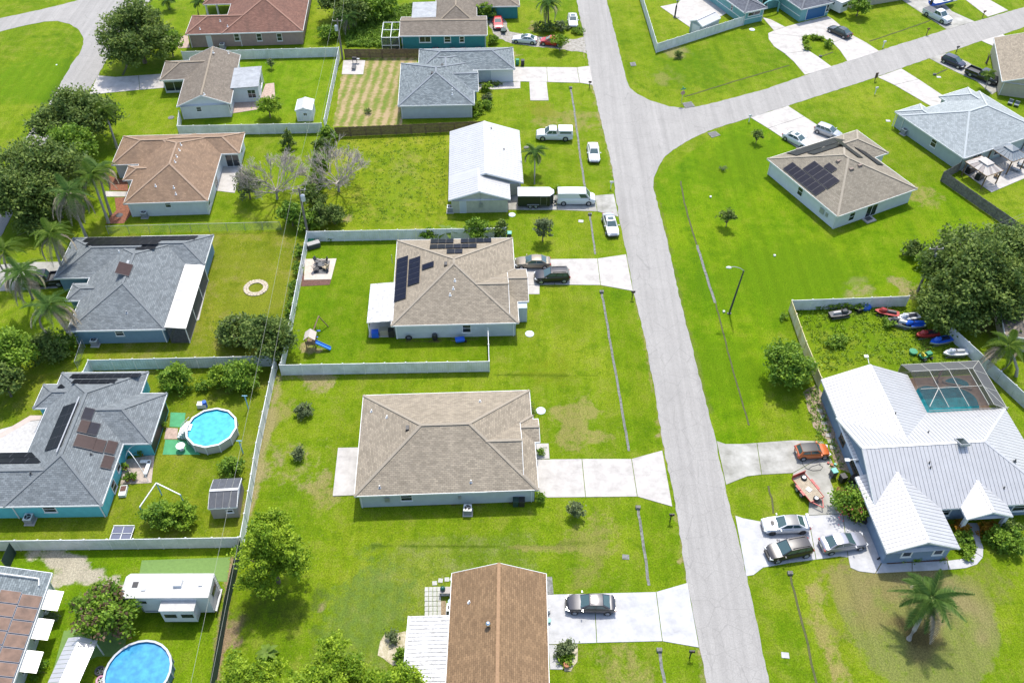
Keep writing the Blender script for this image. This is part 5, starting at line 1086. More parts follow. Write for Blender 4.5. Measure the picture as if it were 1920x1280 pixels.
shrub('dark green shrub under the blue house front window', 1895, 990, 1.2, 1.4, oak_leaf, 700, .22)
for i, x in enumerate((1690, 1716, 1742, 1764)): shrub('low bedding plants along the blue house\'s garage gable', x, 1046-i*1.2, .45, .4, mid_leaf, 150, .13, group='bedding plants at the garage gable')
# lower middle
shrub('small grey-green tree in the back lawn, by the upper white fence', 567, 768, .9, 1.6, grey_leaf, 900, .16)
shrub('small grey-green tree in the back lawn, lower of the pair', 558, 850, .7, 1.4, grey_leaf, 650, .16)
tree('small thin grey-green tree below the plain tan house\'s driveway', 1079, 958, 1.0, .9, 2.0, grey_leaf, 800, .17, z0=.5)
shrub('round bright bush at the corner of the plain tan house by the bins', 1014, 932, .6, 1.0, mid_leaf, 420, .16)
shrub('small bush beside the front walk of the plain tan house', 1012, 848, .4, .8, mid_leaf, 220, .15)
shrub('narrow dark hedge along the front wall of the plain tan house', 997, 772, .4, .8, oak_leaf, 300, .15, squash=(.8, 3))
shrub('round leafy bush behind the roof panels at the white fence', 803, 441, 1.1, 1.6, mid_leaf, 700, .2)
shrub('tall leafy bush at the white fence beside the banana plant', 893, 430, 1.7, 3.0, mid_leaf, 2000, .22)
shrub('dark bush at the end of the white fence near the bins', 938, 430, 1.3, 2.4, oak_leaf, 1200, .22)
shrub('pale spiky plant at the white fence', 915, 436, .8, 1.4, weed_leaf, 250, .22)
shrub('yellow flowering plant beside the white van', 1044, 355, .6, .9, lime_leaf, 260, .18)
shrub('dark planter shrub beside the bright driveway', 1062, 1217, .85, 1.3, grey_leaf, 700, .18)
shrub('bright fern at the edge of the driveway planter', 1063, 1235, .6, .6, lime_leaf, 380, .18)
shrub('dark shrub beside the white patio roof', 752, 1228, .75, 1.0, mid_leaf, 600, .18)
shrub('spiky grey-green shrub in the sandy bed', 735, 1196, .6, .8, grey_leaf, 320, .18)
def pine(label, px, py, zc, R, H, n, lobes=None, seed=1, z0=None):
    rg = random.Random(seed); lobes = lobes or [(0, 0, H*.8, R*.3, R*.3, H*.16)]+[(R*rr_*math.cos(a_), R*rr_*math.sin(a_), H*zz, R*.26, R*.26, H*.07) for a_, rr_, zz in [(rg.uniform(0, 6.28), rg.uniform(.25, .85), rg.uniform(.35, .85)) for _ in range(26)]]
    return tree(label, px, py, zc, R, H, pine_leaf, n, .19, z0=z0 if z0 is not None else H*.35, clump=44, cr=.26, shell=.4, seed=seed, k=9, tm=bark, name='pine_tree', lobes=lobes)
pine('feathery light green pine beside the white fence corner', 505, 1040, 5.0, 3.5, 9.5, 13000, seed=5)
pine('bright pine top below the back lawn at the frame\'s foot', 470, 1290, 5, 3.0, 8, 11000, seed=6)
pine('broad bright pine crown left of the white patio roof', 615, 1290, 5.5, 4.2, 9, 20000, seed=7)
pine('small bright pine crown touching the white patio roof', 738, 1296, 5, 2.8, 8, 11000, seed=8)
# shrub island in the looping driveway
for i, (x, y, r) in enumerate(((1509, 72, .5), (1511, 80, .55), (1515, 90, .6), (1524, 70, .5), (1532, 71, .5), (1540, 72, .5), (1553, 82, .9))):
    shrub('low round hedge shrub on the island of the looping driveway' if i < 6 else 'taller dark round shrub on the island of the looping driveway', x, y, r, r*1.5, lime_leaf if i < 6 else mid_leaf, int(500*r), .18, group='hedge shrubs on the driveway island')
# knee-high weeds nobody could count
def weeds(name, label, poly, n, size, hgt, m, seed):
    rng = np.random.default_rng(seed); P = [GXY(*q) for q in poly]; xs = [p.x for p in P]; ys = [p.y for p in P]; out = []
    from mathutils.geometry import intersect_point_tri_2d
    tri = tessellate_polygon([[Vector((p.x, p.y, 0)) for p in P]])
    while len(out) < n:
        q = Vector((rng.uniform(min(xs), max(xs)), rng.uniform(min(ys), max(ys))))
        if any(intersect_point_tri_2d(q, P[t[0]], P[t[1]], P[t[2]]) for t in tri): out.append((q.x, q.y))
    c = np.repeat(np.array(out), 9, 0); z = rng.uniform(.03, 1, len(c))**1.3*np.repeat(rng.uniform(.3, 1, n), 9)*hgt
    pts = np.column_stack([c+rng.normal(size=c.shape)*.16, z]); tint = np.repeat(rng.uniform(0, 1, n), 9)*.7+rng.uniform(0, .3, len(c))
    o = link(name, leaf_mesh(name, pts, size, m, tint, rng)); kind(o, 'stuff'); o['label'] = label; o['category'] = 'weeds'
weeds('weeds', 'tall tangled weeds in the overgrown yard beside the teal house', [(650, 88), (650, 60), (690, 30), (775, 10), (775, 40), (745, 62), (740, 90)], 1900, .22, 1.0, weed_leaf, 1)
weeds('weeds', 'shaggy weeds covering the personal watercraft yard', [(1492, 578), (1700, 572), (1790, 640), (1800, 680), (1690, 690), (1640, 670), (1548, 700), (1520, 650)], 650, .15, .28, lime_leaf, 2)
weeds('weeds', 'rough taller grass on the lot beside the white metal roofed building', [(640, 262), (835, 250), (835, 400), (700, 420), (620, 425)], 700, .12, .12, lime_leaf, 3)
weeds('weeds', 'thin plants and stones along the blue house\'s side path', [(1508, 735), (1530, 725), (1565, 830), (1590, 900), (1570, 900), (1530, 830)], 130, .15, .3, weed_leaf, 4)

# bare, dry trees
def bare(label, px, py, zc, R, H, seed, n=7):
    r = random.Random(seed); p = G(px, py, zc); t = thing('bare_tree', label, 'tree', (p.x, p.y), 0, None); b = MB(); tw = MB()
    b.tube([(0, 0, -.1), (.1, .05, H*.25), (.15, 0, H*.42)], [.2, .16, .1], 8)
    def grow(p, d, L, rad, lev):
        q = p+d*L; (b if lev < 2 else tw).tube([p, p.lerp(q, .5)+Vector((r.uniform(-1, 1), r.uniform(-1, 1), r.uniform(-.3, .6)))*L*.07, q], [rad, rad*.8, rad*.55], 5 if lev < 2 else 3, cap=False)
        if lev >= 5: return
        for _ in range(3):
            nd = (d+Vector((r.uniform(-1, 1), r.uniform(-1, 1), r.uniform(-.35, .6)))*.62).normalized(); grow(p.lerp(q, r.uniform(.55, 1)), nd, L*r.uniform(.55, .8), max(.021, rad*.6), lev+1)
    for i in range(n):
        a = 2*math.pi*i/n+r.uniform(-.3, .3); grow(Vector((.12, 0, H*r.uniform(.2, .42))), Vector((math.cos(a), math.sin(a), r.uniform(.35, 1.1))).normalized(), R*.40, .09, 0)
    b.build('trunk', twig, t, True, local=True); kind(tw.build('twigs', twig, t, local=True), 'stuff'); return t
bare('bare grey branched tree left of the transformer pole', 515, 352, 2.0, 6.6, 4.4, 11, 11)
bare('bare pale branched tree on the lot right of the transformer pole', 632, 338, 2.0, 6.4, 4.4, 12, 11)

# palms
def frond_mesh(key, L, wd, droop, m, n=30, seed=1):
    def mk():
        rng = np.random.default_rng(seed); P = []; T = []
        f = lambda s: np.array([L*s*(1-.16*droop*s*s), 0, L*(.42*s-droop*s*s)])
        V = []; F = []
        for i in range(10):
            a, b = f(i/10), f((i+1)/10); w_ = .03*(1-i/11); k = len(V); V += [a+[0, w_, 0], a-[0, w_, 0], b-[0, w_, 0], b+[0, w_, 0]]; F.append((k, k+1, k+2, k+3)); T.append(.8)
        for i in range(n):
            s = .14+.86*i/(n-1); c = f(s); ll = wd*math.sin(math.pi*min(1, .12+s*.86))**.7
            for sg in (-1, 1):
                d = np.array([.55, sg*1.0, -.34-rng.uniform(0, .3)]); d /= np.linalg.norm(d); e = c+d*ll*rng.uniform(.8, 1.1); k = len(V); q = np.array([.04, 0, .01])*(L/3+.3)
                V += [c-q, c+q, (c+e)/2+q*.9+[0, 0, .05], e, (c+e)/2-q*.9+[0, 0, .05]]; F.append((k, k+1, k+2, k+3, k+4)); T.append(rng.uniform(.1, .9))
        me = bpy.data.meshes.new('frond'); me.from_pydata([tuple(v) for v in V], [], F); at = me.attributes.new('tint', 'FLOAT', 'FACE'); at.data.foreach_set('value', np.array(T, np.float32)); me.materials.append(m); return me
    return mesh_once(('frond', key), mk)
def palm(label, base, top, zt, L=2.9, n=16, m=None, dead=0, seed=1, r=.17, tm=None, group=None, droop=1.0, wd=.8, shaft=True):
    """base: sight line to the foot on the ground, top: sight line to the crown centre at height zt"""
    m = m or palm_leaf; rr = random.Random(seed); p = G(*base); q = G(*top, zt)-p; t = thing('palm_tree', label, 'palm', p, 0, group)
    b = MB(); b.tube([(0, 0, -.05), (q.x*.12, q.y*.12, zt*.3), (q.x*.5, q.y*.5, zt*.66), (q.x, q.y, zt-.1)], [r*1.35, r, r*.9, r*.75], 9); b.build('trunk', tm or bark_pale, t, True, local=True)
    if shaft: MB().tube([(q.x, q.y, zt-.9), (q.x, q.y, zt-.3), (q.x, q.y, zt+.25)], [r*.85, r*1.0, r*.3], 8).build('crownshaft', mat('palm_shaft', (.10, .19, .03), .6), t, True, local=True)
    for i in range(n):
        a = 2.399*i+rr.uniform(-.2, .2); tilt = -1.1+1.45*(i/n)+rr.uniform(-.12, .12); dr = droop*(1 if i % 3 else 1.25)
        o = link('frond', frond_mesh((m.name, L, round(dr, 2), wd), L, wd, dr, m), t, (q.x, q.y, zt), (0, tilt, a)); o.scale = (rr.uniform(.85, 1.1),)*3
    for i in range(dead):
        a = rr.uniform(0, 6.28); o = link('dead_frond', frond_mesh(('dead', L), L*1.2, wd*.9, 1.2, palm_dead), t, (q.x, q.y, zt-.25), (0, rr.uniform(-.05, .7), a))
palm('slim palm with leaning trunk above the orange-brown roofed house', (220, 278), (196, 206), 5.6, 2.0, 14, palm_lime, 2, 3)
palm('tall palm with green feather fronds by the mulch bed', (204, 418), (172, 330), 7.6, 2.6, 15, palm_lime, 4, 4)
palm('second tall palm leaning beside the mulch bed', (208, 402), (184, 318), 7.2, 2.4, 13, palm_leaf, 5, 5)
palm('big palm with hanging grey dead fronds by the grey roofed house', (162, 445), (128, 362), 7.4, 3.1, 14, palm_leaf, 16, 6)
palm('palm with yellow-green fronds over the grey roof\'s corner', (128, 532), (96, 440), 7.2, 2.9, 15, palm_lime, 5, 7)
palm('palm beside the parked dark vehicle at the left edge', (62, 560), (40, 512), 6.4, 2.9, 15, palm_leaf, 9, 8)
palm('palm with drooping dead fronds at the steel blue house\'s corner', (136, 640), (92, 575), 6.8, 2.9, 15, palm_leaf, 12, 9)
palm('palm at the far left edge above the driveway', (14, 505), (8, 470), 5, 2.6, 12, palm_lime, 2, 10)
palm('lone palm in the dry grass circle', (1704, 1197), (1745, 1122), 4.4, 3.0, 21, palm_leaf, 3, 11, .2, None, None, 1.0, .9)
palm('dark drooping palm by the gravel drive', (1028, 46), (1028, 6), 5.0, 2.5, 16, palm_leaf, 4, 12, .16, bark)
palm('small young palm beside the white metal roofed building', (1002, 345), (1003, 285), 3.8, 1.9, 11, palm_leaf, 2, 13, .1)
palm('silvery drooping palm at the white fence by the screened pool', (1905, 705), (1890, 650), 3.6, 2.6, 18, palm_lime, 8, 14)
palm('small palm cluster beside the black pickup', (1847, 168), (1853, 140), 2.6, 1.1, 9, palm_lime, 0, 15, .06)
palm('dark palm beyond the red-brown roofed house\'s porch', (372, 28), (372, 5), 2.6, 1.4, 10, palm_leaf, 0, 16, .08, bark)
palm('round palm on the lawn above the big oak', (318, 18), (314, 2), 1.8, 1.5, 12, palm_leaf, 0, 17, .1, bark)
palm('green palm at the utility pole behind the plank fence', (655, 62), (652, 32), 3.6, 2.2, 14, palm_leaf, 3, 18, .14, bark)
# banana like plants
def banana(label, px, py, L, n, seed, m=palm_lime):
    rr = random.Random(seed); p = G(px, py); t = thing('banana_plant', label, 'plant', p)
    MB().tube([(0, 0, 0), (.03, 0, L*.6)], [.1, .06], 7).build('stem', mat('plant_stem', (.14, .2, .04), .7), t, True, local=True)
    def mk():
        V, F, T = [], [], []
        for i in range(7):
            s = i/6; w_ = .2*L*math.sin(math.pi*min(1, .15+.85*s))**.8+.01; x = L*s; z = L*(.5*s-.75*s*s); V += [(x, w_, z+.03), (x, 0, z-.02), (x, -w_, z+.03)]
        for i in range(6):
            k = i*3; F += [(k, k+1, k+4, k+3), (k+1, k+2, k+5, k+4)]; T += [.3+.1*i, .6]
        me = bpy.data.meshes.new('leaf'); me.from_pydata(V, [], F); at = me.attributes.new('tint', 'FLOAT', 'FACE'); at.data.foreach_set('value', np.array(T, np.float32)); me.materials.append(m); return me
    for i in range(n): link('leaf', mesh_once(('ban', L, m.name), mk), t, (0, 0, L*.55), (0, rr.uniform(-.5, .3), 2*math.pi*i/n+rr.uniform(-.3, .3)))
banana('yellow-green banana plant at the white fence', 839, 443, 1.6, 9, 1)
banana('bright green banana plant on the back lawn above the pines', 503, 1228, 1.15, 8, 2)
banana('small banana plant by the storage box in the fenced lawn', 621, 452, .6, 5, 3, palm_leaf)

# ================================================================== VEHICLES
def paint(name, col, metal=.25): return mat('paint_'+name, col, .32, metal, coat=.6)
WHT, SIL, CHR, BLK = paint('white', (.60, .61, .62), 0), paint('silver', (.40, .41, .43), .5), paint('charcoal', (.035, .036, .045), .3), paint('black', (.012, .013, .018), .2)
BEI, RED, ORG, NVY, GRY, DGR = paint('beige', (.24, .205, .155), .4), paint('red', (.42, .02, .02), .1), paint('orange', (.50, .125, .03), .2), paint('navy', (.02, .024, .045), .3), paint('grey', (.26, .27, .31), .5), paint('dark_green_grey', (.03, .035, .033), .3)
head_m, tail_m, amber = mat('headlight_lens', (.55, .57, .58), .1), mat('taillight_lens', (.28, .01, .01), .2), mat('plate', (.5, .5, .45), .5)
KINDS = {  # length, width, height, body top profile (x from rear 0..1, z), greenhouse base x0,x1, roof x0,x1, belt z, roof half width
    'sedan': (4.8, 1.82, 1.46, [(0, .55), (.015, .86), (.05, .98), (.2, 1.02), (.5, 1.0), (.7, .98), (.86, .88), (.96, .74), (1, .5)], (.10, .72), (.27, .53), .97, .57),
    'coupe': (4.6, 1.85, 1.36, [(0, .55), (.015, .84), (.05, .96), (.2, .98), (.5, .95), (.66, .93), (.86, .8), (.96, .66), (1, .46)], (.08, .68), (.28, .48), .92, .56),
    'suv': (4.7, 1.88, 1.70, [(0, .6), (.01, 1.0), (.04, 1.12), (.3, 1.12), (.6, 1.1), (.72, 1.08), (.88, 1.0), (.97, .84), (1, .55)], (.015, .74), (.09, .54), 1.08, .61),
    'hatch': (4.2, 1.78, 1.52, [(0, .55), (.012, .95), (.04, 1.03), (.3, 1.02), (.6, 1.0), (.74, .98), (.88, .88), (.97, .74), (1, .5)], (.015, .77), (.1, .56), .98, .58),
    'mini': (3.7, 1.70, 1.42, [(0, .5), (.015, .86), (.06, .95), (.3, .96), (.6, .95), (.74, .93), (.9, .86), (.97, .7), (1, .48)], (.03, .74), (.12, .58), .92, .58),
    'pickup': (5.8, 1.98, 1.88, [(0, .62), (.01, .82), (.02, .84), (.3, .84), (.405, .84), (.41, 1.2), (.6, 1.2), (.72, 1.18), (.9, 1.12), (.975, .98), (1, .6)], (.41, .77), (.45, .64), 1.18, .66),
    'van': (5.6, 2.0, 2.1, [(0, .6), (.008, 1.1), (.03, 1.2), (.4, 1.2), (.8, 1.18), (.86, 1.14), (.95, 1.02), (.99, .86), (1, .55)], (.008, .87), (.02, .74), 1.18, .82)}
def lerp_prof(P, x):
    for (a, b), (c, d) in zip(P, P[1:]):
        if a <= x <= c: return b+(d-b)*(x-a)/(c-a)
    return P[-1][1]
def wheel(parent, x, y, r, sg, rim=alloy, wd=.21):
    def mk():
        b = MB(); n = 16
        b.tube([(0, -wd/2, 0), (0, -wd/2+.03, 0), (0, wd/2-.03, 0), (0, wd/2, 0)], [r*.9, r, r, r*.9], n); return b.mesh('wheel', rubber, smooth=True)
    o = link('wheel', mesh_once(('wheel', r, wd), mk), parent, (x, y, r))
    def mr():
        b = MB(); b.tube([(0, 0, 0), (0, .012, 0)], [r*.64, r*.6], 14)
        for i in range(5): a = 2*math.pi*i/5; b.bar((0, .018, 0), (r*.56*math.cos(a), .018, r*.56*math.sin(a)), .07, .03)
        return b.mesh('rim', rim)
    link('rim', mesh_once(('rim', r, rim.name), mr), o, (0, sg*wd/2, 0), (0, 0, 0 if sg > 0 else math.pi))
def car(label, kd, pm, front, rear, cat='car', roof_m=None, rim=alloy, group='parked vehicles', extra=None, z=.75):
    L, W_, H, prof, gb, gr, belt, rh = KINDS[kd]; f, r = G(*front, z), G(*rear, z); c = (f+r)/2; rz = math.atan2((f-r).y, (f-r).x)
    nm = {'sedan': 'parked_car', 'coupe': 'parked_car', 'suv': 'parked_car', 'hatch': 'parked_car', 'mini': 'parked_car', 'pickup': 'pickup_truck', 'van': 'cargo_van'}[kd]
    t = thing(nm, label, cat, (c.x, c.y, .05), rz, group); hw = W_/2; X = lambda s: (s-.5)*L
    plan = [(0, .66), (.012, .82), (.05, .93), (.15, .99), (.5, 1), (.85, .98), (.94, .9), (.985, .76), (1, .62)] if kd not in ('van', 'pickup') else [(0, .92), (.02, .97), (.1, 1), (.8, 1), (.93, .95), (.985, .84), (1, .72)]
    st = sorted(set([p[0] for p in prof]+[.1, .3, .4, .6, .8, .93, .985])); b = MB(); ring = 9
    for x in st:
        w_ = hw*lerp_prof(plan, x); zt = lerp_prof(prof, x); zb = .2 if .04 < x < .96 else .3
        sec = [(-w_*.9, zb), (-w_, .45), (-w_*.985, min(zt-.03, zt*.78)), (-w_*.88, zt-.035), (0, zt), (w_*.88, zt-.035), (w_*.985, min(zt-.03, zt*.78)), (w_, .45), (w_*.9, zb)]
        b.v += [(X(x), y, zz) for y, zz in sec]
    for i in range(len(st)-1):
        for j in range(ring): b.f.append((i*ring+j, (i+1)*ring+j, (i+1)*ring+(j+1) % ring, i*ring+(j+1) % ring)); b.mi.append(0)
    b.f.append(tuple(range(ring))); b.f.append(tuple((len(st)-1)*ring+j for j in range(ring-1, -1, -1))); b.mi += [0, 0]
    body = b.build('body', pm, t, True, local=True)
    # greenhouse
    gw = hw*.93; x0, x1, y0, y1 = X(gb[0]), X(gb[1]), X(gr[0]), X(gr[1]); rw = hw*rh/.62*.78 if kd != 'van' else hw*.86; zr = H-.05
    base = [(x0, -gw*.92), (x1, -gw*.9), (x1, gw*.9), (x0, gw*.92)]; mx0, mx1 = (x0+y0)/2, (x1+y1)/2
    B = [Vector((x, y, belt-.06)) for x, y in base]; T = [Vector((y0, -rw*.95, zr)), Vector((y1, -rw*.95, zr)), Vector((y1, rw*.95, zr)), Vector((y0, rw*.95, zr))]
    g = MB(); g.add(B+T, [(0, 1, 5, 4), (1, 2, 6, 5), (2, 3, 7, 6), (3, 0, 4, 7)]); g.build('cabin', pm, t, local=True)
    rf = MB(); n = 7
    for i in range(n):
        s = i/(n-1); x = y0+(y1-y0)*s; zc = zr+.05*math.sin(math.pi*s)+.005
        for j in range(5): q = -1+j/2; rf.v.append((x, rw*.95*q, zc-.035*q*q*(1 if abs(q) == 1 else .6)))
    for i in range(n-1):
        for j in range(4): rf.f.append((i*5+j, (i+1)*5+j, (i+1)*5+j+1, i*5+j+1)); rf.mi.append(0)
    rf.build('roof', roof_m or pm, t, True, local=True)
    def pane(name, q, out):
        q = [Vector(p) for p in q]; nn = (q[1]-q[0]).cross(q[2]-q[0]).normalized(); nn = nn if nn.dot(Vector(out)) > 0 else -nn
        c_ = sum(q, Vector())/len(q); q = [c_+(p-c_)*1 for p in q]; MB().add([p+nn*.012 for p in q], [tuple(range(len(q)))]).build(name, car_glass, t, local=True)
    def face(a, b_, c_, d, m0=.07, m1=.93, k0=.06, k1=.94):  # inset quad on face a,b (bottom) c,d (top)
        f2 = lambda s, tt: (a.lerp(b_, s)).lerp(d.lerp(c_, s), tt); return [f2(m0, k0), f2(m1, k0), f2(m1, k1), f2(m0, k1)]
    pane('windscreen', face(B[1], B[2], T[2], T[1]), (1, 0, .5))
    if kd != 'van' and kd != 'pickup' or kd == 'pickup': pane('rear_window', face(B[3], B[0], T[0], T[3], .08, .92, .12, .92), (-1, 0, .5))
    for sg, (p, q, u_, v_) in ((-1, (B[0], B[1], T[1], T[0])), (1, (B[3], B[2], T[2], T[3]))):
        segs = [(.72, .95)] if kd == 'van' else ([(.08, .46), (.5, .93)] if kd in ('pickup', 'coupe') else [(.06, .26), (.29, .56), (.6, .93)] if kd in ('suv', 'hatch') else [(.12, .48), (.52, .92)])
        for a0, a1 in segs: pane('side_window', face(p, q, u_, v_, a0, a1, .18, .88), (0, sg, .2))
    wr = {'pickup': .39, 'van': .36, 'suv': .36}.get(kd, .32)
    for s in ((.17, .82) if kd != 'pickup' else (.2, .82)):
        for sg in (-1, 1):
            a = MB(); a.tube([(X(s), sg*(hw-.16), wr+.02), (X(s), sg*(hw+.006), wr+.02)], wr*1.16, 16); a.build('wheel_arch', black_plastic, t, local=True)
            wheel(t, X(s), sg*(hw-.085), wr, sg, rim)
    zf = lerp_prof(prof, .97); zq = lerp_prof(prof, .02)
    for sg in (-1, 1):
        a = MB(); a.box((X(.955), sg*hw*.66, zf*.84), (.34, .36, .13), -sg*.35); a.build('headlight', head_m, t, local=True)
        a = MB(); a.box((X(.022), sg*hw*.68, zq*.86), (.18, .36, .16), sg*.3); a.build('taillight', tail_m, t, local=True)
        a = MB(); a.box((X(gb[1])-.25, sg*(hw+.08), belt+.04), (.12, .2, .13)); a.build('mirror', pm if kd != 'van' else black_plastic, t, local=True)
    a = MB(); a.box((X(.985), 0, zf*.68), (.12, hw*1.0, .18)); a.build('grille', black_plastic, t, local=True)
    a = MB(); a.box((X(.995), 0, .34), (.1, hw*1.25, .12)); a.box((X(.004), 0, .38), (.08, hw*1.25, .12)); a.build('bumper', black_plastic, t, local=True)
    a = MB(); a.box((X(.0)-.0, 0, .58), (.03, .32, .15)); a.build('licence_plate', amber, t, local=True)
    if kd == 'pickup':
        a = MB(); zt = 1.2
        for sg in (-1, 1): a.box((X(.205), sg*(hw-.06), 1.0), (L*.4, .1, .42))
        a.box((X(.008), 0, .98), (.08, W_-.1, .42)); a.build('bed_wall', pm, t, local=True)
        MB().box((X(.205), 0, .855), (L*.38, W_-.24, .03)).build('bed_liner', dark_grey, t, local=True)
    if extra: extra(t, X, hw, H, pm)
    return t
def rails(t, X, hw, H, pm):
    for sg in (-1, 1): MB().bar((X(.12), sg*hw*.58, H+.02), (X(.5), sg*hw*.58, H+.02), .05).build('roof_rail', black_plastic, t, local=True)
def sunroof(t, X, hw, H, pm): MB().box((X(.44), 0, H+.005), (.6, .8, .02)).build('sunroof', car_glass, t, local=True)
def wing_(t, X, hw, H, pm):
    a = MB(); a.box((X(.03), 0, 1.24), (.28, hw*1.75, .04)); [a.box((X(.035), s*hw*.7, 1.1), (.2, .04, .28)) for s in (-1, 1)]; a.build('rear_wing', pm, t, local=True)
    a = MB(); a.box((X(.8), 0, .965), (.35, .5, .05)); a.build('hood_scoop', black_plastic, t, local=True)
def cap_(t, X, hw, H, pm):
    MB().box((X(.205), 0, 1.53), (L_P*.4, hw*1.86, .66), 0, 0, .95).build('bed_cap', pm, t, local=True)
    for sg in (-1, 1): MB().box((X(.205), sg*hw*.925, 1.5), (L_P*.3, .02, .3)).build('cap_window', car_glass, t, local=True)
L_P = 5.8
def cover_(t, X, hw, H, pm): MB().box((X(.205), 0, 1.22), (L_P*.39, hw*1.86, .05)).build('bed_cover', dark_grey, t, local=True)
black_rim = mat('black_rim', (.03, .03, .032), .4)
car('dark charcoal sedan on the bright driveway of the brown roofed house', 'sedan', CHR, (1060, 1129), (1155, 1131), extra=sunroof)
car('beige sedan in front of the tan house with roof panels', 'sedan', BEI, (967, 490), (1031, 490))
car('black suv beside the beige sedan', 'suv', BLK, (1003, 517), (1067, 515), extra=rails)
car('silver sedan parked on the verge below the white van', 'sedan', SIL, (1151, 440), (1139, 400), extra=sunroof)
car('white cargo van on the weathered driveway by the black trailer', 'van', WHT, (1116, 371), (1044, 371), cat='van')
car('white pickup truck with a white bed cap on the verge', 'pickup', WHT, (1000, 251), (1079, 252), cat='pickup truck', extra=cap_)
car('white sedan parked in the verge beside the capped pickup', 'sedan', WHT, (1115, 302), (1111, 267))
car('white sedan under the drooping palm beside the main road', 'sedan', WHT, (1075, 50), (1073, 24), extra=sunroof)
car('white sports coupe with dark sunroof on the gravel drive', 'coupe', WHT, (962, 70), (1006, 74), extra=sunroof)
car('red small car behind the little tree on the gravel drive', 'hatch', RED, (1019, 75), (1049, 78))
car('red car parked against the bush at the teal house', 'coupe', RED, (935, 54), (932, 28))
car('dark green-grey sedan on the looping driveway', 'sedan', DGR, (1555, 49), (1595, 67))
car('white pickup truck with dark bed cover beside the boat', 'pickup', WHT, (1783, 41), (1734, 17), cat='pickup truck', extra=cover_)
car('dark hatchback parked ahead of the black pickup', 'hatch', NVY, (1810, 123), (1768, 106))
car('black pickup truck with open bed', 'pickup', BLK, (1871, 153), (1815, 130), cat='pickup truck')
car('white sedan with sunroof on the driveway of the corner house', 'sedan', WHT, (1515, 270), (1476, 251), extra=sunroof)
car('silver hatchback on the driveway of the corner house', 'hatch', SIL, (1572, 252), (1534, 238))
car('orange compact convertible with black soft top', 'mini', ORG, (1556, 842), (1492, 846), roof_m=black_plastic)
car('white sports sedan with grey roof and rear wing', 'sedan', WHT, (1431, 983), (1516, 980), roof_m=mat('grey_roof_wrap', (.16, .16, .16), .4), rim=black_rim, extra=wing_)
car('black suv beside the white winged sedan', 'suv', BLK, (1435, 1038), (1523, 1021), extra=rails)
car('grey sedan nose to the garage gable of the blue house', 'sedan', GRY, (1626, 1008), (1537, 1022))
car('dark pickup truck under the palms at the steel blue house', 'pickup', BLK, (56, 526), (114, 521), cat='pickup truck')

# ---- enclosed cargo trailer
p, q = G(972, 374, .9), G(1033, 374, .9); c = (p+q)/2; t = thing('cargo_trailer', 'black box trailer with white roof hitched behind the white van', 'trailer', (c.x, c.y, .05), math.atan2((q-p).y, (q-p).x))
MB().box((-.15, 0, 1.3), (4.6, 2.1, 1.75)).build('body', mat('black_trailer', (.012, .02, .016), .4), t, local=True)
MB().prism([(-2.47, -1.07), (2.1, -1.07), (2.75, -.35), (2.75, .35), (2.1, 1.07), (-2.47, 1.07)], 2.178, 2.26).build('roof', WHT, t, local=True)
MB().prism([(2.14, -1.04), (2.7, -.33), (2.7, .33), (2.14, 1.04)], .45, 2.17).build('nose', mat('black_trailer', (0, 0, 0)), t, local=True)
MB().box((1.25, -1.06, 1.35), (.85, .03, 1.5)).build('side_door', mat('black_trailer2', (.014, .022, .018), .35), t, local=True)
a = MB(); [a.box((1.25+s*.44, -1.072, 1.35), (.03, .03, 1.55)) for s in (-1, 1)]; a.box((1.25, -1.072, 2.1), (.9, .03, .03)); a.box((1.25, -1.072, .6), (.9, .03, .03)); a.build('door_frame', grey_metal, t, local=True)
for x in (-.65, .15):
    for sg in (-1, 1): wheel(t, x, sg*1.02, .32, sg)
MB().box((-.25, -1.1, .72), (1.75, .2, .06)).build('fender', grey_metal, t, local=True)
a = MB(); a.bar((2.1, .6, .42), (3.4, 0, .42), .1); a.bar((2.1, -.6, .42), (3.4, 0, .42), .1); a.box((3.0, 0, .62), (.3, .3, .4)); a.build('drawbar', dark_grey, t, local=True)
# ---- flat utility trailer
p, q = G(1497, 893, .6), G(1532, 936, .6); c = (p+q)/2; t = thing('utility_trailer', 'red framed flat utility trailer with plank deck and spare wheels', 'trailer', (c.x, c.y, .05), math.atan2((q-p).y, (q-p).x))
for i in range(9): MB().box((0, -.72+i*.18, .58), (3.2, .165, .045)).build('plank', mat('pale_plank', (.35, .29, .21), .85, var=.25, vscale=3), t, local=True)
a = MB(); a.box((0, -.84, .6), (3.3, .06, .14)); a.box((0, .84, .6), (3.3, .06, .14)); a.box((1.64, 0, .6), (.06, 1.72, .14)); a.build('frame', red_paint, t, local=True)
MB().box((-1.66, 0, .85), (.06, 1.72, .6)).build('tail_ramp', red_paint, t, local=True)
a = MB(); a.bar((1.6, .7, .5), (2.7, 0, .5), .09); a.bar((1.6, -.7, .5), (2.7, 0, .5), .09); a.build('drawbar', red_paint, t, local=True)
for x in (-.4, .35):
    for sg in (-1, 1): wheel(t, x, sg*.98, .3, sg); MB().box((x, sg*.98, .65), (.66, .22, .05)).build('fender', red_paint, t, local=True)
for x, y in ((-1.15, .35), (1.55, -.1)):
    o = link('spare_wheel', mesh_once(('wheel', .32, .21), lambda: None), t, (x, y, .72), (RAD(90), 0, 0)); link('rim', mesh_once(('rim', .32, alloy.name), lambda: None), o, (0, .105, 0))
MB().box((.25, -.05, .64), (.55, .5, .05), .3).build('deck_hatch', grey_metal, t, local=True)
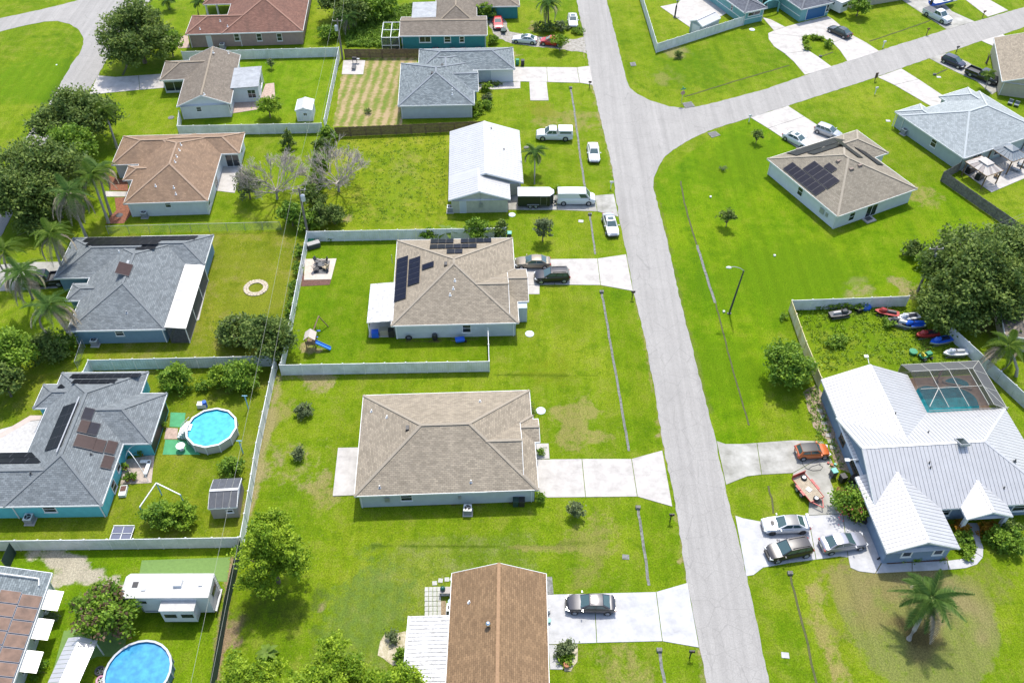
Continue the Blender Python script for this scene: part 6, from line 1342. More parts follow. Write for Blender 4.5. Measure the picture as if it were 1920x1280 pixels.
# ---- fifth wheel travel trailer
c = G(316, 1098, 3.3); t = thing('travel_trailer', 'white fifth wheel travel trailer with a slide-out parked on turf', 'trailer', (c.x, c.y), RAD(.8))
rvm = mat('rv_white', (.58, .59, .60), .45, var=.06, vscale=1.5); rvr = mat('rv_roof', (.45, .45, .44), .6, var=.12, vscale=1.2, dirt=(.35, .34, .32))
MB().prism([(-2.6, -1.22), (3.95, -1.22), (3.95, 1.22), (-2.6, 1.22)], .55, 3.3).build('body', rvm, t, local=True)
MB().prism([(-4.15, -.95), (-3.8, -1.215), (-2.59, -1.215), (-2.59, 1.215), (-3.8, 1.215), (-4.15, .95)], 1.5, 3.298).build('nose', rvm, t, local=True)
MB().prism([(-4.2, -.95), (-3.85, -1.27), (4.0, -1.27), (4.0, 1.27), (-3.85, 1.27), (-4.2, .95)], 3.305, 3.38).build('roof', rvr, t, local=True)
MB().box((1.15, -1.75, 1.75), (3.1, 1.05, 2.0)).build('slide_out', rvm, t, local=True); MB().box((1.15, -1.74, 2.79), (3.25, 1.12, .07)).build('slide_roof', rvr, t, local=True)
for x in (.4, 1.95): a = MB(); a.box((x, -2.285, 1.85), (1.1, .03, .6)); o = a.build('window', black_plastic, t, local=True); MB().box((x, -2.303, 1.85), (1.0, .02, .5)).build('pane', glass, o, local=True)
for x in (-3.5, -2.2): a = MB(); a.box((x, -1.235, 2.5), (.5, .03, .4)); o = a.build('window', black_plastic, t, local=True); MB().box((x, -1.253, 2.5), (.42, .02, .32)).build('pane', glass, o, local=True)
a = MB(); a.box((3.965, .2, 2.3), (.03, 1.2, .7)); o = a.build('window', black_plastic, t, local=True); MB().box((3.983, .2, 2.3), (.02, 1.1, .6)).build('pane', glass, o, local=True)
for x, y, w_, d_, hh in ((.9, .15, .8, .75, .3), (-2.2, -.35, .4, .4, .12), (3.0, .1, .35, .4, .12)): MB().box((x, y, 3.38+hh/2), (w_, d_, hh), 0, 0, .9).build('roof_unit', rvm, t, local=True)
MB().box((-3.1, .1, 3.41), (.5, .55, .06)).build('roof_vent', black_plastic, t, local=True)
a = MB(); [a.bar((4.08, y, .7), (4.08, y, 3.5), .04) for y in (.75, 1.1)]; [a.bar((4.08, .75, z), (4.08, 1.1, z), .03) for z in (1, 1.4, 1.8, 2.2, 2.6, 3.0, 3.4)]; a.build('ladder', trim, t, local=True)
MB().box((-.2, -1.232, .85), (4.6, .02, .12)).build('stripe', mat('rv_stripe', (.12, .14, .2), .5), t, local=True); MB().box((-3.4, -1.232, 1.75), (1.4, .02, .1)).build('stripe', MATS['rv_stripe'], t, local=True)
for x in (.6, 1.45):
    for sg in (-1, 1): wheel(t, x, sg*1.1, .36, sg)
for y in (-.8, .8): MB().bar((-3.0, y, 0), (-3.0, y, 1.55), .1).build('landing_leg', grey_metal, t, local=True)
MB().box((4.1, 0, .6), (.2, 2.3, .2)).build('bumper', grey_metal, t, local=True)
# caravan and boat at the far edge of the street
c = G(1566, 6, 1.4); t = thing('caravan', 'white caravan beside the teal house garage', 'trailer', (c.x, c.y), RAD(-55))
MB().box((0, 0, 1.5), (4.5, 2.1, 1.9)).build('body', rvm, t, local=True); MB().box((0, 0, 2.5), (4.6, 2.2, .1)).build('roof', rvr, t, local=True); MB().box((0, -1.06, 1.8), (1.2, .03, .5)).build('window', glass, t, local=True); MB().box((2.26, 0, 1.8), (.03, 1.2, .5)).build('window', glass, t, local=True)
for sg in (-1, 1): wheel(t, -.2, sg*.95, .33, sg)
def hull(t, L, w_, h_, z0, m, top, seats=True):
    st = [(0, .82), (.25, .98), (.55, 1.0), (.78, .8), (.92, .42), (1.0, .05)]; b = MB(); r = 5
    for i, (s, k) in enumerate(st):
        x = (s-.5)*L; kz = z0+h_*.18*s*s; b.v += [(x, -w_/2*k, z0+h_), (x, -w_/2*k*.86, z0+h_*.45), (x, 0, kz), (x, w_/2*k*.86, z0+h_*.45), (x, w_/2*k, z0+h_)]
    for i in range(5):
        for j in range(4): b.f.append((i*r+j, (i+1)*r+j, (i+1)*r+j+1, i*r+j+1)); b.mi.append(0)
    b.f.append((0, 1, 2, 3, 4)); b.mi.append(0); b.build('hull', m, t, True, local=True)
    d = MB(); pts = [((s-.5)*L, w_/2*k*.97) for s, k in st]; d.prism([(x, -y) for x, y in pts]+[(x, y) for x, y in pts[::-1]], z0+h_-.04, z0+h_+.02); d.build('deck', top, t, local=True)
c = G(1768, 3, 1.0); t = thing('motor_boat', 'white and blue boat on a trailer behind the white pickup', 'boat', (c.x, c.y), RAD(25))
hull(t, 6, 2.2, .9, .6, blue_plastic, WHT); MB().box((-.2, 0, 1.75), (1.0, 1.4, .5), 0, 0, .8).build('console', WHT, t, local=True); MB().box((-.2, 0, 1.85), (.9, 1.42, .25)).build('windshield', car_glass, t, local=True); MB().box((-3.0, 0, 1.4), (.4, .4, .9)).build('outboard_motor', black_plastic, t, local=True)
for sg in (-1, 1): wheel(t, -.9, sg*.95, .3, sg)
MB().bar((-2.6, 0, .5), (3.8, 0, .5), .14).build('trailer_beam', grey_metal, t, local=True)
# ---- personal watercraft
def pwc(label, px, py, ang, low, top, seat, z0=.12):
    c = G(px, py, .5); t = thing('personal_watercraft', label, 'watercraft', (c.x, c.y), RAD(ang), 'personal watercraft stored in the weedy yard')
    hull(t, 3.0, 1.15, .5, z0, low, top)
    a = MB(); a.tube([(.95, 0, z0+.5), (.6, 0, z0+.72), (.1, 0, z0+.78)], [.2, .36, .2], 8); a.build('cowling', top, t, True, local=True)
    MB().box((-.55, 0, z0+.66), (1.3, .38, .32), 0, 0, .75).build('seat', seat, t, local=True)
    a = MB(); a.bar((.25, 0, z0+.75), (.12, 0, z0+1.0), .07); a.bar((.1, -.36, z0+1.02), (.1, .36, z0+1.02), .05); a.build('handlebar', black_plastic, t, local=True)
    a = MB(); [a.box((0, s*.35, .06), (2.4, .1, .16)) for s in (-1, 1)]; a.build('bunk', wood_grey, t, local=True)
wm, bm_, rm_ = WHT, blue_plastic, red_paint
pwc('black personal watercraft with grey deck by the white fence', 1576, 588, 12, black_plastic, dark_grey, mat('pale_seat', (.35, .34, .33), .6))
pwc('red and black personal watercraft near the blue tarp', 1663, 586, 165, black_plastic, rm_, dark_grey)
pwc('white and navy personal watercraft under the huge tree', 1703, 594, 190, wm, wm, NVY)
pwc('white and black personal watercraft beside the navy one', 1685, 604, 160, wm, dark_grey, wm)
pwc('white personal watercraft with blue top below the navy seated one', 1712, 608, 185, wm, bm_, bm_)
pwc('red personal watercraft nearest the slanting white fence', 1739, 626, 188, rm_, rm_, black_plastic)
pwc('white and blue personal watercraft below the red one', 1764, 638, 195, wm, bm_, NVY)
pwc('white and grey personal watercraft beside the screened pool', 1791, 661, 184, wm, wm, grey_metal)
c = G(1624, 575, .3); t = thing('tarp_pile', 'blue tarp covered pile at the white fence', 'tarp', c.xy); MB().ball((0, 0, .2), .75, 9, 5, (1, .8, .7)).build('tarp', blue_plastic, t, True, local=True); MB().box((-1.1, -.6, .3), (.7, .6, .6), .4).build('engine_block', black_plastic, t, local=True)
c = G(1735, 667, .4); t = thing('lawn_mower', 'green and black riding mower in the watercraft yard', 'mower', c.xy, .4)
MB().box((.45, 0, .62), (.8, .6, .4), 0, 0, .85).build('hood', green_plastic, t, local=True); MB().box((-.35, 0, .5), (.8, .7, .15)).build('deck', green_plastic, t, local=True); a = MB(); a.box((-.35, 0, .68), (.45, .45, .12)); a.box((-.55, 0, .9), (.1, .42, .4)); a.build('seat', amber if 0 else mat('mower_yellow', (.5, .4, .02), .5), t, local=True); MB().bar((.05, 0, .6), (-.08, 0, 1.0), .05).build('steering_column', black_plastic, t, local=True)
for x, r_ in ((.65, .2), (-.4, .28)):
    for sg in (-1, 1): wheel(t, x, sg*.45, r_, sg)
c = G(1712, 660, .2); t = thing('green_tub', 'round green tub in the watercraft yard', 'tub', c.xy); MB().tube([(0, 0, 0), (0, 0, .4), (0, 0, .42), (0, 0, .2)], [.42, .5, .44, .4], 14).build('shell', green_plastic, t, True, local=True)

# ================================================================== POOLS, SHEDS, GARDEN THINGS
frame_alu = mat('bronze_white_frame', (.36, .36, .32), .5)
h = H13; t = thing('pool_enclosure', 'screened cage with pale beams over the kidney shaped pool', 'enclosure', h.W(14.8, 3.8, 0))
cage = mesh_screen_mat('cage_screen', (.022, .023, .026), .46)
U0, U1, V1, ZO, ZI, IN = 10.3, 19.7, 7.6, 2.4, 3.3, 1.9
ro = [(U0, V1), (U1, V1), (U1, .15)]; ri = [(U0+1.6, V1-IN), (U1-IN, V1-IN), (U1-IN, .4)]
def beam(a, b_, w_=.05, nm='beam'): MB().bar(a, b_, w_).build(nm, frame_alu, t)
us = [U0, 12.6, 14.9, 17.2, U1]
for u in us: beam(h.W(u, V1, 0), h.W(u, V1, ZO)); 
for v in (5.4, 2.8, .2): beam(h.W(U1, v, 0), h.W(U1, v, ZO))
beam(h.W(U0, V1, ZO), h.W(U1, V1, ZO)); beam(h.W(U1, V1, ZO), h.W(U1, .1, ZO)); beam(h.W(U0, V1, 1.0), h.W(U1, V1, 1.0), .06); beam(h.W(U1, V1, 1.0), h.W(U1, .1, 1.0), .06)
beam(h.W(U0+.2, V1-IN, ZI), h.W(U1-IN, V1-IN, ZI)); beam(h.W(U1-IN, V1-IN, ZI), h.W(U1-IN, .2, ZI)); beam(h.W(U0+.2, 3.0, ZI), h.W(U1-IN, 3.0, ZI)); beam(h.W(U1, V1, ZO), h.W(U1-IN, V1-IN, ZI))
for u in (12.6, 14.9, 17.2): beam(h.W(u, V1, ZO), h.W(u, V1-IN, ZI)); beam(h.W(u, V1-IN, ZI), h.W(u, .15, ZI))
for v in (5.4, 2.8, .2): beam(h.W(U1, v, ZO), h.W(U1-IN, min(v, V1-IN), ZI))
beam(h.W(U0+.1, .1, 2.95), h.W(U1, .1, 2.75)); beam(h.W(U1-IN, 3.0, ZI), h.W(U1, .2, ZO)); beam(h.W(U0+.2, .4, ZI), h.W(12.6, 3.0, ZI), .07)
cage2 = mesh_screen_mat('cage_side_screen', (.085, .088, .092), .82)
def scrn(*q): MB().add([h.W(*a) for a in q], [tuple(range(len(q)))]).build('screen', cage if min(a[2] for a in q) > 3 else cage2, t)
scrn((U0, V1, .05), (U1, V1, .05), (U1, V1, ZO), (U0, V1, ZO)); scrn((U1, V1, .05), (U1, .1, .05), (U1, .1, ZO), (U1, V1, ZO))
scrn((U0, V1, ZO), (U1, V1, ZO), (U1-IN, V1-IN, ZI), (U0, V1-IN, ZI)); scrn((U1, V1, ZO), (U1, .1, ZO), (U1-IN, .1, ZI), (U1-IN, V1-IN, ZI)); scrn((U0, V1-IN, ZI), (U1-IN, V1-IN, ZI), (U1-IN, .1, ZI), (U0, .1, ZI))
t = thing('swimming_pool', 'kidney shaped inground pool with spa and tan deck inside the cage', 'pool', h.W(14.8, 3.8, 0))
deck_m = mat('pool_deck', (.48, .31, .20), .85, var=.2, vscale=1.5); pool_teal = water_mat('teal_pool_water', (.015, .30, .34)); coping = mat('coping', (.55, .40, .28), .8, var=.15)
uvp = lambda L: [h.W(a, b_).xy for a, b_ in L]
def smooth_poly(L, n=5):
    out = []; k = len(L)
    for i in range(k):
        p0, p1, p2, p3 = (Vector(L[(i+j-1) % k]) for j in range(4))
        for s in range(n): x = s/n; out.append(tuple(.5*((2*p1)+(p2-p0)*x+(2*p0-5*p1+4*p2-p3)*x*x+(3*p1-p0-3*p2+p3)*x**3)))
    return out
pl = smooth_poly([(11.9, 5.3), (13.3, 6.1), (15, 5.7), (16.6, 5.8), (18.2, 4.7), (18.5, 3.2), (17.6, 1.4), (14.5, .9), (12.2, 1.3), (11.7, 3.2)]); sp = smooth_poly([(15.9, 6.5), (17.2, 7.0), (18.4, 6.3), (18.3, 5.5), (17.3, 5.9)])
MB().prism(uvp([(9.8, .1), (19.6, .1), (19.6, 7.5), (9.8, 7.5)]), -.1, .07).build('deck', deck_m, t)
c0 = (15.2, 3.5); MB().prism(uvp([(c0[0]+(a-c0[0])*1.08, c0[1]+(b_-c0[1])*1.1) for a, b_ in pl]), .05, .11).build('coping', coping, t); MB().prism(uvp(pl), .05, .125).build('water', pool_teal, t)
c1 = (17.2, 6.3); MB().prism(uvp([(c1[0]+(a-c1[0])*1.25, c1[1]+(b_-c1[1])*1.5) for a, b_ in sp]), .05, .3).build('spa_wall', coping, t); MB().prism(uvp(sp), .2, .31).build('spa_water', pool_teal, t)
t = thing('umbrella', 'closed peach patio umbrella in the screened cage', 'umbrella', h.W(15.0, 6.7, .07)); MB().cyl((0, 0), .03, 0, 2.2, 8).build('pole', dark_grey, t, local=True); MB().tube([(0, 0, .9), (0, 0, 1.4), (0, 0, 2.25)], [.1, .2, .03], 9).build('canopy', mat('peach_cloth', (.5, .25, .16), .8), t, True, local=True); MB().cyl((0, 0), .25, 0, .07, 12).build('base', dark_grey, t, local=True)
t = thing('patio_chair', 'pink lounge chair at the cage wall', 'chair', h.W(11.0, 6.6, .07)); a = MB(); a.box((0, 0, .35), (.6, .6, .12)); a.box((-.25, 0, .65), (.1, .6, .6)); a.build('seat', mat('pink_cloth', (.45, .08, .15), .8), t, local=True); [MB().box((x, y, .15), (.05, .05, .3)).build('leg', dark_grey, t, local=True) for x in (-.25, .25) for y in (-.25, .25)]

def round_pool(label, px, py, R, hgt, wcol, wall_m, sides=24, rim_m=None):
    c = G(px, py, hgt); t = thing('above_ground_pool', label, 'pool', (c.x, c.y)); b = MB(); n = sides
    P = lambda r, a, z: (r*math.cos(a), r*math.sin(a), z)
    for i in range(n):
        a0, a1 = 2*math.pi*i/n, 2*math.pi*(i+1)/n
        b.add([P(R, a0, 0), P(R, a1, 0), P(R, a1, hgt), P(R, a0, hgt)], [(0, 1, 2, 3)]); b.add([P(R-.05, a0, 0), P(R-.05, a1, 0), P(R-.05, a1, hgt), P(R-.05, a0, hgt)], [(3, 2, 1, 0)], 1)
    b.build('wall', [wall_m, mat('pool_liner', (.03, .33, .50), .4)], t, local=True)
    for i in range(n):
        a0, a1 = 2*math.pi*i/n, 2*math.pi*(i+1)/n; r = MB(); r.add([P(R-.1, a0, hgt+.03), P(R+.1, a0, hgt+.03), P(R+.1, a1, hgt+.03), P(R-.1, a1, hgt+.03), P(R-.1, a0, hgt-.02), P(R+.1, a0, hgt-.02), P(R+.1, a1, hgt-.02), P(R-.1, a1, hgt-.02)], [(0, 1, 2, 3), (1, 5, 6, 2), (3, 7, 4, 0)]); r.build('top_rail', rim_m or trim, t, local=True)
        MB().bar(P(R+.04, a0, 0), P(R+.04, a0, hgt), .1).build('upright', rim_m or trim, t, local=True)
    MB().cyl((0, 0), R*math.cos(math.pi/sides)-.06, .05, hgt-.18, sides).build('water', water_mat('pool_water_%d' % px, wcol), t, local=True)
    return t
t = round_pool('round above ground pool with white steps and pale wall', 396, 801, 2.75, 1.3, (.06, .42, .55), mat('pool_wall', (.48, .46, .42), .5, var=.1), 12)
c = G(346, 806, .7); s_ = thing('pool_steps', 'white moulded pool steps at the round pool', 'steps', c.xy)
for i, (x, z) in enumerate(((-.55, .35), (-.25, .7), (.05, 1.05), (.35, 1.35))): MB().box((x, 0, z/2), (.36, 1.5, z)).build('tread', white, s_, local=True)
for y in (-.8, .8): MB().bar((-.7, y, .5), (.6, y, 2.0), .06).build('handrail', white, s_, local=True)
for x, z in ((.75, 1.2), (1.05, 1.0), (1.35, .8)): MB().box((x, 0, z), (.32, .9, .05)).build('inner_tread', white, s_, local=True)
round_pool('round blue pool with grey deck edge beside the metal carport', 258, 1258, 2.9, 1.2, (.06, .30, .52), mat('blue_pool_wall', (.10, .2, .3), .5), 24, mat('grey_rail', (.40, .42, .45), .5))
mat_g = mat('green_mat', (.06, .27, .12), .9, var=.15)
for q, lb in (([(320, 773), (348, 774), (345, 801), (318, 800)], 'green ground mat above the pool steps'), ([(310, 824), (350, 825), (376, 852), (305, 852)], 'green ground mat below the pool steps')):
    P = area(q); c = sum(P, Vector((0, 0)))/4; o = MB().prism([p-c for p in P], 0, .03).build('ground_mat', mat_g, None); o.location = (c.x, c.y, 0); tag(o, lb, 'mat')
P = area([(312, 802), (334, 803), (332, 823), (308, 823)]); c = sum(P, Vector((0, 0)))/4; o = MB().prism([p-c for p in P], 0, .04).build('paver_pad', paver); o.location = (c.x, c.y, 0); tag(o, 'square of brown pavers between the two green mats', 'paving')
def table(label, px, py, r, hgt, m): c = G(px, py, hgt); t = thing('garden_table', label, 'table', c.xy); MB().cyl((0, 0), r, hgt-.04, hgt, 18).build('table_top', m, t, local=True); MB().cyl((0, 0), .05, 0, hgt, 8).build('leg', m, t, local=True); MB().cyl((0, 0), r*.5, 0, .04, 12).build('foot', m, t, local=True)
table('round white table on the green mat', 338, 835, .5, .72, white)
c = G(378, 757, .5); t = thing('pool_pump', 'white and blue pool pump unit behind the round pool', 'pump', c.xy); MB().box((0, 0, .3), (1.0, .6, .6)).build('housing', white, t, local=True); MB().cyl((.35, 0), .25, 0, .9, 12).build('filter_tank', blue_plastic, t, True, local=True)
for q, lb in (((466, 766), 'blue clothes pole above the round pool\'s right side'), ((456, 850), 'blue clothes pole below the round pool\'s right side')):
    c = G(*q); t = thing('clothes_pole', lb, 'pole', c); MB().bar((0, 0, 0), (-.0, 0, 2.3), .1).build('post', mat('pale_blue_post', (.2, .42, .55), .6), t, local=True); MB().bar((-.3, 0, 2.25), (.3, 0, 2.25), .07).build('crossbar', MATS['pale_blue_post'], t, local=True)
# swing frame
c = G(290, 935); t = thing('swing_frame', 'white pipe swing frame without swings', 'swing', c.xy)
A_, B_, C_ = G(262, 950, 2.2)-c, G(293, 905, 2.2)-c, G(338, 927, 2.2)-c
MB().bar(A_, B_, .1).build('top_bar', white, t, local=True); MB().bar(B_, C_, .1).build('top_bar', white, t, local=True)
for p_ in (A_, B_, C_): MB().bar((p_.x, p_.y, 0), p_, .09).build('leg', mat('pale_blue_post', (0, 0, 0)), t, local=True)
# ground solar frame
c = G(229, 1000, .3); t = thing('ground_solar_panel', 'small ground standing solar panel in a white frame', 'solar panel', c.xy, RAD(1))
for i in (-1, 1):
    for j in (-1, 1): MB().box((i*.52, j*.42, .35+j*.05), (.96, .78, .03)).build('cell_panel', mat('solar_grey', (.10, .11, .16), .25), t, local=True)
a = MB(); [a.box((0, y, .36+y*.12), (2.15, .07, .05)) for y in (-.86, 0, .86)]; [a.box((x, 0, .36), (.07, 1.75, .05)) for x in (-1.04, 0, 1.04)]; a.build('frame', white, t, local=True); [MB().box((x, y, .15), (.05, .05, .3)).build('leg', white, t, local=True) for x in (-1, 1) for y in (-.8, .8)]
# courtyard clutter of the turquoise house
paved('garden_paving', mat('garden_paver', (.36, .30, .25), .9, var=.25, vscale=3), [[(232, 862), (290, 852), (284, 905), (226, 908)]], .05)
c = G(275, 875, .4); t = thing('garden_bench', 'white l-shaped bench in the paved corner', 'bench', c.xy); MB().box((.1, -.1, .42), (.4, 1.7, .08)).build('seat', white, t, local=True); MB().box((-.35, .72, .42), (1.1, .4, .08)).build('seat', white, t, local=True); [MB().box((x, y, .19), (.08, .08, .38)).build('leg', white, t, local=True) for x, y in ((.1, -.85), (.1, .72), (-.8, .72))]
c = G(262, 880); t = thing('garden_arch', 'thin white crossing pipe arches over the paved corner', 'arch', c.xy)
for q, w_ in (((239, 850), (279, 903)), ((283, 846), (236, 872))):
    a, b_ = G(*q)-c, G(*w_)-c; pts = [a.lerp(b_, s/8)+Vector((0, 0, 2.2*math.sin(math.pi*s/8)**.6)) for s in range(9)]; MB().tube(pts, .03, 6).build('hoop', white, t, True, local=True)
for i, (x, y, m_) in enumerate(((236, 880, mid_leaf), (246, 896, oak_leaf), (240, 902, mid_leaf), (252, 900, mid_leaf), (268, 852, mid_leaf), (309, 800, mid_leaf))):
    c = G(x, y); t = thing('potted_plant', ['potted plant by the turquoise wall', 'dark potted plant by the paved corner', 'potted plant at the foot of the paved corner', 'leafy potted plant at the garden paving edge', 'potted plant under the turquoise porch', 'plant pot beside the porch screen'][i], 'potted plant', c); MB().cyl((0, 0), .16, 0, .35, 10, 0, .2).build('pot', terracotta, t, True, local=True); rng = np.random.default_rng(i); pts, tt = crown_pts([(0, 0, .6, .35, .35, .3)], 160, rng, 10, .1); link('foliage', leaf_mesh('foliage', pts, .14, m_, tt, rng), t)
c = G(231, 920, .25); t = thing('planter_box', 'white planter box beside the turquoise wall', 'planter', c.xy, .1); MB().box((0, 0, .2), (.7, 1.3, .4)).build('box', white, t, local=True); MB().box((0, .2, .41), (.58, .7, .03)).build('soil', mulch_brown, t, local=True)

# ---- sheds (small gabled buildings use the same builder)
s_ = House('small white garden shed on the lawn of the white fenced yard', (553, 207), (585, 206.5), 2.1, .3, wall=wall_white, roof=metal_white, name='garden_shed', cat='shed'); s_.wing(0, 2.7, 0, 3.3, 'gg', 'v', inset=.08); s_.done(); s_.opening(0, 'S', 1.5, 1.3, .5, .5, mid='v'); s_.opening(0, 'S', .7, .9, .6, 1.6, name='door', pane=door_grey, mid=None, fw=.04)
s_ = House('grey-green shed with white roof inside the white fence by the hoop', (1317, 50), (1362, 29), 2.2, .45, wall=mat('shed_green_wall', (.30, .36, .35), .8), roof=metal_white, name='garden_shed', cat='shed'); s_.wing(0, 5.2, 0, 3.0, 'gg', 'u', inset=.12); s_.done(); s_.opening(0, 'W', 1.5, 1.0, 1.6, 1.8, name='door', pane=garage_white, mid='v', fw=.05); s_.opening(0, 'S', 1.6, 1.3, .5, .5)
dk = mat('dark_resin_roof', (.055, .06, .07), .6, var=.25, vscale=2); s_ = House('dark grey resin shed beside the white fence', (390, 953), (441, 950), 2.0, .3, wall=mat('resin_wall', (.26, .25, .23), .8), roof=dk, name='garden_shed', cat='shed', metal=.8); s_.wing(0, 2.9, 0, 3.6, 'gg', 'u', inset=.1); s_.done()
b = MB(); b.bar(s_.W(0, 1.8, 2.6), s_.W(2.9, 1.8, 2.6), .3, .05); b.build('ridge_strip', grey_metal, s_.t); s_.opening(0, 'S', 2.0, 1.2, .6, .35, mid=None)
cp = thing('carport', 'white corrugated metal carport beside the round blue pool', 'carport', G(145, 1262)); A_, B_ = G(128, 1195, 2.5), G(183, 1200, 2.5); ud = (B_-A_).normalized(); vd = Vector((ud.y, -ud.x, 0))
for k in range(16):
    for sd in (0, 1):
        b = MB(); w_ = (B_-A_).length; st = .42; o_ = A_+vd*st*k; e0, rg, e1 = o_, o_+ud*w_*.45+Vector((0, 0, .45)), o_+ud*w_; p_, q_ = (e0, rg) if sd == 0 else (rg, e1); g_ = vd*(st-.035)
        b.add([p_, q_, q_+g_, p_+g_, p_-Vector((0, 0, .05)), q_-Vector((0, 0, .05)), q_+g_-Vector((0, 0, .05)), p_+g_-Vector((0, 0, .05))], [(0, 1, 2, 3), (7, 6, 5, 4), (0, 4, 5, 1), (1, 5, 6, 2), (2, 6, 7, 3), (3, 7, 4, 0)]); b.build('roof_sheet', metal_white, cp)
for k in (.2, 6.4):
    for x in (.05, .95): q_ = A_+ud*(B_-A_).length*x+vd*k; MB().bar((q_.x, q_.y, 0), (q_.x, q_.y, 2.5), .09).build('post', white, cp)
paved('artificial_turf', turf, [[(266, 1050), (432, 1044), (426, 1090), (260, 1082)]], .02); paved('artificial_turf', turf, [[(120, 1182), (150, 1178), (238, 1188), (232, 1230), (182, 1230), (96, 1270)]], .02)
for q, lb in (((188, 1258), 'round black drum grill beside the carport'), ((190, 1276), 'pink and white float beside the blue pool')):
    c = G(*q); t = thing('pool_toy' if 'float' in lb else 'fire_ring', lb, 'ring', c); ring = MB(); n = 14
    pts = [(.38*math.cos(2*math.pi*i/n), .38*math.sin(2*math.pi*i/n), .12) for i in range(n+1)]; ring.tube(pts, .11, 8, cap=False); ring.build('tube', mat('pink_float', (.5, .25, .35), .4) if 'float' in lb else dark_grey, t, True, local=True)
    [MB().bar((0, 0, .1), (.36*math.cos(a), .36*math.sin(a), .1), .06).build('spoke', grey_metal if 'float' not in lb else white, t, local=True) for a in (0, 1.26, 2.5, 3.8, 5.0)]

# ---- garden pavilions of the pale grey house
paved('back_patio', concrete_new, [[(1800, 319), (1858.7, 361), (1965, 316), (1905, 262)]], .06)
def gazebo(label, px, py, w_, d_, m1, m2, two=True):
    c = G(px, py, 2.5); t = thing('gazebo', label, 'gazebo', (c.x, c.y, .06), math.atan2(H15.u.y, H15.u.x)); hw_, hd = w_/2, d_/2
    for i, j in ((-1, -1), (1, -1), (1, 1), (-1, 1)): MB().box((i*(hw_-.2), j*(hd-.2), 1.2), (.15, .15, 2.4)).build('post', wood, t, local=True)
    Q = [(-hw_, -hd), (hw_, -hd), (hw_, hd), (-hw_, hd)]; k = .38
    for i in range(4):
        a, b_ = Vector((*Q[i], 2.4)), Vector((*Q[(i+1) % 4], 2.4)); a2, b2 = Vector((a.x*k, a.y*k, 3.1)), Vector((b_.x*k, b_.y*k, 3.1))
        for s in range(5):
            l0, l1 = s/5+.012, (s+1)/5-.012; MB().add([a.lerp(b_, l0), a.lerp(b_, l1), a2.lerp(b2, l1), a2.lerp(b2, l0)], [(0, 1, 2, 3)]).build('roof_panel', (m1, m2)[s % 2], t, local=True)
        a3, b3 = a2*1.12+Vector((0, 0, -.1)), b2*1.12+Vector((0, 0, -.1)); a3.z = b3.z = 3.25; MB().add([a3, b3, Vector((0, 0, 3.62))], [(0, 1, 2)]).build('cupola_panel', m1, t, local=True)
    MB().prism([(x*.98, y*.98) for x, y in Q], 2.34, 2.39).build('eave_frame', wood, t, local=True) if 0 else [MB().bar((*Q[i], 2.37), (*Q[(i+1) % 4], 2.37), .1).build('eave_beam', wood, t, local=True) for i in range(4)]
gz1, gz2, gz3 = mat('gazebo_cream', (.46, .42, .38), .6), mat('gazebo_taupe', (.30, .26, .24), .6), mat('gazebo_grey', (.16, .185, .205), .5)
gazebo('cream and taupe striped gazebo on the white patio', 1846, 311, 4.2, 3.4, gz1, gz2)
gazebo('grey two tier gazebo beside the pale grey house', 1893, 285, 4.2, 3.4, gz3, gz3)
t = thing('pergola', 'slatted wooden pergola at the pale grey house\'s back wall', 'pergola', G(1912, 268), math.atan2(H15.u.y, H15.u.x))
for i in range(9): MB().box((-1.6+i*.4, 0, 2.5), (.08, 3.0, .12)).build('slat', wood_grey, t, local=True)
for y in (-1.3, 1.3): MB().box((0, y, 2.38), (3.6, .1, .14)).build('beam', wood_grey, t, local=True); [MB().box((x, y, 1.16), (.12, .12, 2.32)).build('post', wood_grey, t, local=True) for x in (-1.5, 1.5)]
for q, lb in (((1838, 330), 'dark covered grill under the striped gazebo'), ((1820, 318), 'black outdoor cabinet under the striped gazebo')):
    c = G(*q, .5); t = thing('outdoor_grill', lb, 'grill', (c.x, c.y, .06), .6); MB().box((0, 0, .5), (1.5, .8, 1.0), 0, 0, .9).build('cover', black_plastic, t, local=True); MB().box((0, 0, 1.03), (1.2, .6, .06)).build('lid', dark_grey, t, local=True)
for q, lb in (((1868, 330), 'brown wicker side table beside the striped gazebo'), ((1905, 318), 'grey lounge chair on the white patio'), ((1917, 310), 'second grey lounge chair at the patio edge')):
    c = G(*q, .3); t = thing('patio_lounger', lb, 'chair', (c.x, c.y, .06), -.7); MB().box((0, 0, .3), (1.5 if 'chair' in lb else .6, .6, .1)).build('seat', gz3 if 'chair' in lb else wood, t, local=True); MB().box((-.7 if 'chair' in lb else 0, 0, .5), (.1, .58, .45)).build('backrest', gz3 if 'chair' in lb else wood, t, local=True); [MB().box((x, y, .12), (.06, .06, .25)).build('leg', dark_grey, t, local=True) for x in (-.25, .25) for y in (-.22, .22)]
c = G(1900, 195, .3); t = thing('patio_set', 'two grey outdoor chairs against the beige house wall', 'chairs', (c.x, c.y), -.6)
for x in (-.5, .5): MB().box((x, 0, .35), (.7, .7, .14)).build('seat', gz3, t, local=True); MB().box((x, .33, .6), (.7, .12, .5)).build('backrest', gz3, t, local=True); [MB().box((x+s*.28, y, .14), (.06, .06, .28)).build('leg', dark_grey, t, local=True) for s in (-1, 1) for y in (-.28, .28)]

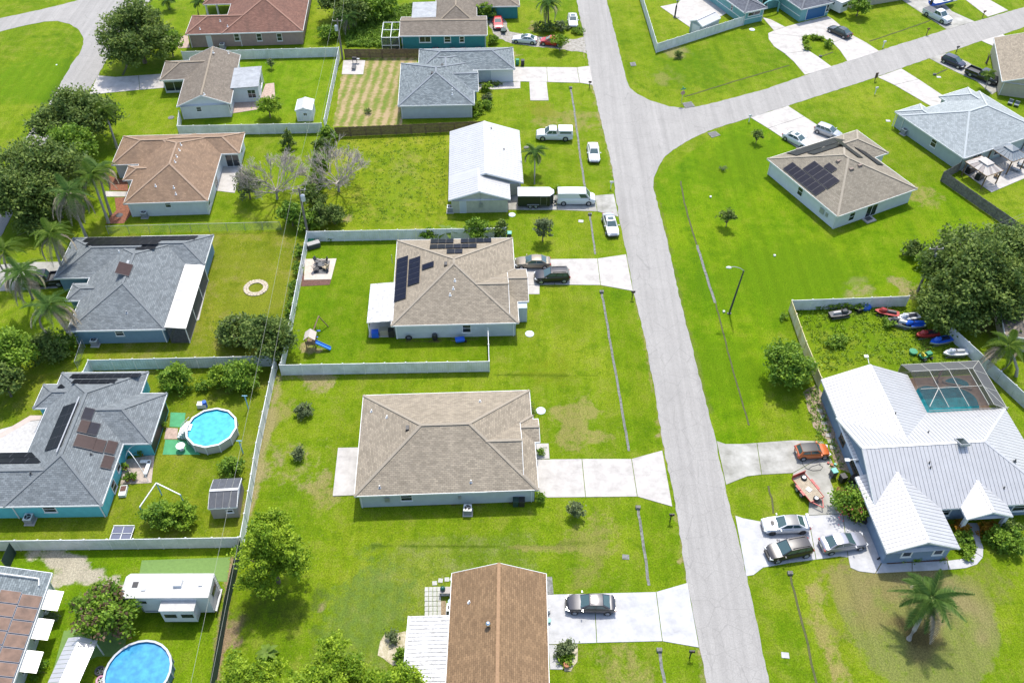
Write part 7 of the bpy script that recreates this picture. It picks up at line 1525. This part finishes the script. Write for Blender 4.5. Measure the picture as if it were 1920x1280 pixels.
# ---- tan house garden: fire pit patio, playset, box, porch clutter
paved('garden_patio', mat('pale_paver', (.46, .40, .34), .9, var=.15, vscale=2), [[(572, 486), (631, 485), (621, 524), (570, 525)]], .05)
paved('mulch_bed', mulch_brown, [[(569, 505), (570.5, 525.5), (621, 524.5), (618, 534), (564, 537)]], .03); paved('patio_mat', dark_grey, [[(594, 489), (619, 489), (615, 514), (588, 514)]], .062)
c = G(603, 500); t = thing('fire_pit', 'round black fire pit on the dark patio mat', 'fire pit', (c.x, c.y, .06)); MB().tube([(0, 0, 0), (0, 0, .4), (0, 0, .42), (0, 0, .3)], [.35, .5, .44, .3], 14).build('bowl', dark_grey, t, True, local=True); MB().cyl((0, 0), .3, .28, .31, 12).build('ash', concrete_grey, t, local=True)
for i, (x, y, a_) in enumerate(((593, 508, .6), (611, 505, 2.6), (609, 495, 3.6), (596, 494, -.4))):
    c = G(x, y); t = thing('garden_chair', ['black garden chair at the fire pit nearest the mulch', 'tan garden chair at the fire pit facing the fence', 'black garden chair on the lawn side of the fire pit', 'grey garden chair behind the fire pit'][i], 'chair', (c.x, c.y, .06), a_, 'chairs round the fire pit'); m_ = (black_plastic, mat('tan_plastic', (.3, .24, .15), .6), black_plastic, dark_grey)[i]
    MB().box((0, 0, .35), (.6, .6, .06)).build('seat', m_, t, local=True); b = MB(); b.bar((-.28, 0, .35), (-.5, 0, .95), .55, .05); b.build('backrest', m_, t, local=True); [MB().box((.05, y_, .55), (.65, .1, .04)).build('armrest', m_, t, local=True) for y_ in (-.32, .32)]; [MB().box((x_, y_, .16), (.06, .06, .33)).build('leg', m_, t, local=True) for x_ in (-.25, .25) for y_ in (-.27, .27)]
c = G(588, 459, .4); t = thing('storage_box', 'grey lidded storage box in the fence corner', 'box', c.xy, .45); MB().box((0, 0, .35), (1.7, .75, .7)).build('box', dark_grey, t, local=True); MB().box((0, 0, .74), (1.78, .82, .1), 0, 0, .96).build('lid', mat('taupe_lid', (.3, .29, .28), .6), t, local=True)
c = G(582, 449, .5); t = thing('green_kayak_tub', 'round green plastic tub behind the storage box', 'tub', c.xy); MB().tube([(0, 0, 0), (0, 0, .55), (0, 0, .56), (0, 0, .35)], [.5, .6, .52, .45], 14).build('shell', green_plastic, t, True, local=True)
c = G(586, 652); t = thing('playset', 'wooden play tower with blue slide and a swing beam', 'playset', c); wd_ = wood
for i in (-1, 1):
    for j in (-1, 1): MB().box((i*.55, j*.55, 1.05), (.1, .1, 2.1)).build('post', wd_, t, local=True)
MB().box((0, 0, 1.1), (1.15, 1.15, .08)).build('platform', wd_, t, local=True)
for i in range(7): MB().box((-.5+i*.165, -.58, 1.38), (.1, .03, .5)).build('baluster', wd_, t, local=True)
cv = mat('canopy_tan', (.45, .40, .35), .8)
MB().add([(-.7, -.7, 2.05), (-.7, .7, 2.05), (0, .7, 2.65), (0, -.7, 2.65)], [(0, 1, 2, 3)]).build('canopy', cv, t, local=True); MB().add([(.7, -.7, 2.05), (.7, .7, 2.05), (0, .7, 2.65), (0, -.7, 2.65)], [(3, 2, 1, 0)]).build('canopy', cv, t, local=True)
b = MB(); b.bar((.5, -.1, 1.15), (2.3, -.35, .2), .5, .05); [b.bar((.5, -.1+s*.24, 1.25), (2.3, -.35+s*.24, .3), .05, .14) for s in (-1, 1)]; b.build('slide', mat('slide_blue', (.02, .16, .55), .35), t, local=True)
MB().bar((.2, .5, 2.0), (.5, 3.6, 2.0), .12).build('swing_beam', wd_, t, local=True); [MB().bar((.5, 3.5, 2.0), (x, 3.7, 0), .1).build('leg', wd_, t, local=True) for x in (-.4, 1.4)]
for y in (1.3, 2.4): [MB().bar((.2+.1*y+s, y, 2.0), (.2+.1*y+s, y, .6), .02).build('chain', dark_grey, t, local=True) for s in (-.2, .2)]; MB().box((.2+.1*y, y, .58), (.45, .2, .04)).build('swing_seat', blue_plastic, t, local=True)
h = H1
for a, b_, w_, hh, m_, lb, nm in ((-2.2, .9, .9, .7, blue_plastic, 'blue tote box under the white patio roof', 'tote_box'), (-1.1, 1.2, 1.1, .8, mat('tan_cloth', (.3, .27, .2), .8), 'tan cushioned chair under the white patio roof', 'patio_chair'), (-.2, .9, .7, .9, black_plastic, 'black box under the edge of the white patio roof', 'storage_box')):
    c = h.W(a, b_, .12); t = thing(nm, lb, 'box' if 'box' in nm else 'chair', c, .1); MB().box((0, 0, hh/2), (w_, .8, hh), 0, 0, .92).build('body', m_, t, local=True); MB().box((0, 0, hh+.03), (w_*.95, .76, .06)).build('lid' if 'box' in nm else 'cushion', m_, t, local=True)
c = h.W(2.0, .1, 0); t = thing('leaning_tyre', 'black tyre leaning on the pale blue wall', 'tyre', c); n = 16; MB().tube([(.34*math.cos(2*math.pi*i/n), -.05-.06*math.sin(2*math.pi*i/n), .45+.34*math.sin(2*math.pi*i/n)) for i in range(n+1)], .11, 8, cap=False).build('tread', rubber, t, True, local=True)
c = h.W(5.2, .15, 0); t = thing('black_barrel', 'black barrel against the pale blue wall', 'barrel', c); MB().tube([(0, 0, 0), (0, 0, .4), (0, 0, .8)], [.3, .36, .3], 14).build('shell', black_plastic, t, True, local=True); MB().cyl((0, 0), .27, .79, .83, 14).build('lid', dark_grey, t, local=True)
c = h.W(8.3, -.5, 0); t = thing('wheelbarrow', 'blue wheelbarrow by the pale blue wall', 'wheelbarrow', c); MB().box((0, 0, .45), (1.0, .65, .3), .2, 0, 1.15).build('tray', blue_plastic, t, local=True); [MB().bar((-.4, y, .4), (-1.1, y, .55), .05).build('handle', wood, t, local=True) for y in (-.25, .25)]; wheel(t, .65, 0, .2, 1)
for y in (-.2, .2): MB().bar((-.3, y, .35), (-.35, y, 0), .05).build('leg', dark_grey, t, local=True)

# ---- bins
def bin_(label, px, py, body, lid_, rz=0, z=.05): c = G(px, py, .5); t = thing('wheelie_bin', label, 'bin', (c.x, c.y, z), rz, 'wheelie bins beside the houses'); MB().box((0, 0, .48), (.52, .58, .9), 0, 0, 1.12).build('body', body, t, local=True); MB().box((0, 0, .97), (.64, .7, .08), 0, 0, .92).build('lid', lid_, t, local=True); MB().bar((-.28, .36, .9), (.28, .36, .9), .05).build('handle', black_plastic, t, local=True); [wheel(t, s*.25, .3, .1, s, wd=.06) for s in (-1, 1)]
dgb = mat('dark_green_bin', (.02, .05, .04), .5)
bin_('dark green bin beside the black one at the plain tan house', 967, 941, dgb, dgb, 0, 0); bin_('black bin beside the green one at the plain tan house', 978.5, 941, black_plastic, black_plastic, 0, 0)
bin_('bright green bin beside the pale driveway of the blue-grey roofed house', 970, 117, green_plastic, green_plastic); bin_('black bin beside the bright green one', 980, 118, black_plastic, black_plastic)
bin_('bin with teal lid at the end of the white fence', 955, 441, dark_grey, teal_plastic, 0, 0); bin_('black bin with teal top by the orange convertible', 1563, 887, dark_grey, teal_plastic, .3); bin_('black bin between the teal topped bin and the blue wall', 1580, 897, black_plastic, black_plastic, .3); bin_('round-topped black bin against the blue wall', 1600, 900, black_plastic, black_plastic, .6)
c = G(1600, 917); t = thing('flower_pot', 'large dark empty flower pot by the blue wall', 'pot', c); MB().tube([(0, 0, 0), (0, 0, .5), (0, 0, .52), (0, 0, .3)], [.3, .42, .36, .3], 14).build('pot', dark_grey, t, True, local=True); MB().cyl((0, 0), .3, .3, .34, 12).build('soil', mulch_brown, t, local=True)
c = G(1613, 970, .4); t = thing('black_planter', 'black tarp planter under the bougainvillea', 'planter', c.xy, -.4); MB().box((0, 0, .3), (2.0, .7, .6), 0, 0, 1.1).build('box', black_plastic, t, local=True); MB().box((0, 0, .6), (1.9, .6, .05)).build('soil', mulch_brown, t, local=True)
# ---- air conditioners
def ac(label, px, py, rz=0): c = G(px, py, .45); t = thing('air_conditioner', label, 'air conditioner', c.xy, rz, 'condenser units beside the houses'); MB().box((0, 0, .04), (1.05, 1.05, .1)).build('pad', concrete_new, t, local=True); MB().box((0, 0, .48), (.8, .8, .8)).build('cabinet', mat('ac_side', (.22, .23, .26), .6, var=.2, vscale=8), t, local=True); MB().box((0, 0, .905), (.84, .84, .06)).build('top_cover', white, t, local=True); MB().cyl((0, 0), .34, .935, .945, 18).build('fan_opening', black_plastic, t, local=True); b = MB(); [b.bar((0, 0, .955), (.32*math.cos(a), .32*math.sin(a), .955), .09, .012) for a in (.3, 2.4, 4.5)]; b.build('fan_blade', grey_metal, t, local=True)
ac('condenser unit below the plain tan house wall', 877, 956); ac('condenser unit at the steel blue house wall', 178, 641); ac('dark condenser unit at the orange-brown roofed house', 271, 402); ac('condenser unit beside the pale grey house wall', 1696, 247, .6); ac('condenser unit below the turquoise wall', 55, 973); ac('condenser unit at the white metal roofed building', 844, 392); ac('condenser unit by the paver patio of the brown roofed house', 846, 1142); ac('condenser unit behind the pinkish brown wall', 417, 87)
# ---- brown roofed house: paver terrace and beds
pv = mat('garden_tile', (.38, .38, .34), .9, var=.2, vscale=3); o = bpy.data.objects.new('paver_terrace', None); C.objects.link(o); kind(o, 'structure')
c0, cu, cv_ = G(796, 1100), None, None; A_, B_, D_ = GXY(796, 1100), GXY(850, 1099), GXY(796, 1155)
for i in range(7):
    for j in range(6):
        if i >= 4 and 2 <= j: continue
        p_ = A_+(B_-A_)*((i+.5)/7)+(D_-A_)*((j+.5)/6); MB().box((p_.x, p_.y, .02), ((B_-A_).length/7-.05, (D_-A_).length/6-.05, .06+.01*((i*3+j) % 3)), rnd.uniform(-.02, .02)).build('paver', pv, o)
for i, (x, y) in enumerate(((815, 1093), (826, 1088), (838, 1086), (848, 1085))): p_ = GXY(x, y); q_ = MB().box((0, 0, .03), (.45, .45, .06), rnd.uniform(-.4, .4)).build('stepping_stone', pv); q_.location = (p_.x, p_.y, 0); tag(q_, 'square stepping stone leading to the brown roofed house', 'stone', 'stepping stones by the terrace')
paved('gravel_bed', mat('brown_gravel', (.24, .18, .11), .95, var=.5, vscale=8), [[(821, 1126), (836, 1126), (836, 1154), (821, 1154)]], .03)
c = G(838, 1106, .7); t = thing('grill_table', 'grey work table with a round green grill on the terrace', 'grill', c.xy); MB().box((0, 0, .7), (1.4, .7, .08)).build('table_top', mat('table_grey', (.33, .30, .28), .7), t, local=True); [MB().box((x, y, .33), (.08, .08, .66)).build('leg', wood_grey, t, local=True) for x in (-.6, .6) for y in (-.28, .28)]; MB().ball((-.4, .05, .92), .26, 12, 8).build('egg_grill', mat('egg_green', (.01, .07, .06), .3), t, True, local=True)
c = G(846, 1128, .4); t = thing('planter_pot', 'pale blue pot at the brown roofed house\'s wall', 'pot', c.xy); MB().tube([(0, 0, 0), (0, 0, .55), (0, 0, .56), (0, 0, .4)], [.22, .32, .26, .2], 12).build('pot', mat('pale_blue_pot', (.25, .4, .42), .5), t, True, local=True); MB().cyl((0, 0), .22, .38, .42, 10).build('soil', mulch_brown, t, local=True)
kind(MB().prism(ragged(area([(708, 1228), (712, 1200), (722, 1190), (740, 1186), (771, 1184), (771, 1240), (735, 1248)]), .5, .12, 9), -.1, .04).build('sandy_bed', sand), 'structure')
kind(MB().prism(ragged(area([(1052, 1208), (1083, 1208), (1082, 1240), (1070, 1258), (1058, 1258)]), .5, .06, 10), -.1, .09).build('stone_bed', sand), 'structure')
c = G(1062, 1249); t = thing('terracotta_pot', 'orange terracotta pot in the driveway planter', 'pot', c); MB().tube([(0, 0, .05), (0, 0, .45), (0, 0, .5), (0, 0, .35)], [.2, .3, .26, .2], 14).build('pot', terracotta, t, True, local=True); MB().cyl((0, 0), .22, .34, .38, 10).build('soil', mulch_brown, t, local=True)
c = G(1028, 1145, .3); t = thing('garden_hose_reel', 'grey hose reel at the brown house\'s garage', 'hose', c.xy); MB().tube([(-.12, 0, .3), (.12, 0, .3)], .28, 14).build('drum', grey_metal, t, True, local=True); MB().box((0, 0, .1), (.4, .3, .2)).build('stand', dark_grey, t, local=True)
c = G(1029, 1163, .3); t = thing('teal_bucket', 'teal bucket at the brown house\'s garage', 'bucket', c.xy); MB().tube([(0, 0, 0), (0, 0, .4), (0, 0, .41), (0, 0, .25)], [.16, .22, .18, .15], 12).build('pail', teal_plastic, t, True, local=True)
# ---- stone ring in the lawn, patio with grill
t = thing('stone_ring', 'ring of pale stones with grass inside on the lawn by the power lines', 'stone ring', G(480, 540)); n = 22
for i in range(n):
    a = 2*math.pi*i/n
    for r_, s in ((1.42, .36), (1.08, .3)): MB().box((r_*math.cos(a+.1*(r_ < 1.2)), r_*math.sin(a+.1*(r_ < 1.2)), .05), (s*.95, s, .1+.03*((i*7) % 3)), a+rnd.uniform(-.2, .2)).build('stone', mat('ring_stone', (.42, .36, .27), .9, var=.3, vscale=5), t, local=True)
paved('back_patio', concrete_new, [[(644, 114), (685, 114), (681, 140), (641, 140)]], .06)
c = G(665, 114, .5); t = thing('barbecue', 'black barbecue on the small white patio slab', 'grill', (c.x, c.y, .06)); MB().box((0, 0, .75), (.8, .5, .25)).build('firebox', dark_grey, t, local=True); MB().tube([(-.38, 0, .9), (.38, 0, .9)], .24, 12).build('lid', black_plastic, t, True, local=True); MB().box((.65, 0, .8), (.45, .45, .04)).build('side_shelf', grey_metal, t, local=True); [MB().box((x, y, .32), (.05, .05, .64)).build('leg', dark_grey, t, local=True) for x in (-.35, .35) for y in (-.2, .2)]
c = G(664, 130); t = thing('patio_table', 'dark low table on the small white patio slab', 'table', (c.x, c.y, .06)); MB().box((0, 0, .4), (.7, 1.2, .06)).build('table_top', dark_grey, t, local=True); [MB().box((x, y, .19), (.06, .06, .38)).build('leg', dark_grey, t, local=True) for x in (-.3, .3) for y in (-.5, .5)]
# ---- teal house: screened porch frame and yard clutter
h = H6; t = thing('porch_frame', 'white framed screen porch at the teal house\'s end', 'porch', h.W(-1.6, 2.2, 0))
for u in (-3.2, -1.6, -.1):
    for v in (-.3, 5.5): MB().bar(h.W(u, v, 0), h.W(u, v, 2.5), .1).build('post', trim, t)
    MB().bar(h.W(u, -.3, 2.5), h.W(u, 5.5, 2.5), .1).build('roof_beam', trim, t)
for v in (-.3, 2.6, 5.5): MB().bar(h.W(-3.2, v, 2.5), h.W(-.1, v, 2.5), .1).build('roof_beam', trim, t)
MB().bar(h.W(-3.2, -.3, 1.0), h.W(-.1, -.3, 1.0), .08).build('rail', trim, t); MB().add([h.W(-3.2, -.28, .05), h.W(-.1, -.28, .05), h.W(-.1, -.28, 2.45), h.W(-3.2, -.28, 2.45)], [(0, 1, 2, 3)]).build('screen', scr, t)
for i, (a, m_, lb) in enumerate(((6.3, red_paint, 'red covered mower at the teal wall'), (9.4, black_plastic, 'black grill at the teal wall'), (11.3, dark_grey, 'dark bicycle heap at the teal wall'), (14.0, wood, 'brown log pile at the teal wall'))):
    c = h.W(a, -.7, 0); t = thing('yard_clutter', lb, 'clutter', c, .1*i); MB().box((0, 0, .3), (1.1, .7, .6), 0, 0, .8).build('body', m_, t, local=True); MB().box((0, -.1, .63), (.7, .5, .08)).build('top', dark_grey, t, local=True); [wheel(t, x, -.36, .15, -1, wd=.08) for x in (-.4, .4)]
c = G(944, 58, .4); t = thing('garden_cart', 'dark green garden cart below the red car', 'cart', c.xy); MB().box((0, 0, .5), (.8, 1.2, .4), 0, 0, 1.1).build('tub', dgb, t, local=True); [wheel(t, s*.4, .3, .25, s, wd=.1) for s in (-1, 1)]; MB().bar((0, -.6, .4), (0, -1.2, .7), .05).build('handle', black_plastic, t, local=True)
# ---- stepping stones beside the blue house
kind(MB().prism(ragged(area([(1506, 735), (1530, 720), (1545, 740), (1568, 800), (1590, 850), (1600, 885), (1568, 880), (1553, 826), (1525, 800), (1515, 760)]), .5, .15, 12), -.1, .018).build('stony_bed', mat('stony_soil', (.27, .215, .155), .95, var=.45, vscale=4, bump=.5, bscale=14, dirt=(.14, .10, .06))), 'structure')
for i in range(7):
    p_ = GXY(1537+i*4.0, 770+i*11.5); q_ = MB().box((0, 0, .04), (.62, .5, .08), rnd.uniform(-.15, .15)).build('stepping_stone', concrete_old); q_.location = (p_.x, p_.y, 0); tag(q_, 'grey stepping stone in the stony bed beside the blue wall', 'stone', 'stepping stones beside the blue house')
kind(MB().prism(ragged(area([(1657, 1047), (1776, 1043), (1778, 1050), (1664, 1056.5)]), .4, .04, 13), -.1, .06).build('flower_bed', mulch_brown), 'structure')
c = G(1560, 870, .3); t = thing('garden_clutter', 'heap of garden pots beside the orange convertible', 'pots', c.xy); [MB().cyl((x, y), r_, 0, hh, 10, 0, r_*1.2).build('pot', m_, t, True, local=True) for x, y, r_, hh, m_ in ((0, 0, .15, .3, terracotta), (.4, .1, .12, .25, teal_plastic), (.2, -.35, .14, .28, dark_grey), (-.3, .3, .11, .22, red_paint))]
t = thing('hose', 'dark garden hose looped on the weathered driveway', 'hose', G(1512, 872)); o0 = G(1512, 872); MB().tube([G(x, y, .08)-o0 for x, y in ((1504, 862), (1505, 870), (1512, 878), (1524, 882), (1538, 881), (1543, 875), (1535, 870), (1522, 874), (1515, 880))], .03, 5).build('tube', dark_grey, t, True, local=True)
t = thing('downspout_pipe', 'black drain hose at the blue garage corner', 'pipe', G(1650, 1047)); o0 = G(1650, 1047); MB().tube([G(1657, 1036, .5)-o0, G(1654, 1042, .15)-o0, G(1645, 1048, .12)-o0], .09, 8).build('tube', black_plastic, t, True, local=True)

# ================================================================== STREET FURNITURE
def mailbox(label, px, py, m, post=None, rz=0): c = G(px, py); t = thing('mailbox', label, 'mailbox', c, rz, 'kerbside mailboxes'); MB().box((0, 0, .55), (.1, .1, 1.1)).build('post', post or m, t, local=True); MB().box((.05, 0, 1.2), (.52, .2, .16)).tube([(-.21, 0, 1.28), (.31, 0, 1.28)], .1, 10).build('box', m, t, local=True); MB().box((.1, -.12, 1.38), (.04, .02, .16)).build('flag', red_paint, t, local=True); MB().bar((0, 0, .85), (.22, 0, 1.1), .06).build('brace', post or m, t, local=True)
mailbox('black mailbox at the road by the plain tan house\'s lower lawn', 1256, 977, black_plastic); mailbox('black mailbox below the bright driveway of the brown roofed house', 1293, 1232, black_plastic); mailbox('black mailbox at the driveway of the tan house with roof panels', 1185, 560, black_plastic)
mailbox('white mailbox above the white van\'s driveway', 1145, 354, white); mailbox('black mailbox by the blue-grey roofed house\'s driveway', 1105, 166, black_plastic); mailbox('white mailbox at the corner house\'s driveway', 1404, 229, white, rz=.3); mailbox('white mailbox with slanted arm on the lawn above the pale grey house', 1640, 177, white, rz=.3); mailbox('white posted mailbox below the looping driveway', 1655, 90, white, rz=.3); mailbox('brown mailbox beside the white pickup\'s driveway', 1737, 66, wood, rz=.3); mailbox('dark mailbox at the black pickup\'s driveway', 1792, 100, dark_grey, rz=.3); mailbox('brown mailbox by the far white driveway', 1842, 33, wood, rz=.3)
c = G(1640, 152); t = thing('wooden_sign', 'brown wooden board sign beside the pale grey house\'s driveway', 'sign', c, .35); MB().box((0, 0, .5), (.1, .1, 1.0)).build('post', wood, t, local=True); MB().box((0, -.07, 1.1), (.55, .05, 1.0)).build('board', mat('dark_brown_board', (.10, .06, .045), .8), t, local=True)
c = G(1849, 119); t = thing('dead_stump', 'dark broken palm stump on the lawn by the black pickup', 'stump', c); MB().tube([(0, 0, -.05), (.05, 0, .7), (0, .05, 1.4)], [.2, .17, .12], 8).build('trunk', bark, t, True, local=True); [MB().bar((0, 0, 1.35), (.4*math.cos(a), .4*math.sin(a), 1.75), .06).build('stub', bark, t, local=True) for a in (.3, 2, 4)]
c = G(1277, 196); t = thing('street_sign', 'street name sign and stop sign on a post at the junction', 'sign', c, .2); MB().cyl((0, 0), .035, 0, 2.9, 8).build('post', grey_metal, t, local=True); gsm = mat('sign_green', (.01, .22, .13), .4); MB().box((0, 0, 2.85), (.85, .03, .2)).build('name_blade', gsm, t, local=True); MB().box((0, 0, 3.07), (.03, .85, .2)).build('name_blade', gsm, t, local=True)
MB().tube([(-.02, -.05, 2.2), (-.02, -.08, 2.2)], .38, 8).build('stop_plate', mat('sign_back', (.36, .24, .18), .5), t, local=True)
# street lamp
c = G(1367, 588); t = thing('street_lamp', 'tall dark street lamp with curved arm on the open lawn', 'street lamp', c); lean = Vector((.55, .1, 0))
MB().tube([(0, 0, -.1), lean*.5+Vector((0, 0, 3.6)), lean+Vector((0, 0, 7.2))], [.13, .11, .08], 10).build('pole', mat('dark_wood_pole', (.05, .05, .048), .8), t, True, local=True)
top = lean+Vector((0, 0, 7.15)); MB().tube([top, top+Vector((-.5, 0, .42)), top+Vector((-1.2, .05, .6)), top+Vector((-1.75, .05, .55))], .045, 8).build('arm', grey_metal, t, True, local=True); MB().box((0, 0, .06), (.5, .25, .12)).build('footing', concrete_grey, t, local=True)
MB().ball(tuple(top+Vector((-1.9, .05, .48))), .28, 10, 6, (1.3, .7, .5)).build('lamp_head', white, t, True, local=True)
# basketball hoop
c = G(1265, 33); t = thing('basketball_hoop', 'basketball hoop on a black padded pole at the concrete court', 'hoop', c); MB().bar((0, 0, 0), (.1, .3, 2.2), .26).build('pole_pad', black_plastic, t, local=True); MB().bar((.1, .3, 2.1), (.3, .7, 3.1), .12).build('pole', black_plastic, t, local=True); MB().box((.55, 1.1, 3.2), (1.2, .06, .8), .5).build('backboard', mat('backboard', (.5, .5, .52), .3), t, local=True); n = 12; MB().tube([(.75+.23*math.cos(2*math.pi*i/n), 1.4+.23*math.sin(2*math.pi*i/n), 3.0) for i in range(n+1)], .02, 5, cap=False).build('rim', red_paint, t, local=True); MB().box((0, 0, .05), (.6, .5, .12)).build('base', concrete_grey, t, local=True)
paved('basketball_court', concrete_new, [[(1238, 13), (1300, 56), (1345, 35), (1372, 20), (1350, -20), (1290, -20), (1272, 6)]], .05)
# utility poles and wires
poles = {}
def pole(key, label, px, py, z, tr=None):
    c = G(px, py, z); c.z = 0; t = thing('utility_pole', label, 'utility pole', c); MB().tube([(0, 0, -.2), (0, 0, z*.5), (0, 0, z)], [.19, .16, .12], 9).build('pole', mat('pole_wood', (.17, .15, .13), .9, var=.2, vscale=4), t, True, local=True)
    MB().bar((-.9, 0, z-.35), (.9, 0, z-.35), .11).build('crossarm', wood_grey, t, local=True); [MB().cyl((x, 0), .05, z-.3, z-.12, 8).build('insulator', trim, t, True, local=True) for x in (-.8, 0.0, .8)]
    if tr: MB().tube([(tr[0], tr[1], z-2.0), (tr[0], tr[1], z-1.95), (tr[0], tr[1], z-1.1), (tr[0], tr[1], z-.95)], [.2, .3, .3, .12], 12).build('transformer', mat('transformer_grey', (.45, .48, .5), .4), t, True, local=True)
    poles[key] = Vector((c.x, c.y, z))
pole('a', 'utility pole with transformer between the bare trees', 560, 352, 8.5, (.35, -.2)); pole('b', 'utility pole with transformer at the plank fence corner', 632, 36, 7.5, (-.3, -.25)); pole('c', 'utility pole with white transformer in the thicket by the huge tree', 1757, 463, 7.5, (.4, -.15))
wire_m = mat('wire', (.22, .23, .20), .6, .2)
def wires(label, pts, sag=.5, offs=(-.8, .8), r=.013):
    P = [Vector(p) for p in pts]; t = thing('power_lines', label, 'power line', (P[0].x, P[0].y, 0))
    for k in offs:
        for i in range(len(P)-1):
            a, b_ = P[i]+Vector((k, 0, -.15)), P[i+1]+Vector((k, 0, -.15)); MB().tube([a.lerp(b_, s/10)-Vector((0, 0, sag*4*(s/10)*(1-s/10))) for s in range(11)], r, 5, cap=False).build('wire', wire_m, t)
far = G(640, -60, 8); nearp = G(346, 1420, 8.5)
wires('pair of pale power lines running down past the white fences', [far, poles['b'], poles['a'], nearp])
wires('thin power lines leading from the pole by the huge tree', [poles['c'], G(1990, 372, 7.5)], .3, (-.5, .5), .012)
# white pvc pipes, small lawn markers
for i, (x, y, lb, m_) in enumerate(((1107, 402, 'white gutter end block beside the silver sedan', white), (1357, 585, 'white survey marker by the street lamp', white), (1452, 480, 'small white marker on the corner lawn', white), (1332, 370, 'white sprinkler cap on the corner lawn', white), (1089, 415, 'square white meter cover on the lawn above the beige sedan', concrete_white), (1173, 1044, 'grey meter cover on the lawn below the tan house', concrete_grey), (1472, 1228, 'broken white slab in the verge by the swale', concrete_white), (1760, 145, 'white square cover on the lawn beside the black pickup', concrete_white), (1665, 227, 'white oval cover beside the pale grey house', concrete_white), (106, 122, 'white marker on the corner road lawn', white))):
    p_ = GXY(x, y); q_ = MB().prism([(.34, -.3), (.38, .25), (-.3, .32), (-.36, -.24)] if i > 3 and i < 9 else [(.14, -.1), (.12, .13), (-.13, .12), (-.1, -.14)], 0, .05 if i > 3 else .2).build('meter_cover' if i > 3 else 'lawn_marker', m_); q_.location = (p_.x, p_.y, 0); tag(q_, lb, 'cover' if i > 3 else 'marker')
